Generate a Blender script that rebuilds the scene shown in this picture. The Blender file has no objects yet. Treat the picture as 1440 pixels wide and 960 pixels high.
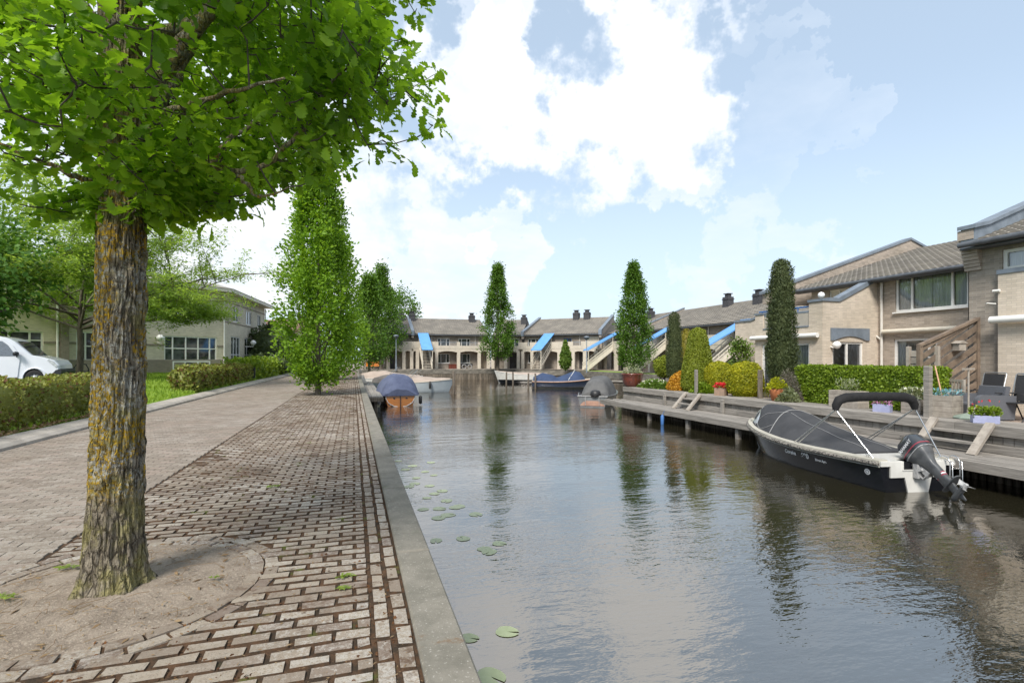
import bpy, math, random
import numpy as np
from mathutils import Vector, Matrix, noise as mnoise

random.seed(7)
SC = bpy.context.scene
COL = SC.collection
R = math.radians
PI = math.pi
EYE, F, HZ = 1.5, 720.0, 504.0          # eye height, focal length and horizon row of the photograph
YAW = R(17.21)
CS, SN = math.cos(YAW), math.sin(YAW)
WATER = -1.2

# world axes: x runs across the canal (to the right bank), y along the canal, z up; camera at x=y=0
def c2w(X, Y): return (CS*X + SN*Y, -SN*X + CS*Y)
def on_ground(px, py, z=0.0):
    Y = F*(EYE - z)/(py - HZ)
    return c2w((px-720)/720*Y, Y)
def at_depth(px, Y): return c2w((px-720)/720*Y, Y)
def on_n(px, N):                         # where a sight line meets the plane x = N
    dx = (px-720)/720
    nn, tt = CS*dx+SN, -SN*dx+CS
    return N*tt/nn, N/nn
def z_at(py, d): return EYE - (py-HZ)/F*d

# ------------------------------------------------------------------ objects
def tag(o, label=None, cat=None, group=None, kind=None):
    if label: o['label'] = label
    if cat: o['category'] = cat
    if group: o['group'] = group
    if kind: o['kind'] = kind
    return o
def thing(name, label, cat, loc=(0, 0, 0), rz=0.0, group=None):
    o = bpy.data.objects.new(name, None)
    o.empty_display_size = .2
    COL.objects.link(o)
    o.location = loc; o.rotation_euler = (0, 0, rz)
    return tag(o, label, cat, group)
def copy_tree(o, parent=None):
    c = o.copy(); COL.objects.link(c); c.parent = parent
    for ch in list(o.children): copy_tree(ch, c)
    return c

class MB:
    def __init__(s): s.v = []; s.f = []; s.m = []; s.s = []
    def add(s, vs, fs, m=0, smooth=False):
        b = len(s.v); s.v.extend([tuple(p) for p in vs])
        for f in fs:
            s.f.append(tuple(b+i for i in f)); s.m.append(m); s.s.append(smooth)
    def box(s, x0, x1, y0, y1, z0, z1, m=0):
        s.add([(x0,y0,z0),(x1,y0,z0),(x1,y1,z0),(x0,y1,z0),(x0,y0,z1),(x1,y0,z1),(x1,y1,z1),(x0,y1,z1)],
              [(0,3,2,1),(4,5,6,7),(0,1,5,4),(1,2,6,5),(2,3,7,6),(3,0,4,7)], m)
    def bbox(s, x0, x1, y0, y1, z0, z1, b=.01, m=0):      # box with a chamfered top
        s.add([(x0,y0,z0),(x1,y0,z0),(x1,y1,z0),(x0,y1,z0),
               (x0,y0,z1-b),(x1,y0,z1-b),(x1,y1,z1-b),(x0,y1,z1-b),
               (x0+b,y0+b,z1),(x1-b,y0+b,z1),(x1-b,y1-b,z1),(x0+b,y1-b,z1)],
              [(0,1,5,4),(1,2,6,5),(2,3,7,6),(3,0,4,7),(4,5,9,8),(5,6,10,9),(6,7,11,10),(7,4,8,11),(8,9,10,11)], m)
    def beam(s, p, q, w, h, m=0, up=(0,0,1)):
        p, q = Vector(p), Vector(q); d = (q-p).normalized()
        u = Vector(up)
        if abs(d.dot(u)) > .98: u = Vector((1,0,0))
        a = d.cross(u).normalized()*w/2; b = a.cross(d).normalized()*h/2
        s.add([p-a-b,p+a-b,p+a+b,p-a+b,q-a-b,q+a-b,q+a+b,q-a+b],
              [(0,1,2,3),(7,6,5,4),(0,4,5,1),(1,5,6,2),(2,6,7,3),(3,7,4,0)], m)
    def loft(s, rings, m=0, closed=True, caps=True, smooth=True):
        n = len(rings[0]); vs = [p for r in rings for p in r]; fs = []
        for i in range(len(rings)-1):
            for j in range(n if closed else n-1):
                k = (j+1) % n
                fs.append((i*n+j, i*n+k, (i+1)*n+k, (i+1)*n+j))
        s.add(vs, fs, m, smooth)
        if caps and closed:
            s.add(rings[0], [tuple(range(n))[::-1]], m); s.add(rings[-1], [tuple(range(n))], m)
    def tube(s, pts, r, n=8, m=0, smooth=True, caps=True):
        pts = [Vector(p) for p in pts]
        rs = r if isinstance(r, (list, tuple)) else [r]*len(pts)
        rings = []; ref = None
        for i, p in enumerate(pts):
            d = (pts[min(i+1, len(pts)-1)]-pts[max(i-1, 0)])
            d = d.normalized() if d.length > 1e-9 else Vector((0,0,1))
            if ref is None:
                ref = Vector((1,0,0)) if abs(d.x) < .9 else Vector((0,1,0))
            a = (ref-d*ref.dot(d)).normalized(); ref = a
            b = d.cross(a)
            rings.append([p+(a*math.cos(2*PI*j/n)+b*math.sin(2*PI*j/n))*rs[i] for j in range(n)])
        s.loft(rings, m, True, caps, smooth)
    def prism(s, poly, fn, c0, c1, m=0):                   # polygon (a,b) swept from c0 to c1 through fn(a,b,c)
        n = len(poly)
        s.add([fn(a,b,c0) for a,b in poly]+[fn(a,b,c1) for a,b in poly],
              [tuple(range(n)), tuple(range(2*n-1, n-1, -1))]+[(i, i+n, (i+1) % n+n, (i+1) % n) for i in range(n)], m)
    def lathe(s, prof, c=(0,0,0), n=20, m=0, smooth=True, caps=True, sx=1, sy=1):
        rings = [[(c[0]+r*sx*math.cos(2*PI*j/n), c[1]+r*sy*math.sin(2*PI*j/n), c[2]+z) for j in range(n)] for r, z in prof]
        s.loft(rings, m, True, caps, smooth)
    def wall(s, x0, x1, z0, z1, y, holes=(), reveal=.12, m=0, fn=None):   # upright wall with openings and their reveals
        fn = fn or (lambda a, b, c: (a, c, b))
        xs = sorted({x0, x1, *[h[0] for h in holes], *[h[1] for h in holes]})
        zs = sorted({z0, z1, *[h[2] for h in holes], *[h[3] for h in holes]})
        xs = [x for x in xs if x0 <= x <= x1]; zs = [z for z in zs if z0 <= z <= z1]
        for i in range(len(xs)-1):
            for j in range(len(zs)-1):
                cx, cz = (xs[i]+xs[i+1])/2, (zs[j]+zs[j+1])/2
                if any(h[0] < cx < h[1] and h[2] < cz < h[3] for h in holes): continue
                s.add([fn(xs[i],zs[j],y),fn(xs[i+1],zs[j],y),fn(xs[i+1],zs[j+1],y),fn(xs[i],zs[j+1],y)], [(0,1,2,3)], m)
        for a,b,c,d in holes:
            p = [(a,c),(b,c),(b,d),(a,d)]
            for k in range(4):
                (u0,w0),(u1,w1) = p[k], p[(k+1) % 4]
                s.add([fn(u0,w0,y),fn(u1,w1,y),fn(u1,w1,y+reveal),fn(u0,w0,y+reveal)], [(0,1,2,3)], m)
    def build(s, name, mats, parent=None, loc=None):
        me = bpy.data.meshes.new(name)
        me.from_pydata(s.v, [], s.f)
        if not isinstance(mats, (list, tuple)): mats = [mats]
        for k in mats: me.materials.append(k)
        me.polygons.foreach_set('material_index', s.m)
        me.polygons.foreach_set('use_smooth', s.s)
        me.update()
        o = bpy.data.objects.new(name, me); COL.objects.link(o)
        if parent: o.parent = parent
        if loc: o.location = loc
        return o

# ------------------------------------------------------------------ materials
class NT:
    def __init__(s, tree): s.t = tree; s.n = tree.nodes; s.l = tree.links; s.n.clear()
    def node(s, typ, **kw):
        n = s.n.new(typ)
        ins = kw.pop('ins', {})
        for k, v in kw.items(): setattr(n, k, v)
        for k, v in ins.items(): s.put(n, k, v)
        return n
    def put(s, n, k, v):
        sock = n.inputs[k]
        if isinstance(v, bpy.types.NodeSocket): s.l.new(v, sock)
        else: sock.default_value = v
    def math(s, op, a, b=0.0, c=0.0, clamp=False):
        n = s.n.new('ShaderNodeMath'); n.operation = op; n.use_clamp = clamp
        s.put(n, 0, a); s.put(n, 1, b)
        if op in ('MULTIPLY_ADD', 'SMOOTH_MIN'): s.put(n, 2, c)
        return n.outputs[0]
    def mix(s, f, a, b, blend='MIX'):
        n = s.n.new('ShaderNodeMix'); n.data_type = 'RGBA'; n.blend_type = blend
        s.put(n, 0, f); s.put(n, 6, a if isinstance(a, bpy.types.NodeSocket) else (*a, 1)); s.put(n, 7, b if isinstance(b, bpy.types.NodeSocket) else (*b, 1))
        return n.outputs[2]
    def sstep(s, x, lo, hi):
        n = s.n.new('ShaderNodeMapRange'); n.interpolation_type = 'SMOOTHSTEP'
        s.put(n, 0, x); s.put(n, 1, lo); s.put(n, 2, hi); s.put(n, 3, 0.0); s.put(n, 4, 1.0)
        return n.outputs[0]
    def noise(s, vec, scale, detail=5, rough=.55, dim='3D'):
        n = s.n.new('ShaderNodeTexNoise'); n.noise_dimensions = dim
        if vec is not None: s.put(n, 'Vector', vec)
        s.put(n, 'Scale', scale); s.put(n, 'Detail', detail); s.put(n, 'Roughness', rough)
        return n.outputs[0]
    def obj(s, stretch=(1,1,1)):
        tc = s.n.new('ShaderNodeTexCoord')
        if stretch == (1,1,1): return tc.outputs['Object']
        m = s.n.new('ShaderNodeMapping'); s.l.new(tc.outputs['Object'], m.inputs[0]); m.inputs['Scale'].default_value = stretch
        return m.outputs[0]
    def bump(s, h, strength=.5, dist=.01, normal=None):
        n = s.n.new('ShaderNodeBump'); s.put(n, 'Height', h); s.put(n, 'Strength', strength); s.put(n, 'Distance', dist)
        if normal is not None: s.put(n, 'Normal', normal)
        return n.outputs[0]
    def island(s):
        return s.n.new('ShaderNodeNewGeometry').outputs['Random Per Island']

def new_mat(name):
    m = bpy.data.materials.new(name); m.use_nodes = True
    t = NT(m.node_tree)
    out = t.node('ShaderNodeOutputMaterial')
    return m, t, out
def principled(t, out, col, rough=.7, metal=0, spec=.4, normal=None, coat=0):
    p = t.node('ShaderNodeBsdfPrincipled')
    t.put(p, 'Base Color', col if isinstance(col, bpy.types.NodeSocket) else (*col, 1))
    t.put(p, 'Roughness', rough); t.put(p, 'Metallic', metal); t.put(p, 'Specular IOR Level', spec)
    if coat: t.put(p, 'Coat Weight', coat); t.put(p, 'Coat Roughness', .06)
    if normal is not None: t.put(p, 'Normal', normal)
    t.l.new(p.outputs[0], out.inputs[0])
    return p
def mk(name, c1, c2=None, rough=.7, ns=4.0, bump=0.0, bs=40.0, island=0.0, metal=0, spec=.4, stretch=(1,1,1), coat=0, contrast=(.35,.65), bdist=.01):
    m, t, out = new_mat(name)
    v = t.obj(stretch)
    c2 = c2 or tuple(x*.8 for x in c1)
    f = t.sstep(t.noise(v, ns, 7, .62), contrast[0], contrast[1])
    col = t.mix(f, c1, c2)
    if island:
        h = t.node('ShaderNodeHueSaturation'); t.put(h, 'Color', col)
        t.put(h, 'Value', t.math('MULTIPLY_ADD', t.island(), island*2, 1-island)); col = h.outputs[0]
    nrm = t.bump(t.noise(v, bs, 4), bump, bdist) if bump else None
    principled(t, out, col, rough, metal, spec, nrm, coat)
    return m
def brick_mat(name, c1, c2, mortar, w=.21, h=.062, var=.16, stain=(.6,.6,.55)):
    m, t, out = new_mat(name)
    o = t.obj(); sp = t.node('ShaderNodeSeparateXYZ', ins={0: o})
    cb = t.node('ShaderNodeCombineXYZ', ins={0: t.math('ADD', sp.outputs[0], sp.outputs[1]), 1: sp.outputs[2]})
    b = t.node('ShaderNodeTexBrick', ins={'Vector': cb.outputs[0], 'Color1': (*c1,1), 'Color2': (*c2,1), 'Mortar': (*mortar,1), 'Scale': 1.0,
               'Mortar Size': .006, 'Mortar Smooth': .3, 'Bias': 0.0, 'Brick Width': w, 'Row Height': h})
    cell = t.node('ShaderNodeTexWhiteNoise', noise_dimensions='2D')
    fl = t.node('ShaderNodeVectorMath', operation='FLOOR')
    sc = t.node('ShaderNodeVectorMath', operation='DIVIDE', ins={0: cb.outputs[0], 1: (w, h, 1)})
    t.l.new(sc.outputs[0], fl.inputs[0]); t.l.new(fl.outputs[0], cell.inputs['Vector'])
    hs = t.node('ShaderNodeHueSaturation', ins={'Color': b.outputs[0], 'Value': t.math('MULTIPLY_ADD', cell.outputs[0], var, 1-var*.5)})
    big = t.sstep(t.noise(o, .6, 6), .42, .75)
    col = t.mix(t.math('MULTIPLY', big, .45), hs.outputs[0], t.mix(1.0, hs.outputs[0], stain, 'MULTIPLY'))
    fine = t.noise(o, 60, 3)
    hgt = t.math('ADD', t.math('MULTIPLY', b.outputs['Fac'], -1.0), t.math('MULTIPLY', fine, .5))
    principled(t, out, col, .85, 0, .25, t.bump(hgt, .5, .008))
    return m
def leaf_mat(name, dark, light, tr=.35, rough=.5, nscale=1.2, spec=.3, tint=None):
    m, t, out = new_mat(name)
    o = t.obj()
    f = t.math('ADD', t.math('MULTIPLY', t.island(), .75), t.math('MULTIPLY', t.sstep(t.noise(o, nscale, 3), .3, .7), .35), clamp=True)
    col = t.mix(f, dark, light)
    if tint: # a few leaves of another colour
        k = t.sstep(t.math('FRACT', t.math('MULTIPLY', t.island(), 17.3)), tint[1], tint[1]+.02)
        col = t.mix(k, col, tint[0])
    p = t.node('ShaderNodeBsdfPrincipled', ins={'Base Color': col, 'Roughness': rough, 'Specular IOR Level': spec})
    tl = t.node('ShaderNodeBsdfTranslucent', ins={'Color': t.mix(1.0, col, (1.4, 1.32, .6), 'MULTIPLY')})
    mx = t.node('ShaderNodeMixShader', ins={0: tr, 1: p.outputs[0], 2: tl.outputs[0]})
    t.l.new(mx.outputs[0], out.inputs[0])
    return m

M = {}
M['brick_light'] = brick_mat('pale brick', (.66,.57,.47), (.59,.505,.41), (.52,.465,.40))
M['brick_grey'] = brick_mat('grey brown brick', (.35,.30,.25), (.27,.235,.20), (.37,.335,.295), var=.28)
M['brick_brown'] = brick_mat('brown brick', (.43,.36,.295), (.345,.29,.24), (.45,.40,.35), var=.26)
M['brick_cream'] = brick_mat('cream brick', (.68,.61,.48), (.60,.54,.43), (.55,.50,.41))
M['brick_plinth'] = brick_mat('plinth brick', (.30,.25,.20), (.25,.21,.17), (.3,.27,.23))
M['concrete_band'] = mk('rendered band', (.60,.54,.45), (.51,.46,.385), .85, 2, .1, 80)
M['render'] = mk('smooth render', (.44,.40,.34), (.38,.35,.30), .85, 3, .05, 60)
M['tile'] = mk('roof tile', (.36,.33,.29), (.24,.22,.20), .85, 1.3, .3, 60, contrast=(.3,.7))
M['tile_far'] = mk('weathered roof tile', (.28,.255,.22), (.19,.175,.155), .9, .8, .3, 30, contrast=(.3,.7))
M['lead'] = mk('blue grey flashing', (.20,.235,.28), (.15,.18,.215), .55, 3, .05, 30)
M['lead_dark'] = mk('dark gutter', (.10,.11,.125), (.07,.075,.085), .5, 4)
M['white'] = mk('white paint', (.80,.79,.76), (.72,.71,.68), .45, 3)
M['cream'] = mk('cream paint', (.68,.63,.53), (.6,.55,.46), .5, 3)
M['blue'] = mk('blue canopy', (.13,.34,.68), (.11,.30,.61), .45, 1.5)
M['blue_frame'] = mk('blue paint', (.06,.17,.42), (.05,.14,.36), .5, 3)
M['pipe'] = mk('pale pipe', (.66,.64,.60), (.58,.55,.50), .5, 4)
M['chimney'] = mk('dark chimney', (.07,.07,.075), (.045,.045,.05), .8, 6, .2, 30)
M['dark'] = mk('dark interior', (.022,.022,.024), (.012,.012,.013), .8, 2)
M['door'] = mk('dark door', (.055,.05,.05), (.035,.03,.03), .6, 2)
M['door_beige'] = mk('beige door', (.47,.40,.31), (.42,.36,.28), .6, 2, stretch=(12,12,.4))
M['curtain'] = mk('net curtain', (.80,.80,.78), (.66,.67,.66), .9, 3, stretch=(14,14,.3))
M['wood_grey'] = mk('weathered wood', (.31,.285,.255), (.185,.17,.15), .85, 5, .4, 25, island=.16, stretch=(.35,.35,6))
M['wood_n'] = mk('weathered plank', (.31,.285,.255), (.185,.17,.152), .85, 5, .4, 25, island=.17, stretch=(6,.3,6))
M['wood_pile'] = mk('wet pile', (.22,.18,.14), (.10,.085,.065), .8, 4, .4, 20, island=.3, stretch=(5,5,.5))
M['wood_fence'] = mk('brown fence wood', (.22,.165,.12), (.14,.105,.08), .8, 4, .3, 20, island=.2)
M['wood_bench'] = mk('teak grey', (.38,.34,.29), (.28,.245,.21), .8, 6, .2, 40, island=.12)
M['steel'] = mk('stainless steel', (.72,.72,.72), (.62,.62,.62), .18, 8, metal=1)
M['metal_dark'] = mk('dark metal', (.03,.03,.032), (.02,.02,.022), .45, 8)
M['globe'] = mk('opal globe', (.85,.85,.83), (.8,.8,.78), .25, 3)
def glass_far():
    m, t, out = new_mat('window glass')
    o = t.obj()
    col = t.mix(t.sstep(t.noise(o, 1.5, 4), .35, .7), (.02,.025,.028), (.10,.11,.115))
    principled(t, out, col, .04, 0, .9)
    return m
M['glass'] = glass_far()
def glass_clear():
    m, t, out = new_mat('clear glass')
    fr = t.node('ShaderNodeFresnel', ins={0: 1.5})
    g = t.node('ShaderNodeBsdfGlossy', ins={'Roughness': .02, 'Color': (.9,.92,.95,1)})
    tr = t.node('ShaderNodeBsdfTransparent', ins={0: (.9,.92,.92,1)})
    mx = t.node('ShaderNodeMixShader', ins={0: t.math('MULTIPLY_ADD', fr.outputs[0], 1.0, .12, True), 1: tr.outputs[0], 2: g.outputs[0]})
    t.l.new(mx.outputs[0], out.inputs[0])
    return m
M['clear'] = glass_clear()

def paving_mat(name, cols, moss, whitish, mossamt=.5):
    m, t, out = new_mat(name)
    o = t.obj(); isl = t.island()
    base = t.mix(t.sstep(isl, .1, .9), cols[0], cols[1])
    k = t.math('FRACT', t.math('MULTIPLY', isl, 13.7))
    base = t.mix(t.sstep(k, .72, .95), base, cols[2])
    fine = t.noise(o, 30, 9, .80)
    wear = t.math('MULTIPLY', t.sstep(t.math('ADD', fine, t.math('MULTIPLY', t.math('SUBTRACT', isl, .5), .10)), .47, .57), t.sstep(t.noise(o, .6, 4), .36, .60))
    col = t.mix(t.math('MULTIPLY', wear, .85), base, whitish)
    spk = t.sstep(t.noise(o, 130, 3, .7), .53, .68)
    col = t.mix(t.math('MULTIPLY', spk, .75), col, (.10,.09,.075))
    big = t.sstep(t.noise(o, 1.1, 6, .65), .47, .66)
    mfac = t.math('MULTIPLY', big, t.sstep(t.noise(o, 16, 5, .65), .47, .60))
    col = t.mix(t.math('MULTIPLY', mfac, mossamt), col, moss)
    h = t.math('ADD', fine, t.math('MULTIPLY', t.noise(o, 130, 3), .4))
    principled(t, out, col, .93, 0, .2, t.bump(h, .7, .006))
    return m
M['paver_old'] = paving_mat('old clinker paving', ((.235,.19,.15), (.31,.26,.205), (.20,.155,.125)), (.085,.045,.024), (.43,.40,.36), .85)
M['paver_new'] = paving_mat('smooth concrete paving', ((.225,.188,.155), (.275,.23,.188), (.295,.235,.195)), (.13,.09,.06), (.36,.325,.285), .45)
def joint_mat():
    m, t, out = new_mat('mossy joints')
    o = t.obj()
    col = t.mix(t.sstep(t.noise(o, 9, 6, .7), .38, .62), (.050,.038,.028), (.105,.062,.038))
    col = t.mix(t.sstep(t.noise(o, 3.1, 4), .60, .72), col, (.10,.12,.03))
    principled(t, out, col, .98, 0, .1, t.bump(t.noise(o, 90, 5), .9, .01))
    return m
M['joint'] = joint_mat()
def soil_mat():
    m, t, out = new_mat('sandy soil')
    o = t.obj()
    col = t.mix(t.sstep(t.noise(o, 5, 8, .7), .35, .65), (.34,.28,.225), (.235,.19,.15))
    col = t.mix(t.math('MULTIPLY', t.sstep(t.noise(o, 60, 5, .7), .52, .62), .7), col, (.44,.375,.305))
    principled(t, out, col, .98, 0, .1, t.bump(t.noise(o, 55, 6, .7), 1.0, .015))
    return m
M['soil'] = soil_mat()
def concrete_mat():
    m, t, out = new_mat('weathered concrete')
    o = t.obj()
    col = t.mix(t.sstep(t.noise(o, 3.5, 8, .7), .3, .7), (.245,.225,.19), (.155,.145,.12))
    col = t.mix(t.math('MULTIPLY', t.sstep(t.noise(o, 55, 6, .7), .58, .66), .8), col, (.42,.40,.36))
    col = t.mix(t.math('MULTIPLY', t.sstep(t.noise(o, 2.1, 7, .7), .60, .68), .75), col, (.17,.10,.05))
    col = t.mix(t.math('MULTIPLY', t.sstep(t.noise(o, 1.3, 3, .7), .62, .72), .6), col, (.10,.12,.05))
    principled(t, out, col, .9, 0, .2, t.bump(t.noise(o, 80, 6, .7), .5, .008))
    return m
M['concrete'] = concrete_mat()
M['kerb'] = mk('pale kerb concrete', (.42,.38,.33), (.31,.28,.245), .9, 3, .4, 60, island=.08)
M['quay_stone'] = mk('quay wall stone', (.25,.225,.19), (.13,.12,.10), .9, 1.2, .5, 12, stretch=(1,1,2.5))
M['plaza'] = mk('plaza paving', (.27,.225,.19), (.22,.185,.155), .9, 3, .2, 40)
M['terrace'] = mk('terrace paving', (.42,.33,.27), (.33,.26,.21), .9, 14, .3, 60)
M['asphalt'] = mk('asphalt', (.055,.055,.056), (.045,.045,.046), .9, 30, .4, 150)
def lawn_mat():
    m, t, out = new_mat('lawn')
    o = t.obj()
    col = t.mix(t.sstep(t.noise(o, 1.0, 6, .65), .35, .65), (.22,.33,.04), (.15,.25,.03))
    col = t.mix(t.math('MULTIPLY', t.sstep(t.noise(o, 25, 4, .7), .5, .65), .5), col, (.22,.30,.05))
    principled(t, out, col, .9, 0, .15, t.bump(t.noise(o, 60, 4), .9, .03))
    return m
M['lawn'] = lawn_mat()
def water_mat():
    m, t, out = new_mat('canal water')
    tc = t.obj()
    rot = t.node('ShaderNodeMapping', ins={0: tc}); rot.inputs['Rotation'].default_value = (0, 0, R(17)); rot.inputs['Scale'].default_value = (.55, 1.25, 1)
    v = rot.outputs[0]
    patch = t.sstep(t.noise(v, .22, 3), .38, .66)            # gusts: calm and ruffled patches
    w1 = t.noise(v, 1.5, 2, .5)
    w2 = t.noise(v, 6.5, 3, .55)
    w3 = t.noise(v, 19, 2, .5)
    h = t.math('ADD', t.math('MULTIPLY', w1, .8), t.math('ADD', t.math('MULTIPLY', w2, t.math('MULTIPLY_ADD', patch, .55, .25)), t.math('MULTIPLY', w3, t.math('MULTIPLY_ADD', patch, .22, .07))))
    nrm = t.bump(h, 1.0, .017)
    lw = t.node('ShaderNodeFresnel', ins={0: 1.33, 1: nrm})
    gl = t.node('ShaderNodeBsdfGlossy', ins={'Color': (.94,.905,.87,1), 'Roughness': .015, 'Normal': nrm})
    murk = t.mix(t.sstep(t.noise(tc, .5, 4), .3, .7), (.022,.020,.012), (.030,.027,.016))
    df = t.node('ShaderNodeBsdfDiffuse', ins={'Color': murk})
    fac = t.math('MULTIPLY_ADD', lw.outputs[0], .74, .33, True)
    mx = t.node('ShaderNodeMixShader', ins={0: fac, 1: df.outputs[0], 2: gl.outputs[0]})
    t.l.new(mx.outputs[0], out.inputs[0])
    return m
M['water'] = water_mat()

# foliage
M['oak'] = leaf_mat('oak leaf', (.10,.22,.017), (.27,.46,.038), .64, .42)
M['oak_far'] = leaf_mat('upright oak leaf', (.095,.21,.016), (.25,.41,.036), .45, .5)
M['oak_deep'] = leaf_mat('deep green leaf', (.05,.12,.015), (.14,.26,.032), .4, .5)
M['locust'] = leaf_mat('locust leaf', (.15,.26,.045), (.33,.46,.11), .6, .5)
M['maple'] = leaf_mat('maple leaf', (.05,.13,.022), (.12,.24,.04), .4, .5)
M['hedge_mix'] = leaf_mat('privet hedge leaf', (.12,.15,.03), (.30,.32,.075), .3, .5, 2.0, tint=((.17,.09,.045), .86))
M['hedge_green'] = leaf_mat('clipped hedge leaf', (.085,.16,.012), (.27,.37,.035), .35, .45, 2.5)
M['yew'] = leaf_mat('yew needle', (.030,.048,.018), (.10,.125,.048), .2, .6)
M['cone'] = leaf_mat('cone topiary leaf', (.13,.18,.015), (.29,.33,.04), .25, .5)
M['gold'] = leaf_mat('golden yew', (.16,.20,.014), (.50,.47,.025), .25, .5)
M['orange'] = leaf_mat('orange shrub', (.40,.22,.02), (.62,.33,.035), .25, .5)
M['golden_tip'] = leaf_mat('golden conifer', (.09,.11,.015), (.30,.24,.02), .2, .5)
M['lime'] = leaf_mat('lime leaf', (.22,.27,.012), (.52,.52,.035), .35, .5)
M['purple'] = leaf_mat('purple grey shrub', (.11,.12,.07), (.24,.20,.20), .3, .5)
M['shrub'] = leaf_mat('dark shrub', (.04,.065,.025), (.11,.14,.06), .25, .5)
M['green'] = leaf_mat('garden green', (.06,.13,.02), (.19,.28,.05), .3, .5)
M['greyleaf'] = leaf_mat('grey green plant', (.16,.20,.10), (.34,.37,.24), .3, .6)
M['weed'] = leaf_mat('weed', (.12,.20,.02), (.25,.33,.05), .3, .5)
M['pad'] = leaf_mat('lily pad', (.30,.36,.18), (.42,.47,.29), .1, .3)
M['pink'] = leaf_mat('pink petal', (.55,.18,.45), (.8,.45,.75), .3, .5)
M['red'] = leaf_mat('red petal', (.6,.02,.03), (.8,.06,.08), .3, .5)
M['whitefl'] = leaf_mat('white petal', (.7,.7,.62), (.85,.85,.8), .3, .5)
M['bluefl'] = leaf_mat('blue leaf', (.10,.27,.33), (.24,.45,.52), .2, .5)
M['dry'] = leaf_mat('dry litter', (.16,.09,.04), (.36,.26,.15), .2, .7)
M['twig'] = mk('twig bark', (.10,.085,.065), (.06,.05,.04), .9, 8, .3, 60)
M['bark_far'] = mk('grey bark', (.15,.125,.10), (.085,.07,.055), .95, 6, .5, 25, stretch=(3,3,.5))

# ------------------------------------------------------------------ leaves
def tmpl_oak():
    u = [0,.10,.17,.23,.28,.33,.40,.46,.51,.58,.65,.70,.76,.83,.90,.96,1.0]
    w = [.01,.03,.10,.12,.08,.14,.23,.22,.14,.22,.32,.31,.22,.29,.27,.15,.03]
    return _tm(u, w, .25, -.22)
def tmpl_lobe(): return _tm([0,.3,.72,1.0], [.02,.20,.32,.0], .22, -.15)
def tmpl_long(): return _tm([0,.5,1.0], [.01,.15,.0], .15, -.1)
def tmpl_round(): return _tm([0,.25,.7,1.0], [.1,.36,.38,.12], .15, -.08)
def _tm(u, w, fold, curl):
    V = []; Q = []
    for a, b in zip(u, w): V += [(a, b, fold*b+curl*a*a), (a, 0, curl*a*a), (a, -b, fold*b+curl*a*a)]
    for i in range(len(u)-1):
        k = i*3
        Q += [(k, k+1, k+4, k+3), (k+1, k+2, k+5, k+4)]
    return np.array(V, float), np.array(Q, int)
def unit(a): return a/np.maximum(np.linalg.norm(a, axis=1, keepdims=True), 1e-9)
class Leaves:                                             # many small leaves gathered into one mesh
    def __init__(s): s.V = []; s.Q = []; s.n = 0; s.M = []
    def put(s, tm, P, D, N, S, m=0):
        P = np.asarray(P, float); D = unit(np.asarray(D, float)); N = np.asarray(N, float)
        B = unit(np.cross(N, D)); N = np.cross(D, B)
        T, Q = tm
        V = P[:,None,:]+np.asarray(S).reshape(-1,1,1)*(T[None,:,0:1]*D[:,None,:]+T[None,:,1:2]*B[:,None,:]+T[None,:,2:3]*N[:,None,:])
        k = len(T)
        Qs = Q[None]+(np.arange(len(P))*k)[:,None,None]+s.n
        s.V.append(V.reshape(-1,3)); s.Q.append(Qs.reshape(-1,4)); s.n += len(P)*k
        s.M.append(np.full(len(P)*len(Q), m, int))
    def solid(s, mb, m=0):                                # quads of an MB added to the same mesh
        q = [f if len(f) == 4 else (f[0], f[1], f[2], f[2]) for f in mb.f if len(f) == 4]
        if not q: return
        s.V.append(np.array(mb.v, float)); s.Q.append(np.array(q, int)+s.n); s.n += len(mb.v)
        s.M.append(np.full(len(q), m, int))
    def build(s, name, mats, parent=None):
        V = np.concatenate(s.V); Q = np.concatenate(s.Q); Mi = np.concatenate(s.M)
        me = bpy.data.meshes.new(name)
        me.vertices.add(len(V)); me.vertices.foreach_set('co', V.astype(np.float32).ravel())
        me.loops.add(len(Q)*4); me.loops.foreach_set('vertex_index', Q.astype(np.int32).ravel())
        me.polygons.add(len(Q)); me.polygons.foreach_set('loop_start', (np.arange(len(Q))*4).astype(np.int32))
        me.polygons.foreach_set('loop_total', np.full(len(Q), 4, np.int32))
        if not isinstance(mats, (list, tuple)): mats = [mats]
        for k in mats: me.materials.append(k)
        me.polygons.foreach_set('material_index', Mi.astype(np.int32))
        me.update(calc_edges=True); me.validate()
        o = bpy.data.objects.new(name, me); COL.objects.link(o)
        if parent: o.parent = parent
        return o
T_OAK, T_LOBE, T_LONG, T_ROUND = tmpl_oak(), tmpl_lobe(), tmpl_long(), tmpl_round()

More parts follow.
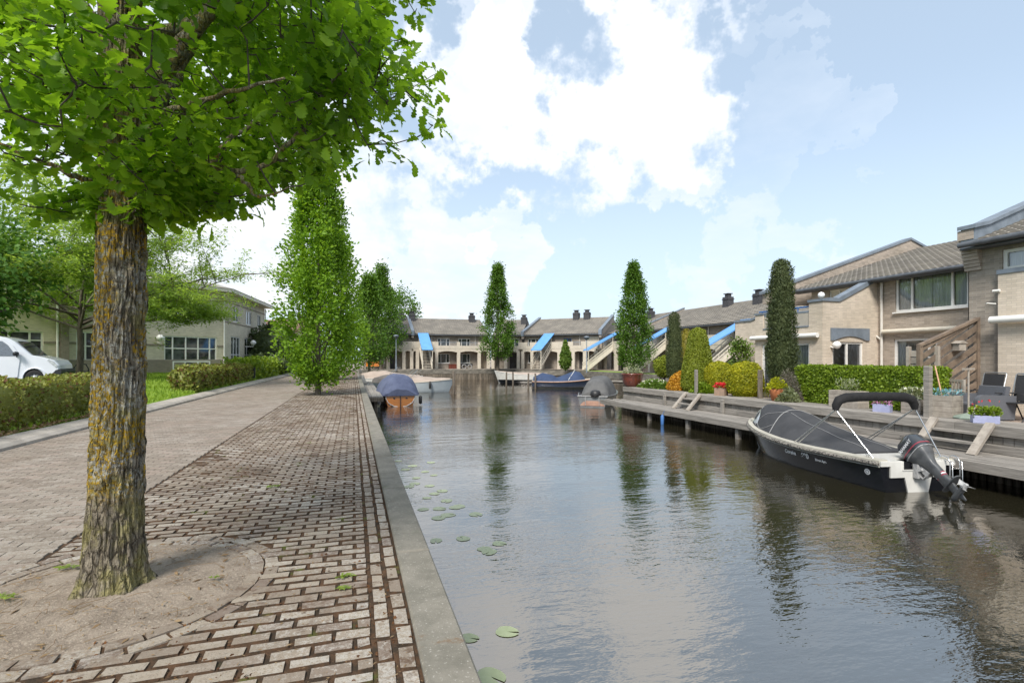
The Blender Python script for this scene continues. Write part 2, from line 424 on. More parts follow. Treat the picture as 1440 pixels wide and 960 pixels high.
def columnar_crown(rng, prof, H, z0, Rm, nclump, per, leaf, spread, up=.8, inner=.35, gap=-.18):
    """leaf positions of an upright crown: clumps on lumpy rising shoots; prof = (height fractions, radius fractions)"""
    h = rng.random(nclump)**.9
    a = rng.random(nclump)*2*PI
    keep = np.array([mnoise.noise(Vector((math.cos(q)*1.9, math.sin(q)*1.9, w*H*.55+nclump))) > gap for q, w in zip(a, h)]); a, h = a[keep], h[keep]; nclump = len(a)
    lump = 1+.20*np.sin(a*3+h*9+rng.random()*6)+.12*np.sin(a*5-h*17)+.10*rng.standard_normal(nclump)
    rr = np.interp(h, prof[0], prof[1])*Rm*lump*np.sqrt(inner+(1-inner)*rng.random(nclump))
    C = np.stack([rr*np.cos(a), rr*np.sin(a), z0+h*H], 1)
    C = np.repeat(C, per, 0)
    P = C+rng.standard_normal(C.shape)*np.array([spread, spread, spread*1.35])
    O = unit(np.stack([P[:,0], P[:,1], np.zeros(len(P))], 1))
    D = O+rng.standard_normal(P.shape)*.7+np.array([0,0,up*.6])
    N = O*.5+np.array([0,0,.7])+rng.standard_normal(P.shape)*.55
    S = leaf*(.7+.6*rng.random(len(P)))
    return P, D, N, S
def upright_tree(name, label, cat, xy, z, H, Rm, prof, seed, nclump, per, leaf, mat, trunk_r=.16, bare=.9, group=None, spread=.22, tm=None, rz=None):
    rng = np.random.default_rng(seed); rnd = random.Random(seed)
    r = thing(name, label, cat, (xy[0], xy[1], z), 0, group)
    mb = MB()
    mb.tube([(0,0,-.1),(0.01,0,.3),(.02,.01,bare),(.03,-.02,H*.5),(0,0,H*.93)], [trunk_r*1.35,trunk_r,trunk_r*.85,trunk_r*.5,.015], 10)
    for k in range(14):
        a = k*2.4+rnd.random(); zb = bare*.9+rnd.random()*H*.5; hr = np.interp((zb-bare)/H+.12, prof[0], prof[1])*Rm
        tip = (hr*.75*math.cos(a), hr*.75*math.sin(a), zb+H*(.16+.12*rnd.random()))
        mb.tube([(0,0,zb),(tip[0]*.55, tip[1]*.55, zb+(tip[2]-zb)*.3),tip], [trunk_r*.34, trunk_r*.22, .008], 5)
    mb.build('trunk', M['bark_far'], r)
    lf = Leaves()
    lf.put(tm or T_LOBE, *columnar_crown(rng, prof, H-bare*.75, bare*.75, Rm, nclump, per, leaf, spread))
    lf.build('crown', mat, r)
    return r

def surface_plant(lf, mb, rng, fn, area, leaf, tm=T_ROUND, m=0, tilt=.55, updir=.5, jitter=.03):
    """fn(n) -> points and outward normals on a clipped plant's surface; leaves lie on it at random tilts"""
    P, N = fn(area)
    P = P+N*(rng.random((len(P),1))-.6)*jitter*2
    D = rng.standard_normal(P.shape)*.8+np.array([0,0,updir])+N*.35
    Nn = N+rng.standard_normal(P.shape)*tilt
    lf.put(tm, P, D, Nn, leaf*(.7+.6*rng.random(len(P))), m)
def box_surface(rng, x0, x1, y0, y1, z0, z1, wob=.03):
    fs = [((x0,y0),(x1,y0),(0,-1)), ((x1,y0),(x1,y1),(1,0)), ((x1,y1),(x0,y1),(0,1)), ((x0,y1),(x0,y0),(-1,0))]
    def fn(n):
        A = [abs(b[0]-a[0])*(z1-z0)+abs(b[1]-a[1])*(z1-z0) for a,b,_ in fs]+[(x1-x0)*(y1-y0)]
        tot = sum(A); P = []; N = []
        for (a,b,nr), ar in zip(fs, A):
            k = int(n*ar/tot); t = rng.random(k)[:,None]
            p = np.concatenate([np.array(a)*(1-t)+np.array(b)*t, z0+(z1-z0)*rng.random((k,1))], 1)
            P.append(p); N.append(np.tile(np.array([nr[0],nr[1],.15]), (k,1)))
        k = int(n*A[4]/tot*1.2)
        P.append(np.stack([x0+(x1-x0)*rng.random(k), y0+(y1-y0)*rng.random(k), np.full(k, z1)], 1)); N.append(np.tile(np.array([0,0,1.]), (k,1)))
        P = np.concatenate(P); N = np.concatenate(N)
        ph = P[:,0]*2.3+P[:,1]*1.9
        off = wob*(np.sin(ph*1.7)+np.sin(ph*4.1+P[:,2]*5)+.8*np.sin(P[:,2]*9+ph*2.9))
        return P+N*off[:,None], N
    return fn
def revolve_surface(rng, prof, sx=1, sy=1, wob=.05, flute=0, nf=9):
    rs = np.array([p[0] for p in prof]); zs = np.array([p[1] for p in prof])
    seg = np.hypot(np.diff(rs), np.diff(zs)); ar = seg*(rs[1:]+rs[:-1])/2+1e-6; cum = np.concatenate([[0], np.cumsum(ar)])/ar.sum()
    ph = rng.random(4)*6
    def fn(n):
        q = rng.random(n); i = np.clip(np.searchsorted(cum, q)-1, 0, len(seg)-1)
        t = (q-cum[i])/(cum[i+1]-cum[i]+1e-9)
        r = rs[i]+(rs[i+1]-rs[i])*t; z = zs[i]+(zs[i+1]-zs[i])*t
        a = rng.random(n)*2*PI
        w = 1+wob*(np.sin(a*3+z*2.1+ph[0])+np.sin(a*5-z*3.3+ph[1])+.7*np.sin(z*6+ph[2]+a*2))
        if flute: w = w*(1+flute*np.abs(np.sin(a*nf*.5+ph[3]+.35*np.sin(z*1.3)))-flute*.5)
        nr = (zs[i+1]-zs[i])/(seg[i]+1e-9); nz = -(rs[i+1]-rs[i])/(seg[i]+1e-9)
        return np.stack([r*w*np.cos(a)*sx, r*w*np.sin(a)*sy, z], 1), np.stack([nr*np.cos(a), nr*np.sin(a), nz], 1)
    return fn
def core(prof, k=.86, sx=1, sy=1):
    mb = MB(); mb.lathe([(max(r*k, .004), z*(.97)+.01) for r, z in prof], n=14, sx=sx, sy=sy, caps=False); return mb
def clipped_plant(name, label, cat, xy, prof, n, leaf, mat, seed, sx=1, sy=1, tm=T_ROUND, wob=.05, flute=0, z=0, tilt=.55, updir=.5, group=None, stem=None, jitter=.03, rz=0, nf=9):
    rng = np.random.default_rng(seed)
    r = thing(name, label, cat, (xy[0], xy[1], z), rz, group)
    lf = Leaves()
    lf.solid(core(prof, .84, sx, sy))
    surface_plant(lf, None, rng, revolve_surface(rng, prof, sx, sy, wob, flute, nf), n, leaf, tm, 0, tilt, updir, jitter)
    lf.build('foliage', mat, r)
    if stem:
        mb = MB(); mb.tube([(0,0,-.02),(.01,0,stem[1])], stem[0], 8); mb.build('stem', M['bark_far'], r)
    return r
def hedge(label, x0, x1, y0, y1, z0, z1, n, leaf, mat, seed, wob=.03, group=None, tm=T_ROUND, rz=0, loc=(0,0,0), jitter=.035, kind_mat2=None):
    rng = np.random.default_rng(seed)
    r = thing('hedge', label, 'hedge', loc, rz, group)
    lf = Leaves()
    mb = MB(); mb.box(x0+.07, x1-.07, y0+.07, y1-.07, z0-.05, z1-.07); lf.solid(mb)
    surface_plant(lf, None, rng, box_surface(rng, x0, x1, y0, y1, z0, z1, wob), n, leaf, tm, 0, .6, .4, jitter)
    lf.build('foliage', mat, r)
    return r
# ================================================================== camera, sky, sun
cam = bpy.data.cameras.new('camera'); co = bpy.data.objects.new('camera', cam); COL.objects.link(co)
cam.lens = 18; cam.sensor_width = 36; cam.clip_end = 2000; cam.clip_start = .05; cam.shift_y = 24/1440
co.location = (0, 0, EYE); co.rotation_euler = (R(90), 0, -YAW); SC.camera = co

SUN_AZ, SUN_EL = R(217), R(47)            # compass-like: measured from +y towards +x
sun = bpy.data.lights.new('sun', 'SUN'); so = bpy.data.objects.new('sun', sun); COL.objects.link(so)
sun.energy = 3.3; sun.angle = R(18); sun.color = (1, .95, .87)
sd = Vector((math.sin(SUN_AZ)*math.cos(SUN_EL), math.cos(SUN_AZ)*math.cos(SUN_EL), math.sin(SUN_EL)))
so.rotation_euler = sd.to_track_quat('Z', 'Y').to_euler()

def cam_dir(px, py):
    dx, dz = (px-720)/720, (HZ-py)/F
    n, t = c2w(dx, 1.0)
    return Vector((n, t, dz)).normalized()
W = bpy.data.worlds.new('World'); SC.world = W; W.use_nodes = True
t = NT(W.node_tree)
out = t.node('ShaderNodeOutputWorld')
sky = t.node('ShaderNodeTexSky', sky_type='NISHITA')
sky.sun_disc = False; sky.sun_elevation = SUN_EL; sky.sun_rotation = SUN_AZ; sky.air_density = 1.0; sky.dust_density = 1.6; sky.ozone_density = 1.0
tc = t.node('ShaderNodeTexCoord'); dirv = tc.outputs['Generated']
sp = t.node('ShaderNodeSeparateXYZ', ins={0: dirv})
z = t.math('MAXIMUM', sp.outputs[2], 0.0)
den = t.math('ADD', z, .22)
pl = t.node('ShaderNodeCombineXYZ', ins={0: t.math('DIVIDE', sp.outputs[0], den), 1: t.math('DIVIDE', sp.outputs[1], den), 2: 0.0})
n1 = t.noise(pl.outputs[0], 2.6, 10, .60); n2 = t.noise(pl.outputs[0], .9, 4, .5)
wn = t.node('ShaderNodeTexNoise', ins={'Vector': dirv, 'Scale': 5.0, 'Detail': 6.0, 'Roughness': .6})
wsub = t.node('ShaderNodeVectorMath', operation='SUBTRACT', ins={0: wn.outputs[1], 1: (.5,.5,.5)})
wmul = t.node('ShaderNodeVectorMath', operation='SCALE', ins={0: wsub.outputs[0], 'Scale': .11})
dirw = t.node('ShaderNodeVectorMath', operation='ADD', ins={0: dirv, 1: wmul.outputs[0]}).outputs[0]
def blob(px, py, rad, soft=.55):
    d = cam_dir(px, py)
    dp = t.node('ShaderNodeVectorMath', operation='DOT_PRODUCT', ins={0: dirw, 1: d})
    return t.sstep(dp.outputs['Value'], math.cos(R(rad)), math.cos(R(rad*soft)))
acc = None
for px, py, rad, wgt in ((870,140,12,1.1),(840,90,8,1.15),(770,120,7,1.0),(800,195,11.5,1.0),(720,200,10,.95),(890,235,7.5,.75),(620,180,9,.85),(550,235,10,.8),(820,-15,9,.9),(950,-25,8,.7),(750,-15,7,.6),
                         (700,330,7,.75),(620,360,8,.75),(560,330,8,.6),(1090,70,4,.33),(1120,180,3,.30),(1060,410,7,.55),(960,425,6,.5),(400,300,17,.9),(250,100,22,.8),(640,430,9,.6)):
    if wgt <= 0: continue
    b = t.math('MULTIPLY', blob(px, py, rad), wgt)
    acc = b if acc is None else t.math('MAXIMUM', acc, b)
over = t.math('MULTIPLY', t.sstep(sp.outputs[2], .72, .92), .85)          # broken cloud overhead
dpb = t.node('ShaderNodeVectorMath', operation='DOT_PRODUCT', ins={0: dirv, 1: Vector((-SN, -CS, 0))})
back = t.math('MULTIPLY', t.sstep(dpb.outputs['Value'], .1, .6), .62)      # and behind the camera
acc = t.math('MAXIMUM', acc, t.math('MAXIMUM', over, back))
dens = t.math('ADD', acc, t.math('MULTIPLY', t.math('SUBTRACT', n1, .5), .85))
dens = t.math('ADD', dens, t.math('MULTIPLY', t.math('SUBTRACT', n2, .5), .5))
cl = t.sstep(dens, .08, 1.02)
thick = t.sstep(dens, .5, 1.15)
bg1 = t.node('ShaderNodeBackground', ins={'Color': sky.outputs[0], 'Strength': .13})
ccol = t.mix(thick, (.70, .76, .84), (.84, .84, .84))
bgc = t.node('ShaderNodeBackground', ins={'Color': ccol, 'Strength': 1.0})
hz = t.sstep(z, .42, .0)                                                  # pale humid air low over the horizon
haz = t.node('ShaderNodeBackground', ins={'Color': (.68, .825, .96, 1), 'Strength': .90})
m0 = t.node('ShaderNodeMixShader', ins={0: t.math('MULTIPLY_ADD', hz, .44, .50), 1: bg1.outputs[0], 2: haz.outputs[0]})
m1 = t.node('ShaderNodeMixShader', ins={0: t.math('MULTIPLY', cl, .90), 1: m0.outputs[0], 2: bgc.outputs[0]})
t.l.new(m1.outputs[0], out.inputs[0])

vs = SC.view_settings; vs.view_transform = 'Standard'; vs.look = 'None'; vs.exposure = 0.45; vs.gamma = 1
SC.render.engine = 'CYCLES'
SC.cycles.use_denoising = True
try: SC.cycles.denoiser = 'OPENIMAGEDENOISE'
except Exception: pass
SC.cycles.max_bounces = 10; SC.cycles.transparent_max_bounces = 12; SC.cycles.diffuse_bounces = 6; SC.cycles.glossy_bounces = 4
SC.cycles.caustics_reflective = False; SC.cycles.caustics_refractive = False

# ================================================================== ground, water, promenade
QE = .565                                  # water side of the near quay
def structure(name, mb, mats): return tag(mb.build(name, mats), kind='structure')
def flat(mb, pts, z, m=0): mb.add([(a, b, z) for a, b in pts], [tuple(range(len(pts)))], m)

mb = MB(); flat(mb, [(QE-.3,-70),(34,-70),(34,68),(QE-.3,68)], WATER); structure('water', mb, M['water'])
# land: one sheet of strips out to the horizon
mb = MB()
xs = [(-5.82,.10),(-6.4,.14),(-9.0,.42),(-70,.45),(-900,.4)]
for (a,za),(b,zb) in zip(xs, xs[1:]):
    mb.add([(a,-900,za),(a,64.5,za),(b,64.5,zb),(b,-900,zb)], [(0,1,2,3)], 0)
flat(mb, [(-5.82,-900),(QE,-900),(QE,-70),(-5.82,-70)], 0.0, 1)
flat(mb, [(QE,-900),(60,-900),(60,-70),(QE,-70)], 0.0, 1)
flat(mb, [(-900,64.5),(18.2,64.5),(26,58),(900,58),(900,900),(-900,900)], .12, 1)
flat(mb, [(26,24),(900,24),(900,58),(26,58)], 0.0, 1)
flat(mb, [(13.62,-70),(900,-70),(900,24),(13.62,24)], 0.0, 2)
for a, b in (((-900,64.5),(18.2,64.5)),((18.2,64.5),(26,58)),((26,58),(26,24)),((26,24),(13.62,24))):
    zt = .12 if a[1] > 57.9 and b[0] > a[0] else 0.0
    mb.add([(a[0],a[1]+.26,-1.7),(b[0]+.2,b[1]+.26,-1.7),(b[0]+.2,b[1]+.26,zt),(a[0],a[1]+.26,zt)], [(0,1,2,3)], 1)
mb.add([(26,58,-.3),(900,58,-.3),(900,58,.12),(26,58,.12)], [(0,1,2,3)], 1)
structure('ground', mb, [M['lawn'], M['plaza'], M['terrace']])
mb = MB(); flat(mb, [(24.0+2.35,50.5),(26.35,36),(29,36),(29,57.5),(26.35,57.5)][1:], .02); structure('grass_strip', mb, M['lawn'])
mb = MB(); flat(mb, [(-22,15.5),(-8.9,15.5),(-8.9,25.5),(-22,25.5)], .452); structure('driveway', mb, M['asphalt'])

# promenade: bed of mossy joints and every paver laid on it
TC = (-1.5, 3.97)                          # the foreground oak
mb = MB(); flat(mb, [(-5.45,-1.5),(.32,-1.5),(.32,64.5),(-5.45,64.5)], -.011, 0); structure('path_bed', mb, M['joint'])
rnd = random.Random(3)
def paver(mb, x0, x1, y0, y1, m, jit=.004, g=.006, drop=.0, gy=.0060):
    dz = [rnd.uniform(-jit, jit)-drop for _ in range(4)]
    jx = .003 if m != 1 else .0004; b = .010 if m != 1 else .004
    x0 += rnd.uniform(-jx,jx); x1 += rnd.uniform(-jx,jx); y0 += rnd.uniform(-.004,.004); y1 += rnd.uniform(-.004,.004)
    x0 += g*rnd.uniform(.4,1); x1 -= g*rnd.uniform(.4,1); y0 += gy*rnd.uniform(.5,1.1); y1 -= gy*rnd.uniform(.5,1.1)
    k = len(mb.v)
    mb.v += [(x0,y0,-.03),(x1,y0,-.03),(x1,y1,-.03),(x0,y1,-.03),
             (x0+b*rnd.uniform(.4,1.4),y0+b,dz[0]),(x1-b,y0+b*rnd.uniform(.4,1.4),dz[1]),(x1-b*rnd.uniform(.4,1.4),y1-b,dz[2]),(x0+b,y1-b*rnd.uniform(.4,1.4),dz[3])]
    for f in ((0,1,5,4),(1,2,6,5),(2,3,7,6),(3,0,4,7),(4,5,6,7)):
        mb.f.append(tuple(k+i for i in f)); mb.m.append(m if f[0] == 4 or m == 1 else 2); mb.s.append(False)
mb = MB()
y, row = -1.2, 0
while y < 64.3:                            # old clinkers on the water side
    x = -2.22+(row % 2)*.105-.105; w = .212
    wav = .02*math.sin(y*.9)+.012*math.sin(y*2.3)
    while x < .09:
        xa, xb = max(x, -2.22), min(x+w, .10)
        if xb-xa > .05:
            cx, cy = (xa+xb)/2-TC[0], y+.05-TC[1]
            d = math.hypot(cx, cy*.95)
            if d > .95:
                sink = .012*max(0, math.sin(cx*2.1+y*.7)*math.sin(y*.53))
                paver(mb, xa, xb, y, y+.104, 0, drop=sink)
        x += w
    y += .1045; row += 1
y = -1.2
while y < 64.3:                            # a course laid lengthwise along the kerb stones
    paver(mb, .105, .205, y, y+.21, 0, gy=.006); paver(mb, .209, .309, y-.1, y+.11, 0, gy=.006)
    y += .212
for k in range(30):                        # ring round the tree pit
    for rr, off in ((.80,0),(.90,.5)):
        a0 = 2*PI*(k+off)/30; a1 = a0+2*PI/30*.93
        if -2.22 > TC[0]+rr*math.cos(a0): continue
        dz = rnd.uniform(-.006,.004)
        P = [(TC[0]+q*math.cos(a), TC[1]+q*math.sin(a)) for q, a in ((rr,a0),(rr,a1),(rr+.088,a1),(rr+.088,a0))]
        i = len(mb.v); mb.v += [(p[0],p[1],-.03) for p in P]+[(p[0]*.96+.04*P[2][0],p[1]*.96+.04*P[2][1],dz) for p in P]
        for f in ((0,1,5,4),(1,2,6,5),(2,3,7,6),(3,0,4,7),(4,5,6,7)): mb.f.append(tuple(i+q for q in f)); mb.m.append(0); mb.s.append(False)
y, row = -1.2, 0
while y < 64.3:                            # smoother pavers on the inner half
    x = -5.43+(row % 2)*.105-.105; w = .212
    while x < -2.24:
        xa, xb = max(x, -5.43), min(x+w, -2.235)
        if xb-xa > .05 and math.hypot((xa+xb)/2-TC[0], y+.05-TC[1]) > .80: paver(mb, xa, xb, y, y+.104, 1, .0022, .0012, 0, .0050)
        x += w
    y += .1045; row += 1
structure('path', mb, [M['paver_old'], M['paver_new'], M['joint']])
# sandy tree pit
mb = MB(); g = 46; vs_ = []; fs_ = []
for i in range(g):
    for j in range(g):
        x = TC[0]-.95+1.9*i/(g-1); yy = TC[1]-.95+1.9*j/(g-1); d = math.hypot(x-TC[0], yy-TC[1])
        h = -.004+.05*max(0,1-d/.8)**1.2+.012*mnoise.fractal(Vector((x*4,yy*4,0)),1,2,4)
        vs_.append((x, yy, max(h,-.006) if d < .80 else -.012))
for i in range(g-1):
    for j in range(g-1):
        x = TC[0]-.95+1.9*(i+.5)/(g-1); yy = TC[1]-.95+1.9*(j+.5)/(g-1)
        if math.hypot(x-TC[0], yy-TC[1]) < .86 : fs_.append((i*g+j,(i+1)*g+j,(i+1)*g+j+1,i*g+j+1))
mb.add(vs_, fs_, 0, True); structure('tree_pit_ground', mb, M['soil'])

# kerbs
mb = MB(); y = -2
while y < 64.4:
    dz = rnd.uniform(-.004,.004); mb.bbox(.318, QE, y, y+1.985, -.4, .022+dz, .012); y += 2.0
structure('kerb', mb, M['concrete'])
mb = MB(); y = -3
while y < 64.4:
    dz = rnd.uniform(-.006,.006)
    mb.prism([(-5.44,-.05),(-5.44,.05+dz),(-5.52,.10+dz),(-5.80,.145+dz),(-5.84,.145+dz),(-5.84,-.05)], lambda a,b,c: (a,c,b), y+.004, y+.992); y += 1.0
structure('kerb', mb, M['kerb'])

# quay walls
mb = MB(); mb.box(QE-.2, QE-.03, -70, 64.5, -1.6, -.05)
tag(mb.build('quay_wall', M['quay_stone']), 'dark quay wall under the kerb stones of the brick promenade', 'wall')
r = thing('quay_wall', 'stone quay wall at the far end of the canal, with upright boards below', 'wall', (0,64.5,0))
mb = MB(); mb.bbox(QE-.3, 18.2, 0, .35, -.42, .14, .03); mb.build('coping', M['quay_stone'], r)
mb = MB()
x = QE
while x < 18.2: mb.box(x+.01, x+.29, .03, .2, -1.6, -.42); x += .3
mb.build('board_wall', M['wood_pile'], r)
r = thing('quay_wall', 'low stone quay wall below the grass strip behind the moored boats', 'wall', (26,24,0))
mb = MB()
mb.beam((-7.8,40.5,-.28),(0,34,-.28), .35, .66); mb.box(-.02,.33,0,34,-.62,.05)
mb.build('coping', M['quay_stone'], r)
mb = MB(); y = 0
while y < 34: mb.box(.0,.2,y+.01,y+.29,-1.6,-.62); y += .3
mb.beam((-7.8,40.6,-1.1),(0,34.1,-1.1), .2, 1.0)
mb.build('board_wall', M['wood_pile'], r)
# end wall of the garden terrace
mb = MB(); mb.box(13.62, 26, 23.9, 24.0, -1.6, -.01); mb.box(13.66, 13.9, -70, 23.9, -1.6, -.02)
tag(mb.build('retaining_wall', M['wood_pile']), 'dark timber retaining wall carrying the garden terrace above the water', 'wall')

# ------------------------------------------------------------------ jetty along the right bank
r = thing('jetty', 'long weathered wooden jetty with a lower step along the garden terrace', 'jetty', (0,0,0))
mb = MB()
y = -6.0
while y < 23.6:                            # lower deck, boards running along the bank
    L = 3.0
    for k in range(6):
        x0 = 12.24+k*.235; o = (k % 2)*1.5
        mb.bbox(x0, x0+.226, y+o-1.5+.004, y+o+L-1.5-.004, -.66, -.60+rnd.uniform(-.006,.006), .006)
    y += L
mb.build('lower_deck', M['wood_n'], r)
mb = MB(); y = -6
while y < 23.9:
    mb.bbox(12.17, 12.236, y+.004, min(y+3.6,23.9)-.004, -.82, -.615, .008); mb.bbox(13.50, 13.58, y+.004, min(y+3.6,23.9)-.004, -.60+.015, -.40, .01)
    mb.bbox(13.47, 13.60, y+.004, min(y+3.6,23.9)-.004, -.20, .03, .012); y += 3.6
mb.build('beam', M['wood_n'], r)
mb = MB(); y = -6
while y < 23.9: mb.box(13.58, 13.655, y+.006, y+.19, -1.5, -.05); y += .196
mb.build('plank_wall', M['wood_grey'], r)
mb = MB(); y = -6
while y < 24:
    for k in range(5): mb.bbox(13.605+k*.2, 13.605+k*.2+.192, y+.004, min(y+2.4,24)-.004, -.02, .035+rnd.uniform(-.004,.004), .006)
    y += 2.4
mb.build('upper_deck', M['wood_n'], r)
pm = None
for y in (9.0, 11.6, 14.2, 16.9, 19.6, 22.9, 6.4):
    mb = MB(); mb.box(12.3, 12.44, -.07, .07, -1.9, -.67); 
    if pm is None: pm = mb.build('post', M['wood_grey'], r, (0, y, 0))
    else:
        q = pm.copy(); COL.objects.link(q); q.location.y = y
y = 0
mb = MB(); y = -6
while y < 23.8: mb.tube([(13.4,y,-1.9),(13.4+rnd.uniform(-.02,.02),y,-.67)], .07, 6); y += .155
q = mb.build('sheet_piling', M['wood_pile'], r)
for yy in (12.9, 16.2, 20.0):             # short uprights on the riser
    mb = MB(); mb.bbox(13.38, 13.47, yy, yy+.12, -.6, -.06, .01); mb.build('upright', M['wood_grey'], r)
def ladder(label, y0, w):
    q = thing('wooden_steps', label, 'steps', (13.46, y0, -.6), 0, 'wooden steps of the jetty')
    for yy in (0, w):
        mb = MB(); mb.beam((-.62,yy,-.0),(.02,yy,.66), .07, .17, 0, (0,1,0)); mb.build('side_rail', M['wood_bench'], q)
    for k in (1,2):
        mb = MB(); mb.box(-.68+.22*k+.02, -.68+.22*k+.22, .035, w-.035, .2*k+.0, .2*k+.045); mb.build('step', M['wood_grey'], q)
ladder('wooden steps with two treads behind the black boat', on_n(1370,13.2)[0]-.15, 1.15)
ladder('small wooden steps in front of the red potted flowers', on_n(966,13.2)[0]-.5, .95)
mb = MB(); mb.tube([(13.49+.035*math.sin(a), 9.62+.035*math.cos(a), -.5) for a in np.linspace(0,6.28,14)], .008, 6)
tag(mb.build('mooring_ring', M['metal_dark']), 'dark iron mooring ring on the jetty riser right of the wooden steps', 'ring')
mb = MB(); mb.tube([(12.08,18.2,-1.3),(12.08,18.2,-1.25),(12.08,18.2,-.85),(12.08,18.2,-.8)], [.03,.07,.07,.03], 10); mb.tube([(12.08,18.2,-.8),(12.2,18.2,-.6)], .008, 5)
tag(mb.build('boat_fender', M['blue_frame']), 'blue fender hanging from the jetty below the small wooden steps', 'fender')

# ------------------------------------------------------------------ lawn blades, litter and weeds
rng = np.random.default_rng(5)
lf = Leaves(); n = 16000
P = np.stack([-6.0-rng.random(n)**1.3*9, 8+rng.random(n)*34, np.zeros(n)], 1)
P[:,2] = np.interp(-P[:,0], [5.82,6.4,9,70], [.10,.14,.42,.45])
keep = ~((P[:,0] < -8.8)&(P[:,1] > 15)&(P[:,1] < 26)); P = P[keep]; n = len(P)
D = rng.standard_normal((n,3))*.35+np.array([0,0,1]); N = rng.standard_normal((n,3)); lf.put(T_LONG, P, D, N, .10+.09*rng.random(n))
tag(lf.build('grass', leaf_mat('grass blade', (.16,.27,.03), (.30,.42,.06), .4, .6)), kind='stuff')
lf = Leaves(); n = 320                                     # bits of litter and dry moss on the paving and in the pit
a = rng.random(n)*2*PI; d = .3+.75*rng.random(n)
P = np.stack([TC[0]+d*np.cos(a), TC[1]+d*np.sin(a), np.full(n,.004)+np.maximum(0,.05*(1-d/.8))], 1)
lf.put(T_LONG, P, rng.standard_normal((n,3))*np.array([1,1,.12]), np.array([[0,0,1.]])+rng.standard_normal((n,3))*.3, .02+.05*rng.random(n)**3)
n = 7000
P = np.stack([-2.2+2.5*rng.random(n), 1.8+rng.random(n)**1.5*24, np.full(n,.004)], 1)
lf.put(T_LONG, P, rng.standard_normal((n,3))*np.array([1,1,.1]), np.array([[0,0,1.]])+rng.standard_normal((n,3))*.3, .008+.03*rng.random(n)**3)
n = 2600; xx = rng.random(n)                               # leaf litter banked along the left kerb under the hedge
P = np.stack([-5.86-.35*xx, 5+rng.random(n)*12, .15+.03*rng.random(n)], 1)
lf.put(T_ROUND, P, rng.standard_normal((n,3))*np.array([1,1,.3]), np.array([[0,0,1.]])+rng.standard_normal((n,3))*.5, .03+.03*rng.random(n))
tag(lf.build('leaf_litter', M['dry']), kind='stuff')
mb = MB()
for k in range(130):
    a = rnd.random()*6.28; d = .32+.5*rnd.random(); x, y = TC[0]+d*math.cos(a), TC[1]+d*math.sin(a); b = rnd.random()*3.14; L = .05+.12*rnd.random()
    zz = .012+max(0,.05*(1-d/.8))
    mb.tube([(x,y,zz),(x+L*.5*math.cos(b),y+L*.5*math.sin(b),zz+.012),(x+L*math.cos(b+.3),y+L*math.sin(b+.3),zz)], .0016, 4)
tag(mb.build('fallen_twigs', M['dry']), kind='stuff')
# moss cushions in the joints of the old paving
lf = Leaves(); n = 17000
ox = rng.random(n); P = np.stack([-1.9+2.2*ox, 1.6+rng.random(n)**1.8*22, np.full(n,-.004)], 1)
cl_ = np.array([mnoise.noise(Vector((p[0]*2.2, p[1]*2.2, 3))) for p in P])
P = P[cl_ > -.02]; n = len(P)
P[:,1] = np.round(P[:,1]/.1045)*.1045-.02+rng.standard_normal(n)*.006
lf.put(T_ROUND, P, rng.standard_normal((n,3))*np.array([1,.5,.2]), np.array([[0,0,1.]])+rng.standard_normal((n,3))*.4, .007+.017*rng.random(n)**1.5)
tag(lf.build('moss', leaf_mat('rusty moss', (.055,.026,.013), (.16,.07,.025), .1, .9)), kind='stuff')
wl = [((486,812),'weed tuft with bright green blades on the bricks nearest the kerb',.10),((483,829),'lower of two weed tufts on the bricks, just in front of the other',.09),((385,685),'small yellow green weed between the bricks far behind the oak',.13),
      ((96,803),'broad weed at the foot of the oak on the pit edge',.12),((302,818),'tiny weed in the sandy tree pit right of the trunk',.06),((8,845),'yellow green weed at the left edge of the tree pit',.11)]
for i, ((px,py),lab,s) in enumerate(wl):
    p = on_ground(px,py,0); q = np.random.default_rng(i); n = 46
    lf = Leaves(); a = q.random(n)*6.28
    lf.put(T_LONG, np.stack([(q.random(n)-.5)*s*.9, (q.random(n)-.5)*s*.35, np.full(n,.004)],1), np.stack([np.cos(a),np.sin(a),.35*q.random(n)],1), np.array([[0,0,1.]])+q.standard_normal((n,3))*.3, s*.55*(.4+.6*q.random(n)**2))
    o = lf.build('weed', M['weed']); o.location = (p[0], p[1], .012 if i < 3 else .03); tag(o, lab, 'weed', 'weeds on the promenade')

# ------------------------------------------------------------------ lily pads
pads = [(690,951,.15,'lily pad touching the quay kerb at the bottom edge of the photo'),(660,897,.105,'small lily pad beside the kerb, second nearest the viewer'),(713,888,.13,'lily pad floating alone away from the kerb')]
rest = [(682,772),(688,776),(702,764),(651,757),(613,760),(669,723),(641,713),(630,724),(645,712),(628,704),(595,716),(618,715),(611,694),(622,690),(600,700),(604,683),(583,680),(585,672),(610,668),(570,660),(580,655),(598,663),(575,684),(617,728),(560,648),(606,650)]
def pad_mesh(seed):
    q = random.Random(seed); mb = MB(); vs_ = [(0,0,.006)]; k = 22
    for i in range(k+1):
        a = .16+(2*PI-.32)*i/k; rr = 1+.05*math.sin(a*3+seed)+q.uniform(-.03,.03); vs_.append((rr*math.cos(a)*1.15, rr*math.sin(a), .012+.025*max(0, math.sin(a*2+seed))*q.random()))
    mb.add(vs_, [(0,i,i+1) for i in range(1,k+1)], 0, True)
    return mb
proto = [pad_mesh(i) for i in range(4)]
pm = []
for i in range(4):
    o = proto[i].build('lily_pad', M['pad']); pm.append(o)
used = [False]*4
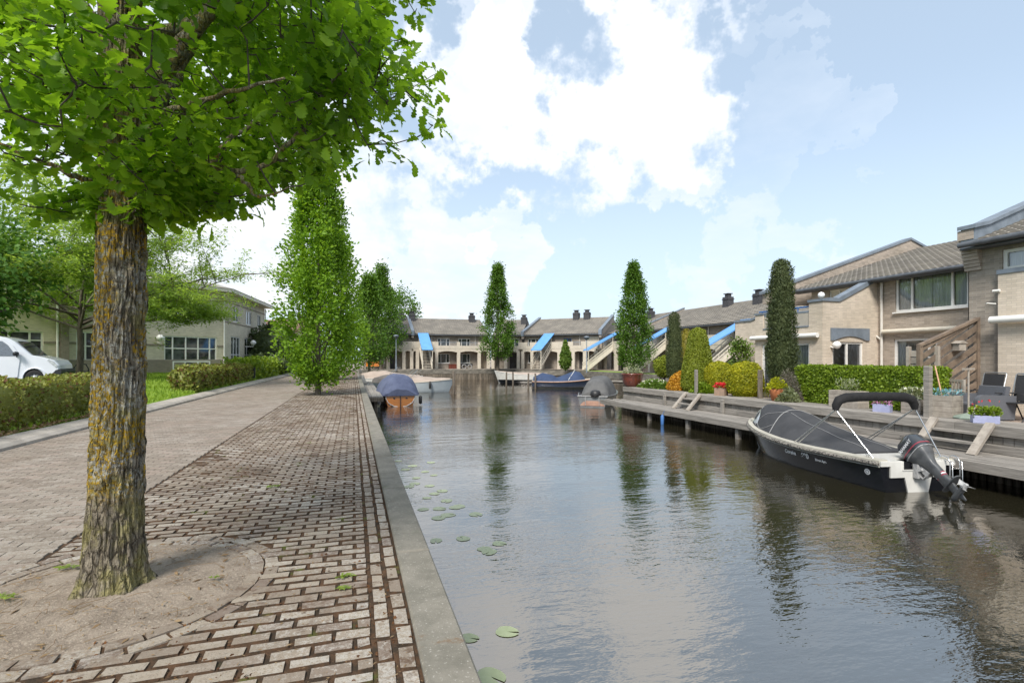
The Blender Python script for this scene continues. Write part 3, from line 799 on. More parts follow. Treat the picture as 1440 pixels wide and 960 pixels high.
for i, p in enumerate(pads+[(a,b,.10+.05*rnd.random(),None) for a,b in rest]):
    o = pm[i % 4]
    if used[i % 4]: o = o.copy(); COL.objects.link(o)
    used[i % 4] = True
    xy = on_ground(p[0], p[1], WATER); o.location = (xy[0], xy[1], WATER+.004); p = (*p[:2], p[2]*.78, p[3]); o.scale = (p[2],p[2],p[2]); o.rotation_euler = (0,0,rnd.random()*6.28)
    tag(o, p[3] or 'pale green lily pad in the loose drift along the quay', 'lily pad', 'lily pads along the quay')
# ================================================================== buildings
def tile_roof(mb, x0, x1, y0, z0, y1, z1, tw=.30, row=.36, amp=.030, m=0, ns=4):
    """pantile roof plane: rising from (y0,z0) to (y1,z1), stepped rows of rounded tiles"""
    L = math.hypot(y1-y0, z1-z0); uy, uz = (y1-y0)/L, (z1-z0)/L
    ny, nz = (-uz, uy) if uy > 0 else (uz, -uy)
    if nz < 0: ny, nz = -ny, -nz
    nr = max(1, int(L/row)); nc = max(1, int((x1-x0)/tw)); cols = nc*ns
    vs_ = []; fs_ = []
    for r_ in range(nr):
        for e in (0, 1):
            d = L*(r_+e)/nr; lift = .055 if e == 0 else .0
            for c in range(cols+1):
                x = x0+(x1-x0)*c/cols; h = lift+amp*abs(math.sin(PI*(c/ns)))**.7
                vs_.append((x, y0+uy*d+ny*h, z0+uz*d+nz*h))
    w = cols+1
    for r_ in range(nr):
        a = r_*2*w
        for c in range(cols):
            fs_.append((a+c, a+c+1, a+w+c+1, a+w+c))
            if r_ < nr-1: fs_.append((a+w+c, a+w+c+1, a+2*w+c+1, a+2*w+c))
    mb.add(vs_, fs_, m)
    t_ = .06                                              # underside and front edge
    mb.add([(x0,y0-ny*t_,z0-nz*t_),(x1,y0-ny*t_,z0-nz*t_),(x1,y1-ny*t_,z1-nz*t_),(x0,y1-ny*t_,z1-nz*t_),(x0,y0,z0+.03),(x1,y0,z0+.03),(x1,y1,z1),(x0,y1,z1)],
           [(3,2,1,0),(0,1,5,4),(1,2,6,5),(3,0,4,7)], m)

def window(parent, x0, x1, z0, z1, y, mull=(), trans=(), fr=.06, mat='white', glass='glass', curtain=None, name='window', sill=True, lab=None, sash=None):
    """framed window set in an opening whose glass stands at depth y"""
    f = MB(); d0, d1 = y-.05, y+.02
    f.box(x0, x0+fr, d0, d1, z0, z1); f.box(x1-fr, x1, d0, d1, z0, z1)
    f.box(x0+fr, x1-fr, d0, d1, z0, z0+fr); f.box(x0+fr, x1-fr, d0, d1, z1-fr, z1)
    for u in mull:
        x = x0+(x1-x0)*u; f.box(x-fr*.5, x+fr*.5, d0+.004, d1, z0+fr, z1-fr)
    for u in trans:
        z_ = z0+(z1-z0)*u; f.box(x0+fr, x1-fr, d0+.008, d1, z_-fr*.4, z_+fr*.4)
    if sill: f.box(x0-.05, x1+.05, y-.20, y-.052, z0-.06, z0-.004)
    o = f.build(name, M[mat], parent)
    if lab: o['label'] = lab
    g = MB(); a_, b_, c_, d_ = x0+fr*.7, x1-fr*.7, z0+fr*.7, z1-fr*.7; g.add([(a_,y,c_),(b_,y,c_),(b_,y,d_),(a_,y,d_)], [(0,1,2,3)]); g.build('pane', M[glass], o)
    if curtain:
        b = MB(); b.box(x0, x1, y+.35, y+.36, z0, z1); 
        b.box(x0-.02,x0,y+.02,y+.36,z0,z1); b.box(x1,x1+.02,y+.02,y+.36,z0,z1); b.box(x0,x1,y+.02,y+.36,z1,z1+.02); b.box(x0,x1,y+.02,y+.36,z0-.02,z0)
        b.build('room', M['render'], o)
        c = MB(); vs_ = []; 
        for (a, bb) in curtain:
            n = max(6, int((bb-a)*(x1-x0)/.022)); k = len(c.v); q = []
            for i in range(n+1):
                x = x0+(x1-x0)*(a+(bb-a)*i/n); yy = y+.075+.028*math.sin(i*1.1)+.012*math.sin(i*.37)
                q += [(x,yy,z0+.04),(x,yy,z1-.04)]
            c.add(q, [(2*i,2*i+2,2*i+3,2*i+1) for i in range(n)], 0, True)
        c.build('curtain', M['curtain'], o)
    return o

def door(parent, x0, x1, z0, z1, y, mat):
    d = MB(); d.box(x0, x1, y-.03, y+.03, z0, z1); d.box(x0-.06, x0, y-.05, y+.03, z0, z1+.06); d.box(x1, x1+.06, y-.05, y+.03, z0, z1+.06); d.box(x0, x1, y-.05, y+.03, z1, z1+.06)
    o = d.build('door', M[mat], parent)
    h = MB(); h.tube([(x1-.1,y-.07,z0+1.0),(x1-.22,y-.07,z0+1.0)], .012, 6); h.build('handle', M['steel'], o)
    return o

def staircase(parent, x, w, top, run, out=0.0, solid=False, cz=(4.75, 2.45), canopy=True):
    s = MB()
    for xx in (x-w/2, x+w/2):
        s.beam((xx,out,top),(xx,out-run,.0), .07, .26)
        for k in range(4):
            f = .02+k*.32; yb = out-run*f; zb = top*(1-f)
            s.beam((xx,yb,zb),(xx,yb,zb+.95), .045, .045)
        s.beam((xx,out,top+.95),(xx,out-run,.95), .06, .06); s.beam((xx,out,top+.5),(xx,out-run,.5), .04, .04)
        if solid:
            s.prism([(out,top-.12),(out-run,-.0),(out-run,.62),(out,top+.72)], lambda a,b,c: (c,a,b), xx-.02, xx+.02)
    n = 14
    for k in range(n):
        f = (k+.5)/n; s.box(x-w/2+.035, x+w/2-.035, out-run*f-.14, out-run*f+.14, top*(1-f)-.02, top*(1-f)+.03)
    o = s.build('staircase', M['cream'] if solid else M['concrete_band'], parent)
    if canopy:
        c = MB(); yb = out-run+.15
        c.prism([(out+.9,cz[0]),(yb,cz[1]),(yb,cz[1]+.07),(out+.9,cz[0]+.07)], lambda a,b,c_: (c_,a,b), x-w/2-.1, x+w/2+.1)
        for xx in (x-w/2-.1, x+w/2+.1): c.beam((xx,out+.9,cz[0]+.035),(xx,yb,cz[1]+.035), .05, .10)
        o2 = c.build('canopy', M['blue'], o)
        for xx in (x-w/2-.06, x+w/2+.06):
            p = MB(); p.beam((xx,yb+.1,0),(xx,yb+.1,cz[1]), .07, .07); p.build('canopy_post', M['cream'], o)
            p = MB(); p.beam((xx,out-.1,top*.96),(xx,out-.1,cz[1]+(cz[0]-cz[1])*.8), .06, .06); p.build('canopy_post', M['cream'], o)
    return o

def coping_wall(parent, x, y0, z0, y1, z1, th=.32, drop=.5, top=.45, mat='brick_grey', cap='lead'):
    w = MB(); w.prism([(y0,z0-drop),(y1,z1-drop),(y1,z1+top-.06),(y0,z0+top-.06)], lambda a,b,c: (c,a,b), x-th/2, x+th/2)
    o = w.build('party_wall', M[mat], parent)
    c = MB(); c.prism([(y0-.12,z0+top-.1),(y1,z1+top-.05),(y1,z1+top+.05),(y0-.12,z0+top+.02)], lambda a,b,c_: (c_,a,b), x-th/2-.05, x+th/2+.05)
    c.box(x-th/2-.045, x+th/2+.045, y0-.125, y0-.004, z0-.15, z0+top-.02)
    c.build('coping', M[cap], o)

def terrace(label, O, ang, L, zg, bays, uppers, lows, stairs=(), chims=(), copings=(), railings=(), downs=(), bx=1.25, lights=False, doors=(), ends=(True, True), solid=False, group='terraced houses round the basin'):
    """row house with arcade, balcony front, upper storey set back, tiled saddle roof"""
    r = thing('terraced_house', label, 'house', (O[0], O[1], zg), ang, group)
    EV, RG, YE, YR, YB = 4.62, 7.05, .75, 6.2, 11.6
    w = MB()
    w.wall(0, L, 0, EV+.05, bx, [(a,b,c,d) for a,b,c,d,*_ in uppers]+[(a,b,c,d) for a,b,c,d,*_ in lows]+[(a,b,0.0,c) for a,b,c,_ in doors], .12)
    w.box(0, L, YB-.2, YB, 0, EV)
    for xx in (0.0, L-.02):
        w.prism([(bx,0),(YB-.2,0),(YB-.2,EV),(YR,RG-.08),(bx,EV+.2)], lambda a,b,c: (c,a,b), xx, xx+.02)
    w.build('wall', M['brick_grey'], r)
    s = MB(); s.box(0, L, .22, bx, 2.50, 2.68); s.build('balcony_slab', M['concrete_band'], r)
    # arcade of light render: pillars, arched beams, balcony parapet
    a = MB()
    ps = sorted(bays); pw = .42
    for p in ps: a.bbox(p-pw/2, p+pw/2, -.04, .34, 0, 2.42, .004)
    edges = [0]+ps+[L]
    for u, v in zip(edges, edges[1:]):
        if v-u < .5: continue
        n = 8; arc = [(u+(v-u)*i/n, 2.10+.28*math.sin(PI*i/n)**.6) for i in range(n+1)]
        for i in range(n):
            a.prism([arc[i], arc[i+1], (arc[i+1][0],2.70), (arc[i][0],2.70)], lambda x_,z_,c: (x_,c,z_), 0.0, .21)
    cuts = sorted(railings); x = 0
    for c0, c1 in cuts+[(L, L)]:
        if c0 > x: a.box(x, c0, -.02, .19, 2.70, 3.62)
        if c1 > c0: a.box(c0, c1, -.02, .19, 2.70, 3.12)
        x = c1
    a.build('arcade', M['concrete_band'], r)
    if cuts:
        q = MB()
        for c0, c1 in cuts:
            q.box(c0+.02, c1-.02, .06, .10, 3.55, 3.62)
            k = c0+.05
            while k < c1: q.box(k-.012, k+.012, .07, .09, 3.12, 3.55); k += .12
        q.build('railing', M['lead'], r)
    for xx in ends_sep(edges): 
        pass
    for u in uppers:
        window(r, u[0], u[1], u[2], u[3], bx+.10, u[4] if len(u) > 4 else (.28,.72), fr=.075, glass=u[5] if len(u) > 5 else 'glass', mat=u[6] if len(u) > 6 else 'white')
    for u in lows: window(r, u[0], u[1], u[2], u[3], bx+.10, u[4] if len(u) > 4 else (.28,.72), fr=.075)
    for x0, x1, h, m_ in doors: door(r, x0+.06, x1-.06, 0.0, h-.06, bx+.09, m_)
    t_ = MB(); tile_roof(t_, -.02, L+.02, YE, EV+.03, YR, RG, .34, .42, .035); tile_roof(t_, -.02, L+.02, YB+.4, EV+.03, YR, RG, .6, .8, .02, ns=2)
    t_.tube([(0,YR,RG+.02),(L,YR,RG+.02)], .13, 8)
    ro = t_.build('roof', M['tile_far'], r)
    gt = MB(); gt.box(0, L, YE-.12, YE+.02, EV-.1, EV+.02); gt.box(0, L, YE+.03, bx, EV-.12, EV-.06); gt.build('gutter', M['lead_dark'], r)
    for cx, cy in chims:
        c = MB(); zz = EV+(RG-EV)*(cy-YE)/(YR-YE)
        c.box(cx-.42, cx+.42, cy-.35, cy+.35, zz-.3, zz+.95); c.box(cx-.47, cx+.47, cy-.40, cy+.40, zz+.68, zz+.76); c.box(cx-.25, cx+.25, cy-.2, cy+.2, zz+.95, zz+1.25); c.box(cx-.36, cx+.36, cy-.3, cy+.3, zz+1.25, zz+1.32)
        c.build('chimney', M['chimney'], ro)
    for xx in copings: coping_wall(r, xx, YE-.15, EV+.02, YR+.4, RG)
    if downs:
        for xx in downs: d = MB(); d.tube([(xx,bx-.07,2.7),(xx,bx-.07,EV-.1)], .05, 6); d.build('downpipe', M['pipe'], r)
    for xs_, w_ in stairs: staircase(r, xs_, w_, 2.68, 3.7, 0.0, solid)
    return r
def ends_sep(e): return []

# --- far side of the basin. The facade of A stands square across the canal at y = 68.5
TA = 68.5
def nx(px, T):                              # x where a sight line meets the plane y = T
    dx = (px-720)/720
    nn, tt = CS*dx+SN, -SN*dx+CS
    return T*nn/tt
xA0, xA1, xA2 = nx(512,TA), nx(581,TA), nx(690,TA)
def la(px): return nx(px,TA)-xA1
LA = xA2-xA1
terrace('far terraced house at the canal head, blue canopy at its left end', (xA1,TA), 0, LA, .12,
        bays=[la(586)+.1, la(614), la(645), la(674), la(687)], uppers=[(la(617),la(635),2.75,4.15),(la(647),la(664),2.75,4.15)],
        lows=[(la(617.5),la(634.5),.75,2.05),(la(648),la(664),.75,2.05)], stairs=[(la(596),1.15)], chims=[(la(586),5.6),(la(676),5.6)], copings=[0.0],
        railings=[(la(616.5),la(642.5)),(la(647),la(672))], downs=[la(609),la(671)], doors=[(la(602),la(609),2.25,'door'),(la(676),la(686),2.2,'door_beige')])
lb = lambda px: nx(px,TA)-xA0
L0 = xA1-xA0-.02
terrace('far terraced house half hidden by quay trees, left of the first blue canopy', (xA0,TA), 0, L0, .12,
        bays=[lb(546),lb(568),lb(581)-.2], uppers=[(lb(556),lb(562),2.75,4.1,(.5,))], lows=[(lb(526),lb(542),.75,2.05)], chims=[(lb(569),5.6)],
        railings=[(lb(545),lb(566))], doors=[(lb(549),lb(556),2.25,'door'),(lb(571),lb(580),2.2,'door_beige')], downs=[lb(543)])
p3 = at_depth(732, 70.0); p4 = at_depth(843, 65.0)
d = (p3[0]-xA2, p3[1]-TA); L1 = math.hypot(*d)-.04
terrace('narrow terraced house in the corner, behind the tree in the middle of the far quay', (xA2+.03,TA), math.atan2(d[1],d[0]), L1, .10,
        bays=[.3, L1*.5, L1-.3], uppers=[(L1*.6,L1*.9,2.75,4.15,(.5,))], lows=[], chims=[(L1*.92,4.9)], doors=[(L1*.58,L1*.58+1.0,2.2,'door')], railings=[(L1*.55,L1-.3)])
d = (p4[0]-p3[0], p4[1]-p3[1]); LB = math.hypot(*d); angB = math.atan2(d[1],d[0])
def lx(px):                                # along B's facade
    dx = (px-720)/720; n_, t_ = CS*dx+SN, -SN*dx+CS
    ux, uy = d[0]/LB, d[1]/LB
    det = n_*(-uy)+ux*t_
    s = (n_*p3[1]-t_*p3[0])/(-(n_*uy-t_*ux))
    return -s if s < 0 else s
terrace('far terraced house with twin ridge chimneys and an open blue covered stair', p3, angB, LB-.03, .08,
        bays=[lx(734)+.1,lx(748),lx(762),lx(786),lx(806),lx(822),lx(838)], uppers=[(lx(737),lx(752),2.75,4.15),(lx(788),lx(799),2.85,4.1,(.45,),'glass','blue_frame'),(lx(819),lx(838),2.75,4.25,(),'cream')],
        lows=[(lx(737),lx(745),.8,2.05,(.5,))], stairs=[(lx(769),1.2)], chims=[(lx(789),6.0),(lx(805),6.0)], copings=[.0,LB-.1],
        railings=[(lx(727)+.5,lx(745)),(lx(806),lx(817))], downs=[lx(759),lx(811)], doors=[(lx(810),lx(820),2.25,'door'),(lx(752),lx(756),2.2,'door')])
# --- row C along the right side of the basin, facade on x = 31
NC = 31.0
def crow(lab, t0, t1, stair_t, chims, cop=(), z=.02):
    L = t0-t1                               # local x runs towards the viewer
    fx = lambda t_: t0-t_
    terrace(lab, (NC, t0), -PI/2, L-.03, z, bays=[.4, fx(stair_t)-2.6, fx(stair_t)+1.0, fx(stair_t)+3.4, L-.5], uppers=[(fx(stair_t)-2.2,fx(stair_t)-.9,2.75,4.1,(.5,)),(min(fx(stair_t)+1.0,L-2.6),min(fx(stair_t)+3.0,L-.8),2.75,4.15)],
            lows=[(fx(stair_t)+1.5,fx(stair_t)+3.0,.75,2.05)], stairs=[(fx(stair_t),1.15)], chims=chims, copings=cop, railings=[(max(0.1,fx(stair_t)-2.3),fx(stair_t)-.8)], doors=[(fx(stair_t)+.1,fx(stair_t)+.95,2.2,'door')], downs=[.3], solid=True)
crow('terraced house whose blue canopied stair stands just left of the upright tree behind the pot', 60.2, 52.2, 57.9, [(3.4,5.0)])
crow('terraced house behind the upright tree with the pot, blue canopy right of that tree', 52.2, 41.2, 46.6, [(8.6,5.7)], (0.0,))
crow('terraced house with two dark chimneys, its covered stair behind the cone topiary', 41.2, 26.5, 35.6, [(2.3,5.2),(4.1,5.2)], ())

# --- house beside the terrace steps: big window and gable wall (facade on x = 20)
NH, TH = 20.0, 18.3
r = thing('brick_house', 'brown brick house with the wide white framed upstairs window above the clipped hedge', 'house', (NH, TH, 0), -PI/2)
def hx(px, off=0): return TH-on_n(px, NH+off)[0]
def hz(px, py, off=0): return z_at(py, on_n(px, NH+off)[1])
LH = TH-10.3
bw = (hx(1259), hx(1362), (hz(1259,440)+hz(1362,429))/2, (hz(1259,387)+hz(1362,373))/2)
lw = (hx(1257), hx(1318), .05, 2.25)
uw = (hx(1166), hx(1214), 3.0, hz(1190,405))
w = MB(); w.wall(0, LH, 0, 4.78, 0, [bw, lw, uw], .12); w.box(0, .02, .0, 16, 0, 4.0); w.box(LH-.02, LH, 0, 16, 0, 4.7); w.build('wall', M['brick_brown'], r)
window(r, *bw, .1, (.235,.785), fr=.075, glass='clear', curtain=((.02,.22),(.25,.50),(.5,.775),(.80,.99)), lab='wide three light upstairs window with net curtains')
window(r, *lw, .1, (.8,), fr=.08, glass='clear', curtain=((.03,.22),))
window(r, *uw, .1, (.3,.62,.8), fr=.06, glass='cream', sill=False)
S = .305; eY, eZ = -.5, 4.60
t_ = MB(); tile_roof(t_, -.75, LH+.0, eY, eZ, 8.0, eZ+S*8.5, .235, .31, .024, ns=6); tile_roof(t_, .0, LH, 16.5, eZ, 8.0, eZ+S*8.5, .6, .8, .02, ns=2)
ro = t_.build('roof', M['tile'], r)
g = MB(); g.tube([(-.75,eY-.06,eZ-.02),(LH-.02,eY-.06,eZ-.02)], .075, 8); g.box(-.7, LH-.02, eY+.05, -.01, eZ-.09, eZ-.05); g.build('gutter', M['lead_dark'], r)
sf = MB(); sf.box(-.8,-.70,eY,8,eZ-.1,eZ-.02) if False else None
# its far gable wall rising above the roof, blue grey coping
w = MB(); prof = [(-1.35,4.1),(16.6,4.1),(16.2,eZ+.35),(7.9,7.72),(-1.35,4.60)]
w.prism(prof, lambda a,b,c: (c,a,b), -1.5, -1.18)
gw = w.build('gable_wall', M['brick_brown'], r)
c = MB(); c.prism([(-1.5,4.55),(7.9,7.72),(16.4,eZ+.35),(16.4,eZ+.45),(7.9,7.84),(-1.5,4.67)], lambda a,b,c_: (c_,a,b), -1.56, -1.12); c.build('coping', M['lead'], gw)
d_ = MB(); x_ = hx(1241.5); d_.tube([(x_,-.07,.05),(x_,-.07,4.5)], .05, 10); d_.tube([(x_-.35,-.07,2.62),(x_-.3,-.07,2.45),(x_-.02,-.07,2.25)], .045, 8); d_.box(x_-.48,x_-.22,-.17,-.01,2.6,2.85)
for zz in (1.0,2.5,3.9): d_.tube([(x_,-.07,zz),(x_,-.07,zz+.05)], .06, 10)
d_.build('downpipe', M['pipe'], r)
a = MB(); a.tube([(hx(1245),-.14,2.55),(hx(1350),-.14,2.55)], .085, 12); a.build('awning_case', M['cream'], r)
# the extension with balcony, front on x = 16.2, between y = 14.4 and 17.7
NE, TE = 17.15, 15.2
ex = lambda px: TH-on_n(px, NE)[0]
xe0, xe1 = ex(1062), TH-TE
fy = NE-NH
e = MB()
sw_h = (NH-17.25-0.0)
def sy(px):                                # local y on the near side wall (plane y_world = TE)
    return nx(px, TE)-NH
swin = (sy(1171), sy(1214), .05, 2.15)
dr = (ex(1071), ex(1138), .05, 2.12)
e.wall(xe0, xe1, 0, 2.75, fy, [dr], .12)
e.box(xe0, ex(1073), fy, fy+.25, 2.75, 3.42); e.box(ex(1137.5), xe1-.004, fy, fy+.25, 2.75, 3.698)
e.wall(fy, -.0, 0, 3.70, xe1, [swin], -.12, fn=lambda a,b,c: (c,a,b))
e.prism([(sy(1180),3.70),(-.02,3.70),(-.02,4.64)], lambda a,b,c: (c,a,b), xe1-.24, xe1)
e.box(xe0, xe1-.3, fy+.3, -.02, 2.5, 2.7)
eo = e.build('extension_wall', M['brick_light'], r)
p = MB(); p.box(ex(1073), ex(1137.5), fy+.06, fy+.2, 2.80, 3.32); p.build('balcony_front', M['render'], r)
c = MB(); c.box(ex(1073)+.01, ex(1137.5)-.01, fy-.03, fy+.24, 2.752, 2.80); c.box(ex(1073), ex(1137.5), fy+.05, fy+.21, 3.322, 3.40)
c.box(ex(1137)-.02, xe1+.05, fy-.05, fy+.3, 3.703, 3.80)
c.prism([(fy+.30,3.703),(sy(1180),3.703),(-.02,4.62),(-.02,4.80),(sy(1178),3.84),(fy+.30,3.84)], lambda a,b,c_: (c_,a,b), xe1-.32, xe1+.05)
c.box(xe0-.03, ex(1073)+.03, fy-.04, fy+.28, 3.423, 3.49)
c.build('coping', M['lead'], r)
rl = MB(); 
for k in np.linspace(xe0+.3, ex(1137), 5): rl.beam((k,fy+.13,3.4),(k,fy+.13,3.55), .03, .03)
rl.beam((xe0+.1,fy+.13,3.56),(ex(1137),fy+.13,3.56), .05, .05); rl.build('railing', M['blue_frame'], r)
window(r, *dr, fy+.1, (.5,), fr=.08, glass='clear', curtain=((.02,.5),(.55,.98)), name='patio_door', lab='white framed patio door with pleated net curtains')
a = MB(); a.tube([(xe0-.12,fy-.12,2.40),(xe1-.12,fy-.12,2.40)], .095, 12); a.build('awning_case', M['white'], r)
# side window built in its own turned frame
# local x of the turned frame runs along +y, its -y looks to the viewer
o = window(r, swin[0], swin[1], swin[2], swin[3], .1, (.5,), fr=.08, glass='clear', curtain=((.6,.97),(.02,.12))); o.location = (xe1, 0, 0); o.rotation_euler = (0,0,PI/2)
l = MB(); x0_, x1_ = swin[0]-.12, swin[1]+.28
l.prism([(x0_,2.2),(x0_,2.68),(x1_,2.68),(x1_,2.2)]+[(x1_-.15-(x1_-x0_-.3)*i/10, 2.2+.17*math.sin(PI*i/10)) for i in range(11)], lambda a,b,c_: (xe1+c_,a,b), .006, .05)
l.build('lintel', M['lead'], r)
g = MB(); gx = sy(1168); g.tube([(xe1,gx,1.95),(xe1+.12,gx,1.93)], .03, 8); g.lathe([(.005,-.15),(.09,-.12),(.15,-.02),(.15,.04),(.09,.12),(.005,.15)], (xe1+.18,gx+.1,2.02), 18); g.build('globe_lamp', M['globe'], r)
g = MB(); g.lathe([(.005,-.13),(.09,-.09),(.13,0),(.09,.09),(.005,.13)], (xe1-.5,fy+.5,4.0), 16); g.tube([(xe1-.5,fy+.5,3.72),(xe1-.5,fy+.5,3.9)], .03, 8); g.build('globe_lamp', M['globe'], r)

# --- nearest house at the right edge (facade on x = 17)
N1, T1 = 17.0, 10.25
r = thing('brick_house', 'grey brown brick house at the right edge with stepped brick corbel and dark metal verge', 'house', (N1, T1, 0), -PI/2)
qx = lambda px, off=0: T1-on_n(px, N1+off)[0]
L = 12.0; S1 = .36
w = MB(); bayx = qx(1407)
win = (qx(1408)+.02, qx(1408)+1.5, z_at(378, on_n(1425,N1)[1]), z_at(349, on_n(1425,N1)[1]))
w.wall(0, L, 0, 4.95, 0, [win], .12); w.box(0, .02, 0, 15, 0, 4.8); w.box(L-.02, L, 0, 15, 0, 4.8); w.build('wall', M['brick_grey'], r)
window(r, *win, .1, (), fr=.09, glass='clear', curtain=((.02,.3),(.6,.98)), sill=False)
b = MB(); b.box(bayx+.03, L, -.16, -.004, 0, win[2]-.12); b.build('bay_wall', M['brick_light'], r)
c = MB(); c.box(bayx+.01, L, -.19, -.0, win[2]-.117, win[2]-.0); c.build('coping', M['lead'], r)
a = MB(); a.tube([(bayx-.05,-.32,2.55),(L,-.32,2.55)], .10, 12); a.build('awning_case', M['white'], r)
g = MB(); g.tube([(bayx-.02,-.16,3.0),(bayx-.12,-.36,3.02)], .018, 6); g.build('wall_bracket', M['white'], r)
g = MB(); g.tube([(bayx-.06,-.2,3.35),(bayx+.1,-.2,3.35)], .04, 8); g.build('wall_bracket', M['white'], r)
t_ = MB(); tile_roof(t_, .37, L, -.5, 4.72, 8.0, 4.72+S1*8.5, .235, .31, .024, ns=6); tile_roof(t_, 0, L, 16.5, 4.72, 8, 4.72+S1*8.5, .6, .8, .02, ns=2); ro = t_.build('roof', M['tile'], r)
g = MB(); g.tube([(.1,-.56,4.70),(L,-.56,4.70)], .08, 8); g.box(.05, L, -.45, -.01, 4.58, 4.62); g.build('gutter', M['lead_dark'], r)
k_ = MB()
for i in range(9): k_.box(-.06, .34, -.06-.030*i, .05, 4.02+.095*i, 4.02+.095*i+.088)
k_.box(-.06, .34, -.36, .05, 4.875, 5.15); k_.build('corbel', M['brick_brown'], r)
v = MB(); v.prism([(-.34,4.60),(8.0,4.50+S1*8.66),(8.0,5.20+S1*8.66),(.2,5.30),(-.34,5.20)], lambda a,b,c_: (c_,a,b), .02, .36)
v.build('verge_wall', M['lead'], r)
v = MB(); v.prism([(-.40,5.16),(.2,5.30),(8.0,5.21+S1*8.66),(8.0,5.31+S1*8.66),(.2,5.40),(-.40,5.27)], lambda a,b,c_: (c_,a,b), -.04, .42); v.build('coping', M['lead'], r)

# --- next house beyond the gable: plain pale side wing with a flat roof
r = thing('brick_house', 'pale brick wing with sloped grey coping left of the dark yew column', 'house', (NH-.1, 23.1, 0), -PI/2)
w = MB(); w.wall(0, 3.2, 0, 3.45, 0, [(2.55,3.0,1.15,1.75)], .15); w.box(0, .02, 0, 10, 0, 3.45); w.box(3.18,3.2,0,10,0,3.45); w.box(0,3.2,9.98,10,0,3.45); w.box(.02,3.18,.02,9.9,3.38,3.42); w.build('wall', M['brick_light'], r)
c = MB(); c.prism([(-.05,3.453),(1.2,3.453),(3.2,4.0),(3.2,4.10),(1.15,3.56),(-.05,3.56)], lambda a,b,c_: (a,c_,b), -.05, .25); c.build('coping', M['lead'], r)
w = MB(); w.prism([(1.2,3.45),(3.2,3.45),(3.2,3.995)], lambda a,b,c_: (a,c_,b), .0, .2); w.build('upstand', M['brick_light'], r)
window(r, 2.55, 3.0, 1.15, 1.75, .12, (), fr=.04, mat='lead_dark', sill=False)
mb = MB(); mb.tube([(0,0,0),(0,0,2.6)], .02, 6)
for k in range(7): mb.beam((0,-.25+.03*k,.5+.28*k),(0,.25-.03*k,.5+.28*k), .015, .015)
r_ = thing('tv_aerial', 'thin rooftop aerial mast standing on the tiled ridge near the yew column', 'aerial', (33.0, 34.2, 5.3)); mb.build('mast', M['metal_dark'], r_)

# --- cream brick office building on the left
Pc = at_depth(315, 41.0)
dF = Vector((CS*(-.467)+SN*(-.885), -SN*(-.467)+CS*(-.885), 0))   # along the front, away from its far corner
angF = math.atan2(-dF.y, -dF.x)            # local x points to the far corner
r = thing('office_building', 'two storey cream brick building with white grid windows behind the lawn', 'building', (Pc[0], Pc[1], .42), angF)
ux = Vector((math.cos(angF), math.sin(angF)))
def fs(px):                                # local x along the front for an image column
    dx = (px-720)/720; n_, t__ = CS*dx+SN, -SN*dx+CS
    A = np.array([[n_, -ux.x],[t__, -ux.y]]); k = np.linalg.solve(A, np.array([Pc[0], Pc[1]])); return k[1], k[0]
def fz(px, py): s_, dep = fs(px); return z_at(py, dep)-.42
LF = 26.0
H2 = 6.35
wins = []
def fw(px0, px1, py0, py1, mull, tr, nm='window'):
    zc = (px0+px1)/2; za, zb = sorted((fz(zc,py1), fz(zc,py0))); wins.append((fs(px0)[0], fs(px1)[0], za, zb, mull, tr))
fw(231, 305, 507, 473, (.155,.395,.63,.86), (.5,)); fw(-40, 61, 531, 464, (.25,.5,.8), (.45,.8)); fw(107, 133, 507, 466, (.52,), (.5,))
fw(235, 282, 443, 424, (.3,.5), ()); fw(291, 303, 445, 430, (), ()); fw(112, 128, 430, 405, (.5,), ()); fw(20, 52, 425, 395, (.5,), ()); fw(150,200,432,410,(.5,),())
low = (fs(242)[0], fs(295)[0], fz(268,523), wins[0][2]-.005)
w = MB(); w.wall(-LF, 0, 0, H2, 0, [q[:4] for q in wins], .12); w.build('wall', M['brick_cream'], r)
p = MB(); p.box(-LF, .0, -.06, -.005, 0, 1.0); p.build('plinth', M['brick_plinth'], r)
bnd = MB()
for zz, hh in ((1.98,.14),(wins[3][2]-.22,.10),(fz(300,424)+.25,.10)):
    x_ = -LF
    for q in sorted(wins, key=lambda q: q[0])+[(0,0,0,0)]:
        if q[3] and not (q[2] < zz+hh and q[3] > zz): continue
        if q[0] > x_: bnd.box(x_, q[0], -.03, -.004, zz, zz+hh)
        x_ = max(x_, q[1])
bnd.build('brick_band', M['brick_plinth'], r)
for q in wins: window(r, *q[:4], .1, q[4], q[5], fr=.09, sill=False)
window(r, low[0], low[1], max(.25, low[2]), low[3]-.02, -.02, (.32,.66), (), fr=.09, sill=False)
pr = MB(); pr.box(fs(83)[0], fs(95)[0], -.22, -.065, 0, H2); pr.build('pilaster', M['brick_plinth'], r)
dp = MB(); xx = fs(79)[0]; dp.tube([(xx,-.16,.1),(xx,-.16,H2-.1)], .06, 8); dp.build('downpipe', M['white'], r); dp = MB(); xx = fs(314)[0]; dp.tube([(xx,-.12,.1),(xx,-.12,H2-.1)], .055, 8); dp.build('downpipe', M['white'], r)
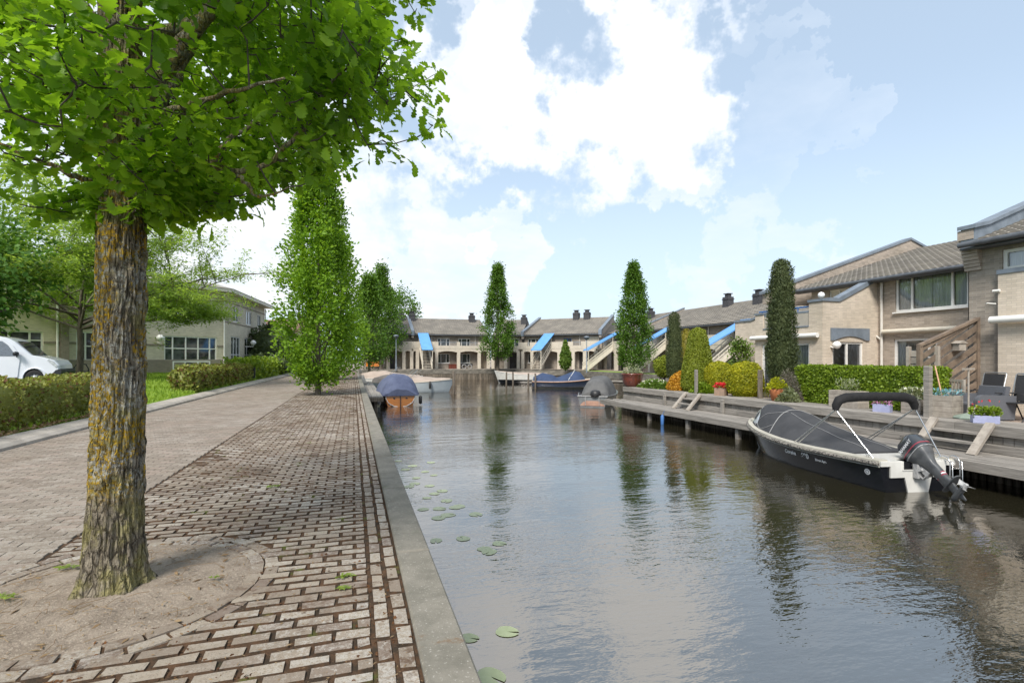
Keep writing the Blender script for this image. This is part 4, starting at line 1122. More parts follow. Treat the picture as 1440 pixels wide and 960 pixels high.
# side that turns away
ang2 = math.atan2(-SN*(-.223)+CS*.975, CS*(-.223)+SN*.975)
sd_ = bpy.data.objects.new('side_wing', None); COL.objects.link(sd_); sd_.parent = r; sd_.rotation_euler = (0,0,ang2-angF); 
vx = Vector((math.cos(ang2), math.sin(ang2)))
def gs(px):
    dx = (px-720)/720; n_, t__ = CS*dx+SN, -SN*dx+CS
    A = np.array([[n_, -vx.x],[t__, -vx.y]]); k = np.linalg.solve(A, np.array([Pc[0], Pc[1]])); return k[1], k[0]
LS = gs(372)[0]
sw2 = [(gs(325)[0], gs(338)[0], .15, 2.95, (.33,.66), (.45,)), (gs(344)[0], gs(356)[0], .15, 2.95, (.33,.66), (.45,)), (gs(328)[0], gs(336)[0], 4.2, 5.5, (.5,), ()), (gs(346)[0], gs(354)[0], 4.2, 5.5, (.5,), ()), (gs(362)[0], gs(367)[0], 4.2, 5.5, (.5,), ())]
w = MB(); w.wall(0, LS, 0, H2, 0, [q[:4] for q in sw2], .12); w.build('wall', M['brick_cream'], sd_)
for q in sw2: window(sd_, *q[:4], .1, q[4], q[5], fr=.09, sill=False)
bnd = MB()
for zz in (4.0, 5.65): bnd.box(0, LS, -.03, -.004, zz, zz+.1)
bnd.build('brick_band', M['brick_plinth'], sd_)
dp = MB(); dp.tube([(LS-.1,-.1,.1),(LS-.1,-.1,H2-.1)], .06, 8); dp.build('downpipe', M['white'], sd_)
c2, s2 = math.cos(ang2-angF), math.sin(ang2-angF)
cx_, cy_ = LS*c2, LS*s2
def ring(off, z_):
    # outline: front, corner, side end, back
    n2 = (s2, -c2)                          # outward of the side
    k = math.tan((ang2-angF)/2)
    return [(-LF-off,-off,z_),(off*k*1.0,-off,z_),(cx_+n2[0]*off+c2*off,cy_+n2[1]*off+s2*off,z_),(cx_-8,cy_+6+off,z_),(-LF-off,16+off,z_)]
ro = MB()
o0, o1 = ring(.75, H2), ring(.75, H2+.28)
ro.loft([o0, o1], 0, True, True, False)
ro.build('fascia', M['cream'], r)
ro = MB(); a_, b_ = ring(.80, H2+.285), [( -LF+5,7,H2+1.75),(-6,7,H2+1.75),(cx_-6,cy_-1,H2+1.75),(cx_-8,cy_+1,H2+1.75),(-LF+5,9,H2+1.75)]
ro.loft([a_, b_], 0, True, True, False); ro.build('roof', M['tile'], r)
for px, py in ((221,474),):
    s_, dep = fs(px); g = MB(); zz = z_at(475,dep)-.42
    g.lathe([(.005,-.25),(.15,-.2),(.25,-.03),(.25,.05),(.15,.19),(.005,.25)], (s_,-.4,zz), 20); g.tube([(s_,-.02,zz-.35),(s_,-.4,zz-.35),(s_,-.4,zz-.24)], .04, 8); g.build('globe_lamp', M['globe'], r)
s_, dep = gs(347); g = MB(); zz = z_at(482,dep)-.42
g.lathe([(.005,-.25),(.15,-.2),(.25,-.03),(.25,.05),(.15,.19),(.005,.25)], (s_-.6,-.7,zz), 20); g.tube([(s_-.6,-.02,zz-.35),(s_-.6,-.7,zz-.35),(s_-.6,-.7,zz-.24)], .04, 8); g.build('globe_lamp', M['globe'], sd_)

for ch in list(sd_.children): ch.parent = r; ch.rotation_euler = sd_.rotation_euler
bpy.data.objects.remove(sd_)
# --- house far behind it
q = at_depth(356, 74); q2 = at_depth(408, 76)
r = thing('house', 'small far house with banded pale walls and brown roof past the cream building', 'house', (q[0], q[1], .4), -YAW)
w = MB(); w.box(0, 6.5, 0, 8, 0, 5.2); w.build('wall', M['brick_light'], r)
b = MB()
for zz in (2.6,3.4,4.2,4.9): b.box(-.02, 6.52, -.03, -.004, zz, zz+.16)
b.build('wall_band', M['brick_plinth'], r)
t_ = MB(); tile_roof(t_, -.5, 7.0, -.6, 5.15, 4.2, 7.0, .4, .5, .03); tile_roof(t_, -.5, 7.0, 9, 5.15, 4.2, 7.0, .4, .5, .03); ro = t_.build('roof', mk('reddish roof tile', (.27,.16,.12), (.18,.12,.10), .85, 2), r)
c = MB(); c.box(3.6,4.3,3.2,3.9,6.2,8.0); c.box(4.9,6.5,3.6,4.6,6.5,7.7); c.box(4.7,6.7,3.5,4.7,7.7,7.85); c.build('chimney', M['chimney'], ro)
# ================================================================== the big oak in front
r = thing('oak_tree', 'large oak in front with orange lichen on its thick trunk', 'tree', (TC[0], TC[1], 0))
def L3(px, py, Y):                          # local point of the oak for an image point at a given depth
    x, y = at_depth(px, Y); return Vector((x-TC[0], y-TC[1], z_at(py, Y)))
mb = MB()
NZ, NA = 330, 150
rad_z = [(-.05,.255),(.02,.222),(.10,.188),(.25,.167),(.5,.155),(1.0,.147),(1.6,.140),(2.4,.132),(3.2,.122),(4.2,.11),(6,.08),(8.5,.04)]
rz_ = lambda z: float(np.interp(z, [a for a,_ in rad_z], [b for _,b in rad_z]))
cxz = lambda z: (float(np.interp(z, [0,1.5,2.6,4,8], [0,.045,.06,.05,.02])), 0.0)
rings = []
for i in range(NZ):
    z_ = -.05+5.2*(i/(NZ-1)); ring_ = []
    cx, cy = cxz(z_); rr = rz_(z_)
    cx, cy = CS*cx, -SN*cx
    for j in range(NA):
        a = 2*PI*j/NA; tw = a+.10*math.sin(z_*1.3)
        p = Vector((math.cos(tw)*3.6, math.sin(tw)*3.6, z_*1.15))
        pb = Vector((math.cos(tw)*7.0, math.sin(tw)*7.0, z_*3.4)); pb += Vector((mnoise.noise(pb*.8), mnoise.noise(pb*.8+Vector((9,0,0))), 0))*.25
        n1_ = mnoise.noise(pb); n2_ = mnoise.noise(Vector((p.x*3.1,p.y*3.1,z_*7.2)))
        furrow = -.017*max(0, 1-abs(n1_)*3.6)**.8-.007*max(0, 1-abs(mnoise.noise(pb*2.1+Vector((3,5,1))))*3.2)
        fl = .05*max(0, 1-z_/.35)**2*(math.sin(a*5+.8)+.6*math.sin(a*8+2))
        d = rr+furrow+.012*n2_+.010*mnoise.noise(Vector((p.x*6,p.y*6,z_*9)))+fl*rr*2
        # healed branch scar facing the path
        sa = ((a-(-PI/2-.30)+PI) % (2*PI))-PI; q = math.hypot(sa*rr/.075, (z_-.86)/.13)
        d += .022*math.exp(-(q-1)**2/.06)-.012*math.exp(-q*q/.35)
        ring_.append((cx+d*math.cos(a), cy+d*math.sin(a), z_))
    rings.append(ring_)
mb.loft(rings, 0, True, False, True)
mb.tube([(CS*.05,-SN*.05,5.1),(CS*.03,-.01,6.5),(0,0,9.5)], [.098,.07,.01], 12)
limbs = [([(196,150,3.35),(222,112,3.30),(250,72,3.25),(290,22,3.2),(325,-60,3.15),(360,-220,3.2)], [.065,.055,.048,.04,.03,.012]),
         ([(200,232,3.40),(240,236,3.3),(290,230,3.1),(330,243,3.02),(375,232,3.0),(420,190,3.0),(450,140,2.95),(480,100,2.9),(520,60,2.9)], [.034,.024,.019,.017,.015,.012,.010,.007,.004]),
         ([(148,152,3.3),(110,140,3.15),(70,126,3.05),(45,90,3.0),(28,40,2.95),(5,-10,2.9)], [.035,.026,.022,.018,.015,.008]),
         ([(140,262,3.3),(100,245,3.1),(60,228,3.0),(25,215,2.9),(-30,190,2.8)], [.022,.016,.013,.01,.005]),
         ([(160,60,3.4),(130,30,3.5),(95,-10,3.6),(50,-120,3.7)], [.075,.06,.05,.015]),
         ([(205,170,3.4),(240,120,3.6),(270,60,3.8),(330,-40,4.0)], [.05,.045,.035,.01]),
         ([(190,200,3.5),(230,170,3.9),(300,150,4.4),(380,120,4.8)], [.04,.03,.02,.008]),
         ([(150,180,3.5),(110,150,3.9),(60,120,4.3),(0,100,4.7)], [.04,.03,.02,.008]),
         ([(330,243,3.02),(352,262,2.98),(358,275,2.96),(385,274,2.9),(410,262,2.85)], [.013,.010,.008,.006,.004]),
         ([(210,160,3.3),(260,150,2.9),(320,130,2.6),(400,110,2.35)], [.022,.015,.011,.005]),
         ([(300,225,3.1),(330,190,3.2),(400,150,3.3),(470,120,3.4),(560,110,3.5)], [.02,.014,.011,.008,.004])]
samples = []
for pts, rs in limbs:
    P = [L3(*p) for p in pts]
    Q = []; RR = []
    for i in range(len(P)-1):
        for k in range(5):
            t_ = k/5; w = Vector((rnd.uniform(-1,1),rnd.uniform(-1,1),rnd.uniform(-1,1)))*.012
            Q.append(P[i].lerp(P[i+1], t_)+w); RR.append(rs[i]*(1-t_)+rs[i+1]*t_)
    Q.append(P[-1]); RR.append(rs[-1]); mb.tube(Q, RR, 8)
    samples += [(q, s_) for q, s_ in zip(Q, RR)]
for k in range(16):                          # ascending limbs higher up, out of the frame
    a = k*2.4; zb = 3.6+k*.33; rr = float(np.interp(zb+1.2, [3,5,7,9,10.5],[2.1,2.2,1.9,1.0,.1]))*.8
    Q = [Vector((math.cos(a)*rr*f, math.sin(a)*rr*f, zb+1.5*f**1.6)) for f in np.linspace(0,1,6)]
    mb.tube(Q, [.05,.04,.03,.022,.014,.006], 6); samples += [(q, .02) for q in Q]
samples += [(Vector((0,0,z_)), .1) for z_ in np.linspace(3,9,14)]
# rosettes of leaves on twigs through the crown
rng = np.random.default_rng(11)
def crownR(z_): return np.interp(z_, [2.3,2.5,2.7,2.9,3.3,3.85,5,7,9,10.5], [.0,.90,1.42,1.72,1.92,2.05,2.15,1.8,1.0,.1])
cand = []
while len(cand) < 2650:
    lowz = rng.random() < .87
    z_ = 2.42+rng.random()*2.5 if lowz else 4.9+rng.random()*5.4
    a = rng.random()*2*PI; q = math.sqrt(.07+.93*rng.random())
    lump = 1+.12*math.sin(a*4+z_*3.1)+.10*math.sin(a*7-z_*5)
    ycr = SN*q*1.9*math.cos(a)+CS*q*1.9*math.sin(a)            # the crown's underside rises away from the viewer
    rr = q*crownR(z_-(.27*max(0,ycr)+.06*min(0,ycr) if z_ < 4.5 else 0))*lump
    x, y = rr*math.cos(a), rr*math.sin(a)
    g = mnoise.noise(Vector((x*1.15, y*1.15, z_*1.15)))
    if g < (-.02 if z_ < 4.9 else .02): continue                   # open pockets between boughs
    xc, yc = CS*x-SN*y, SN*x+CS*y            # as seen along the path: left side is thinner
    if xc < -.1 and rng.random() < .50: continue
    if yc < -.5 and z_ < 3.1 and rng.random() < .25: continue
    if z_ < 2.62 and xc > 1.3: continue
    if yc < -.12 and -.45 < xc < .30 and z_ > 2.55 and rng.random() < .72: continue      # the bole shows between the front boughs
    cand.append((x, y, z_))
for q_, r_q in samples[46:88]:              # leafy side shoots along the main boughs
    if r_q > .04 or q_.z > 4.6: continue
    for _ in range(3):
        o_ = Vector((rng.standard_normal()*.13-.03, rng.standard_normal()*.13-.10, rng.standard_normal()*.10+.02))
        cand.append(tuple(q_+o_))
C = np.array(cand)
S3 = np.array([tuple(q) for q, _ in samples])
lf = Leaves(); tw = MB()
dm = np.array([np.linalg.norm(S3-c, axis=1).min() for c in C])
nodes = [S3]; NN = S3.copy()
for i_ in np.argsort(dm):
    c = C[i_]
    d = np.linalg.norm(NN-c, axis=1)+np.maximum(0, NN[:,2]-c[2])*.5
    s_ = NN[int(np.argmin(d))]
    v = Vector(c)-Vector(s_)
    NN = np.vstack([NN, c[None]])
    mid = Vector(s_)+v*.5+Vector((0,0,-.06*v.length))
    tw.tube([Vector(s_), mid, Vector(c)], [.0055,.004,.003], 4, caps=False)
n_per = 9
P = np.repeat(C, n_per, 0); O = unit(np.stack([P[:,0],P[:,1],np.zeros(len(P))],1))
axis = np.repeat(unit(np.stack([C[:,0],C[:,1],np.full(len(C),.5)],1)+rng.standard_normal(C.shape)*.5), n_per, 0)
Dv = unit(axis*.55+unit(rng.standard_normal(P.shape))*.95+np.array([0,0,-.12]))
P = P+Dv*.02+rng.standard_normal(P.shape)*.035
N = axis*.5+np.array([0,0,.85])+rng.standard_normal(P.shape)*.35
hi = P[:,2] > 4.9
lf.put(T_OAK, P[~hi], Dv[~hi], N[~hi], (.055+.062*rng.random((~hi).sum())**1.3))
lf.put(T_LOBE, P[hi], Dv[hi], N[hi], (.13+.06*rng.random(hi.sum())))
lf.build('crown', M['oak'], r)
def bark_mat():
    m, t, out = new_mat('oak bark with lichen')
    o = t.obj(); sp = t.node('ShaderNodeSeparateXYZ', ins={0: o})
    st = t.node('ShaderNodeMapping', ins={0: o}); st.inputs['Scale'].default_value = (1,1,.28); s = st.outputs[0]
    wv = t.node('ShaderNodeVectorMath', operation='ADD', ins={0: s, 1: t.node('ShaderNodeVectorMath', operation='SCALE', ins={0: t.node('ShaderNodeTexNoise', ins={'Vector': s, 'Scale': 14.0, 'Detail': 4.0}).outputs[1], 'Scale': .05}).outputs[0]})
    vc = t.node('ShaderNodeTexVoronoi', feature='DISTANCE_TO_EDGE', ins={'Vector': wv.outputs[0], 'Scale': 34.0})
    crack = t.sstep(vc.outputs['Distance'], .0, .22)
    col = t.mix(t.sstep(t.noise(s, 28, 6, .7), .35, .65), (.34,.295,.23), (.16,.135,.10))
    col = t.mix(t.math('MULTIPLY', t.sstep(vc.outputs['Distance'], .10, .0), .8), col, (.035,.028,.02))
    col = t.mix(t.math('MULTIPLY', t.sstep(t.noise(o, 5, 5, .65), .42, .62), .8), col, (.30,.27,.11))     # green grey algae
    # side facing the grass (image left) carries the lichen
    side = t.math('ADD', t.math('MULTIPLY', sp.outputs[0], -CS), t.math('MULTIPLY', sp.outputs[1], SN))
    sidef = t.sstep(side, -.13, .13)
    zz = sp.outputs[2]
    zb = t.math('MULTIPLY', t.sstep(zz, .52, .74), t.math('SUBTRACT', 1.0, t.math('MULTIPLY', t.sstep(zz, 2.2, 3.0), .6)))
    g1 = t.math('MULTIPLY', t.sstep(t.noise(o, 22, 8, .75), .48, .55), t.sstep(t.noise(o, 4.2, 4), .36, .54))
    col = t.mix(t.math('MULTIPLY', g1, t.math('MULTIPLY', zb, .9)), col, (.46,.46,.42))                     # pale grey lichen
    vo = t.node('ShaderNodeTexVoronoi', ins={'Vector': t.node('ShaderNodeMixRGB', ins={0: .04, 1: o, 2: t.node('ShaderNodeTexNoise', ins={'Vector': o, 'Scale': 30.0}).outputs[1]}).outputs[0], 'Scale': 42.0})
    patch = t.math('ADD', t.noise(o, 5.5, 7, .7), t.math('MULTIPLY', sidef, .30))
    om = t.math('MULTIPLY', t.sstep(patch, .45, .53), t.sstep(t.math('ADD', t.noise(o, 45, 5, .7), t.math('MULTIPLY', vo.outputs[0], -.25)), .32, .46))
    ocol = t.mix(t.noise(o, 18, 5, .7), (.60,.36,.02), (.36,.25,.03))
    col = t.mix(t.math('MULTIPLY', om, t.math('MULTIPLY', zb, .95)), col, ocol)
    h = t.math('ADD', t.math('ADD', t.math('MULTIPLY', t.noise(o, 70, 6, .75), .6), t.math('MULTIPLY', crack, 1.1)), t.math('MULTIPLY', om, .25))
    principled(t, out, col, .95, 0, .15, t.bump(h, 1.0, .014))
    return m
M['bark_oak'] = bark_mat()
mb.build('trunk', M['bark_oak'], r)
tw.build('twigs', M['twig'], r)

# ================================================================== trees along the promenade and round the basin
PROF2 = ([0,.04,.10,.20,.35,.55,.75,.9,1.0],[.30,.68,.95,1.05,1.0,.84,.54,.24,.02])
PROF_OV = ([0,.06,.15,.30,.5,.7,.85,1.0],[.30,.72,.95,1.0,.80,.50,.30,.05])
b2 = on_ground(447, 555)
upright_tree('oak_tree', 'upright bright green oak on the brick promenade behind the big trunk', 'tree', b2, 0, 10.3, 1.30, PROF2, 21, 1000, 42, .132, M['oak_far'], .11, .80, 'upright trees round the canal', .15)
b3 = (b2[0]-.05, b2[1]+16)
upright_tree('oak_tree', 'second upright oak on the promenade, mostly hidden behind the bright nearer one', 'tree', b3, 0, 11.8, 2.0, PROF2, 22, 520, 24, .22, M['oak_far'], .14, 1.0, 'upright trees round the canal', .28)
bq = at_depth(536, 66)
upright_tree('oak_tree', 'dense deep green upright tree at the far left corner of the quay', 'tree', bq, .12, 13.0, 2.5, PROF_OV, 23, 900, 26, .22, M['oak_deep'], .2, 2.3, 'upright trees round the canal', .34)
bq = at_depth(519, 52)
upright_tree('oak_tree', 'slim upright tree between the promenade oaks and the far quay corner tree', 'tree', bq, .05, 9.5, 1.6, PROF2, 28, 420, 24, .24, M['oak_deep'], .15, 1.4, 'upright trees round the canal', .30)
bq = at_depth(700, 64.5)
upright_tree('oak_tree', 'pointed clipped tree standing alone in the middle of the far quay', 'tree', bq, .12, 13.0, 2.12, ([0,.06,.15,.28,.45,.60,.72,.9,1.0],[.45,.85,1.0,.98,.78,.54,.40,.20,.02]), 24, 1100, 26, .20, M['oak_deep'], .2, 2.0, 'upright trees round the canal', .22)
bq = at_depth(891, 49)
upright_tree('oak_tree', 'narrow upright tree behind the red brown pot at the jetty end', 'tree', bq, .0, 10.4, 1.42, ([0,.06,.15,.4,.6,.8,.93,1.0],[.55,.9,1.0,.95,.78,.50,.24,.02]), 25, 950, 26, .17, M['oak_deep'], .13, .9, 'upright trees round the canal', .18)
bq = at_depth(795, 61)
clipped_plant('conifer', 'small slim green conifer in front of the arcade beside the open stair', 'conifer', bq, [(.2,.3),(.55,.7),(.62,1.2),(.5,2.0),(.3,2.8),(.05,3.6)], 1500, .2, M['green'], 31, z=.0, stem=(.07,.6), wob=.10, tilt=.8)
bq = at_depth(566, 88)
rt = thing('broad_tree', 'loose leafy tree top rising behind the roofs of the far left house', 'tree', (bq[0], bq[1], .1))
def round_crown(rng, c, R3, ncl, per, leaf, spread, tm, up=.3):
    d = unit(rng.standard_normal((ncl,3))); q = (.25+.75*rng.random((ncl,1)))**.45
    ph = d@np.array([2.1,-1.7,2.9]); Cc = np.array(c)+d*q*np.array(R3)*(1+.16*np.sin(ph*3)[:,None])
    P = np.repeat(Cc, per, 0)+rng.standard_normal((ncl*per,3))*spread
    D = unit(P-np.array(c))+rng.standard_normal(P.shape)*.7+np.array([0,0,up]); N = np.array([[0,0,.8]])+unit(P-np.array(c))*.5+rng.standard_normal(P.shape)*.5
    return P, D, N, leaf*(.7+.6*rng.random(len(P)))
mb = MB(); mb.tube([(0,0,-.1),(.1,0,3),(0,0,9)], [.3,.24,.06], 8)
for k in range(9):
    a = k*.7*2; mb.tube([(0,0,4+k*.4),(1.3*math.cos(a),1.3*math.sin(a),6.5+k*.4),(2.2*math.cos(a),2.2*math.sin(a),8.5+k*.4)], [.1,.06,.02], 5)
mb.build('trunk', M['bark_far'], rt)
lf = Leaves(); lf.put(T_LOBE, *round_crown(np.random.default_rng(41), (0,0,9.3), (3.1,3.1,4.2), 260, 16, .34, .45, T_LOBE)); lf.build('crown', M['oak_deep'], rt)

# feathery light green tree in front of the cream building
bt = at_depth(112, 26.5)
rt = thing('locust_tree', 'wide feathery light green tree on the lawn before the cream building', 'tree', (bt[0], bt[1], .42))
rng = np.random.default_rng(51); rr_ = random.Random(51)
mb = MB(); mb.tube([(0,0,-.1),(.0,0,.3),(.05,0,1.6),(.0,.0,2.7)], [.20,.15,.135,.12], 10)
tips = []
def grow(p, d, L, rad, lev):
    n = 5; Q = [p]; q = p.copy(); dd = d.copy()
    for i in range(n):
        dd = (dd+Vector((rr_.uniform(-1,1),rr_.uniform(-1,1),rr_.uniform(-.75,.75)))*.16).normalized(); q = q+dd*(L/n); Q.append(q.copy())
    mb.tube(Q, [rad*(1-.65*i/n) for i in range(n+1)], 6 if lev < 2 else 4, caps=False)
    if lev >= 3: tips.extend(Q[1:]); return
    if lev == 2: tips.extend(Q[2:])
    for k in range(4 if lev < 2 else 5):
        i = rr_.randint(2, n); az = rr_.random()*6.28
        side = Vector((math.cos(az),math.sin(az),rr_.uniform(-.25,.4)))
        grow(Q[i], (dd*.75+side*.75).normalized(), L*rr_.uniform(.55,.75), rad*.5, lev+1)
for k in range(9):
    az = k*.7+rr_.uniform(-.2,.2); el = (.25,.5,.9)[k % 3]
    grow(Vector((0,0,2.6+.35*(k%4))), Vector((math.cos(az),math.sin(az),el)).normalized(), rr_.uniform(3.4,4.4), .075, 0)
grow(Vector((0,0,2.7)), Vector((.1,0,1)), 4.4, .10, 0)
grow(Vector((0,0,2.8)), Vector((CS*.9,-SN*.9,.55)).normalized(), 5.2, .085, 0); grow(Vector((0,0,2.6)), Vector((CS*.95,-SN*.95,.38)).normalized(), 5.6, .085, 0)
mb.build('trunk', M['bark_far'], rt)
T3 = np.array([tuple(q) for q in tips])
if len(T3) > 4200: T3 = T3[rng.permutation(len(T3))[:4200]]
P = np.repeat(T3, 19, 0)+rng.standard_normal((len(T3)*19,3))*np.array([.20,.20,.11])
D = rng.standard_normal(P.shape)*np.array([1,1,.4])+np.array([0,0,-.15]); N = np.array([[0,0,1.]])+rng.standard_normal(P.shape)*.4
lf = Leaves(); lf.put(T_LONG, P, D, N, .15+.10*rng.random(len(P))); lf.build('crown', M['locust'], rt)
# a broader leafed tree reaching in from the left edge
bt = at_depth(-60, 20)
rt = thing('maple_tree', 'dark leafy tree at the left edge above the white van', 'tree', (bt[0], bt[1], .42))
mb = MB(); mb.tube([(0,0,-.1),(0,0,2),(.1,0,5)], [.2,.15,.06], 8)
for k in range(9):
    a = k*1.3; mb.tube([(0,0,2+k*.25),(1.2*math.cos(a),1.2*math.sin(a),2.9+k*.3),(2.0*math.cos(a),2.0*math.sin(a),3.2+k*.35)], [.06,.04,.01], 5)
mb.build('trunk', M['bark_far'], rt)
rng = np.random.default_rng(53)
lf = Leaves(); lf.put(T_LOBE, *round_crown(rng, (0,0,4.6), (2.7,2.7,2.2), 330, 26, .19, .26, T_LOBE, -.1)); lf.build('crown', M['maple'], rt)
# taller trees further back on the left, seen between the oak's leaves
for i, (px, Y, zc, R3, lab) in enumerate(((-40,38,12.5,(6.5,6.5,6.0),'tall pale tree far left behind the cream building, seen through the oak leaves'),)):
    b = at_depth(px, Y); rt = thing('broad_tree', lab, 'tree', (b[0], b[1], .42))
    mb = MB(); mb.tube([(0,0,-.1),(0,0,6),(.2,0,zc+3)], [.3,.22,.05], 8); mb.build('trunk', M['bark_far'], rt)
    lf = Leaves(); lf.put(T_LOBE, *round_crown(np.random.default_rng(60+i), (0,0,zc), R3, 420, 20, .34, .55, T_LOBE)); lf.build('crown', M['locust'], rt)
# shrubs by the far end of the lawn
for i, (px, py_t, Y, Rx, lab, mt) in enumerate(((384,455,50,2.7,'big dusky shrub at the far corner of the cream building','shrub'),(372,500,44,1.7,'low dark bush in front of the dusky shrub by the cream building','shrub'))):
    b = at_depth(px, Y); h = z_at(py_t, Y)-.3
    clipped_plant('bush', lab, 'bush', b, [(Rx*.6,0),(Rx*.95,h*.2),(Rx,h*.5),(Rx*.75,h*.8),(.1,h)], 3200-1400*i, .24, M[mt], 70+i, z=.3, wob=.16, tilt=.8, jitter=.2)

# ================================================================== hedges on the left
hz0 = .12
hedge('low mixed privet hedge in front of the white van', -7.25, -6.15, 2.5, 17.2, hz0, 1.0, 21000, .055, M['hedge_mix'], 81, .045, 'hedges along the lawn', jitter=.05)
hedge('low bronze green hedge before the grid window of the cream building', -6.95, -6.15, 23.4, 35.5, hz0, 1.04, 11000, .10, M['hedge_mix'], 82, .06, 'hedges along the lawn', jitter=.06)
hedge('loose bright hedge at the far end of the promenade kerb', -8.0, -6.0, 37.2, 60, hz0, 1.25, 9000, .17, M['hedge_green'], 83, .12, 'hedges along the lawn', jitter=.12)
b = on_ground(266, 549, .12); mb = MB(); mb.bbox(-.06,.06,-.06,.06,-.2,.62,.01); mb.bbox(-.07,.07,-.07,.07,.621,.65,.01)
tag(mb.build('short_post', M['wood_pile'], None, (b[0], b[1], .14)), 'short dark post at the near end of the bronze hedge', 'post')
b = on_ground(357, 534, .12); mb = MB(); mb.bbox(-.08,.08,-.08,.08,-.2,.75,.01); mb.bbox(-.09,.09,-.09,.09,.751,.79,.01)
tag(mb.build('short_post', M['metal_dark'], None, (b[0], b[1], .14)), 'short dark post in the gap between the bronze hedge and the far bright hedge', 'post')
for lab, px, Y, w in (('black bicycle rack of two hoops below the grid window of the cream building', 276, 35.5, 1.9), ('brown low hoop rack at the building wall right of the van bonnet', 103, 31.0, 1.6)):
    b = at_depth(px, Y); rk = thing('bicycle_rack', lab, 'bicycle rack', (b[0], b[1], .42), angF)
    for k in range(2):
        mb = MB(); x0 = -w/2+k*w/2; mb.tube([(x0,0,0),(x0,0,.45),(x0+w*.1,0,.72),(x0+w*.25,0,.78),(x0+w*.4,0,.72),(x0+w*.5-.03,0,.45),(x0+w*.5-.03,0,0)], .035, 6); mb.build('hoop', M['metal_dark'], rk)
    mb = MB(); mb.tube([(-w/2,0,.3),(w/2,0,.3)], .03, 6); mb.build('rail', M['metal_dark'], rk)

# ================================================================== garden on the right
def gpt(px, py, z=.035): return on_ground(px, py, z)
def at_n(px, N): t_, dep = on_n(px, N); return (N, t_), dep
# yew column in front of the pale house
p, dep = at_n(1099, 15.0)
k = dep/720
clipped_plant('yew_column', 'tall dark yew column before the patio door of the pale brick house', 'conifer', p, [(.12,.25),(8*k,.45),(14*k,.9),(16.5*k,1.4),(15.5*k,2.4),(14*k,3.3),(13*k,4.2),(11*k,4.75),(6.5*k,5.0),(.03,5.05)], 17000, .10, M['yew'], 101, wob=.06, flute=.26, nf=9, tm=T_LONG, tilt=.7, updir=1.3, stem=(.09,.6), jitter=.09)
p, dep = at_n(948, 17.5); k = dep/720
clipped_plant('yew_column', 'slimmer dark yew column behind the cone topiary', 'conifer', p, [(.15,.15),(8.5*k,.5),(10.5*k,1.1),(9.5*k,2.3),(8*k,3.3),(6*k,3.95),(.03,4.12)], 8000, .10, M['yew'], 102, wob=.04, flute=.12, tm=T_LONG, tilt=.5, updir=1.5, jitter=.05, nf=11)
p, dep = at_n(965, 20.5); k = dep/720
clipped_plant('golden_conifer', 'golden tipped conifer half hidden between the slim yew and the cone topiary', 'conifer', p, [(.3,.1),(14*k,.8),(15*k,2.0),(9*k,3.0),(.05,3.35)], 4500, .12, M['golden_tip'], 103, tm=T_LONG, tilt=.6, updir=1.2, wob=.08, jitter=.07)
p, dep = at_n(981, 14.7); k = dep/720
clipped_plant('cone_topiary', 'clipped green cone topiary with a flat top at the jetty garden', 'topiary', p, [(17*k,.05),(21.5*k,.25),(20.5*k,.8),(16.5*k,1.7),(12.5*k,2.4),(9*k,2.75),(.02,2.86)], 17000, .05, M['cone'], 104, wob=.018, jitter=.018, tilt=.4)
p, dep = at_n(934, 20.0); k = dep/720
clipped_plant('round_bush', 'round olive green bush behind the slim yew column', 'bush', p, [(4*k,.25),(10*k,.45),(13.5*k,.9),(12*k,1.35),(.05,1.65)], 2600, .10, M['cone'], 105, stem=(.08,.5))
p, dep = at_n(956, 14.4); k = dep/720
clipped_plant('low_shrub', 'low orange dome shrub at the foot of the cone topiary', 'shrub', p, [(14*k,.0),(16*k,.18),(13*k,.5),(8*k,.75),(.03,.88)], 3400, .06, M['orange'], 106, wob=.05)
p, dep = at_n(1011, 15.2); k = dep/720
clipped_plant('golden_yew', 'smaller golden clipped yew right of the cone topiary', 'topiary', p, [(13*k,.0),(19*k,.28),(20.5*k,.7),(18.5*k,1.05),(11*k,1.28),(.03,1.36)], 12000, .045, M['gold'], 107, wob=.035, tilt=.4, jitter=.02)
p, dep = at_n(1049, 14.6); k = dep/720
clipped_plant('golden_yew', 'larger golden clipped yew left of the dark yew column', 'topiary', p, [(15*k,.0),(24*k,.25),(26*k,.65),(24.5*k,1.0),(15*k,1.28),(.03,1.36)], 16000, .045, M['gold'], 108, wob=.035, tilt=.4, jitter=.02, sy=.8)
p, dep = at_n(1041, 19.0); k = dep/720
upright_tree('small_tree', 'small loose green tree between the golden clipped yews and the pale wall', 'tree', p, 0, 2.35, .42, ([0,.2,.5,.8,1],[.4,1,.8,.9,.2]), 109, 90, 22, .13, M['green'], .035, .9, None, .12)
p, dep = at_n(1075, 14.15)
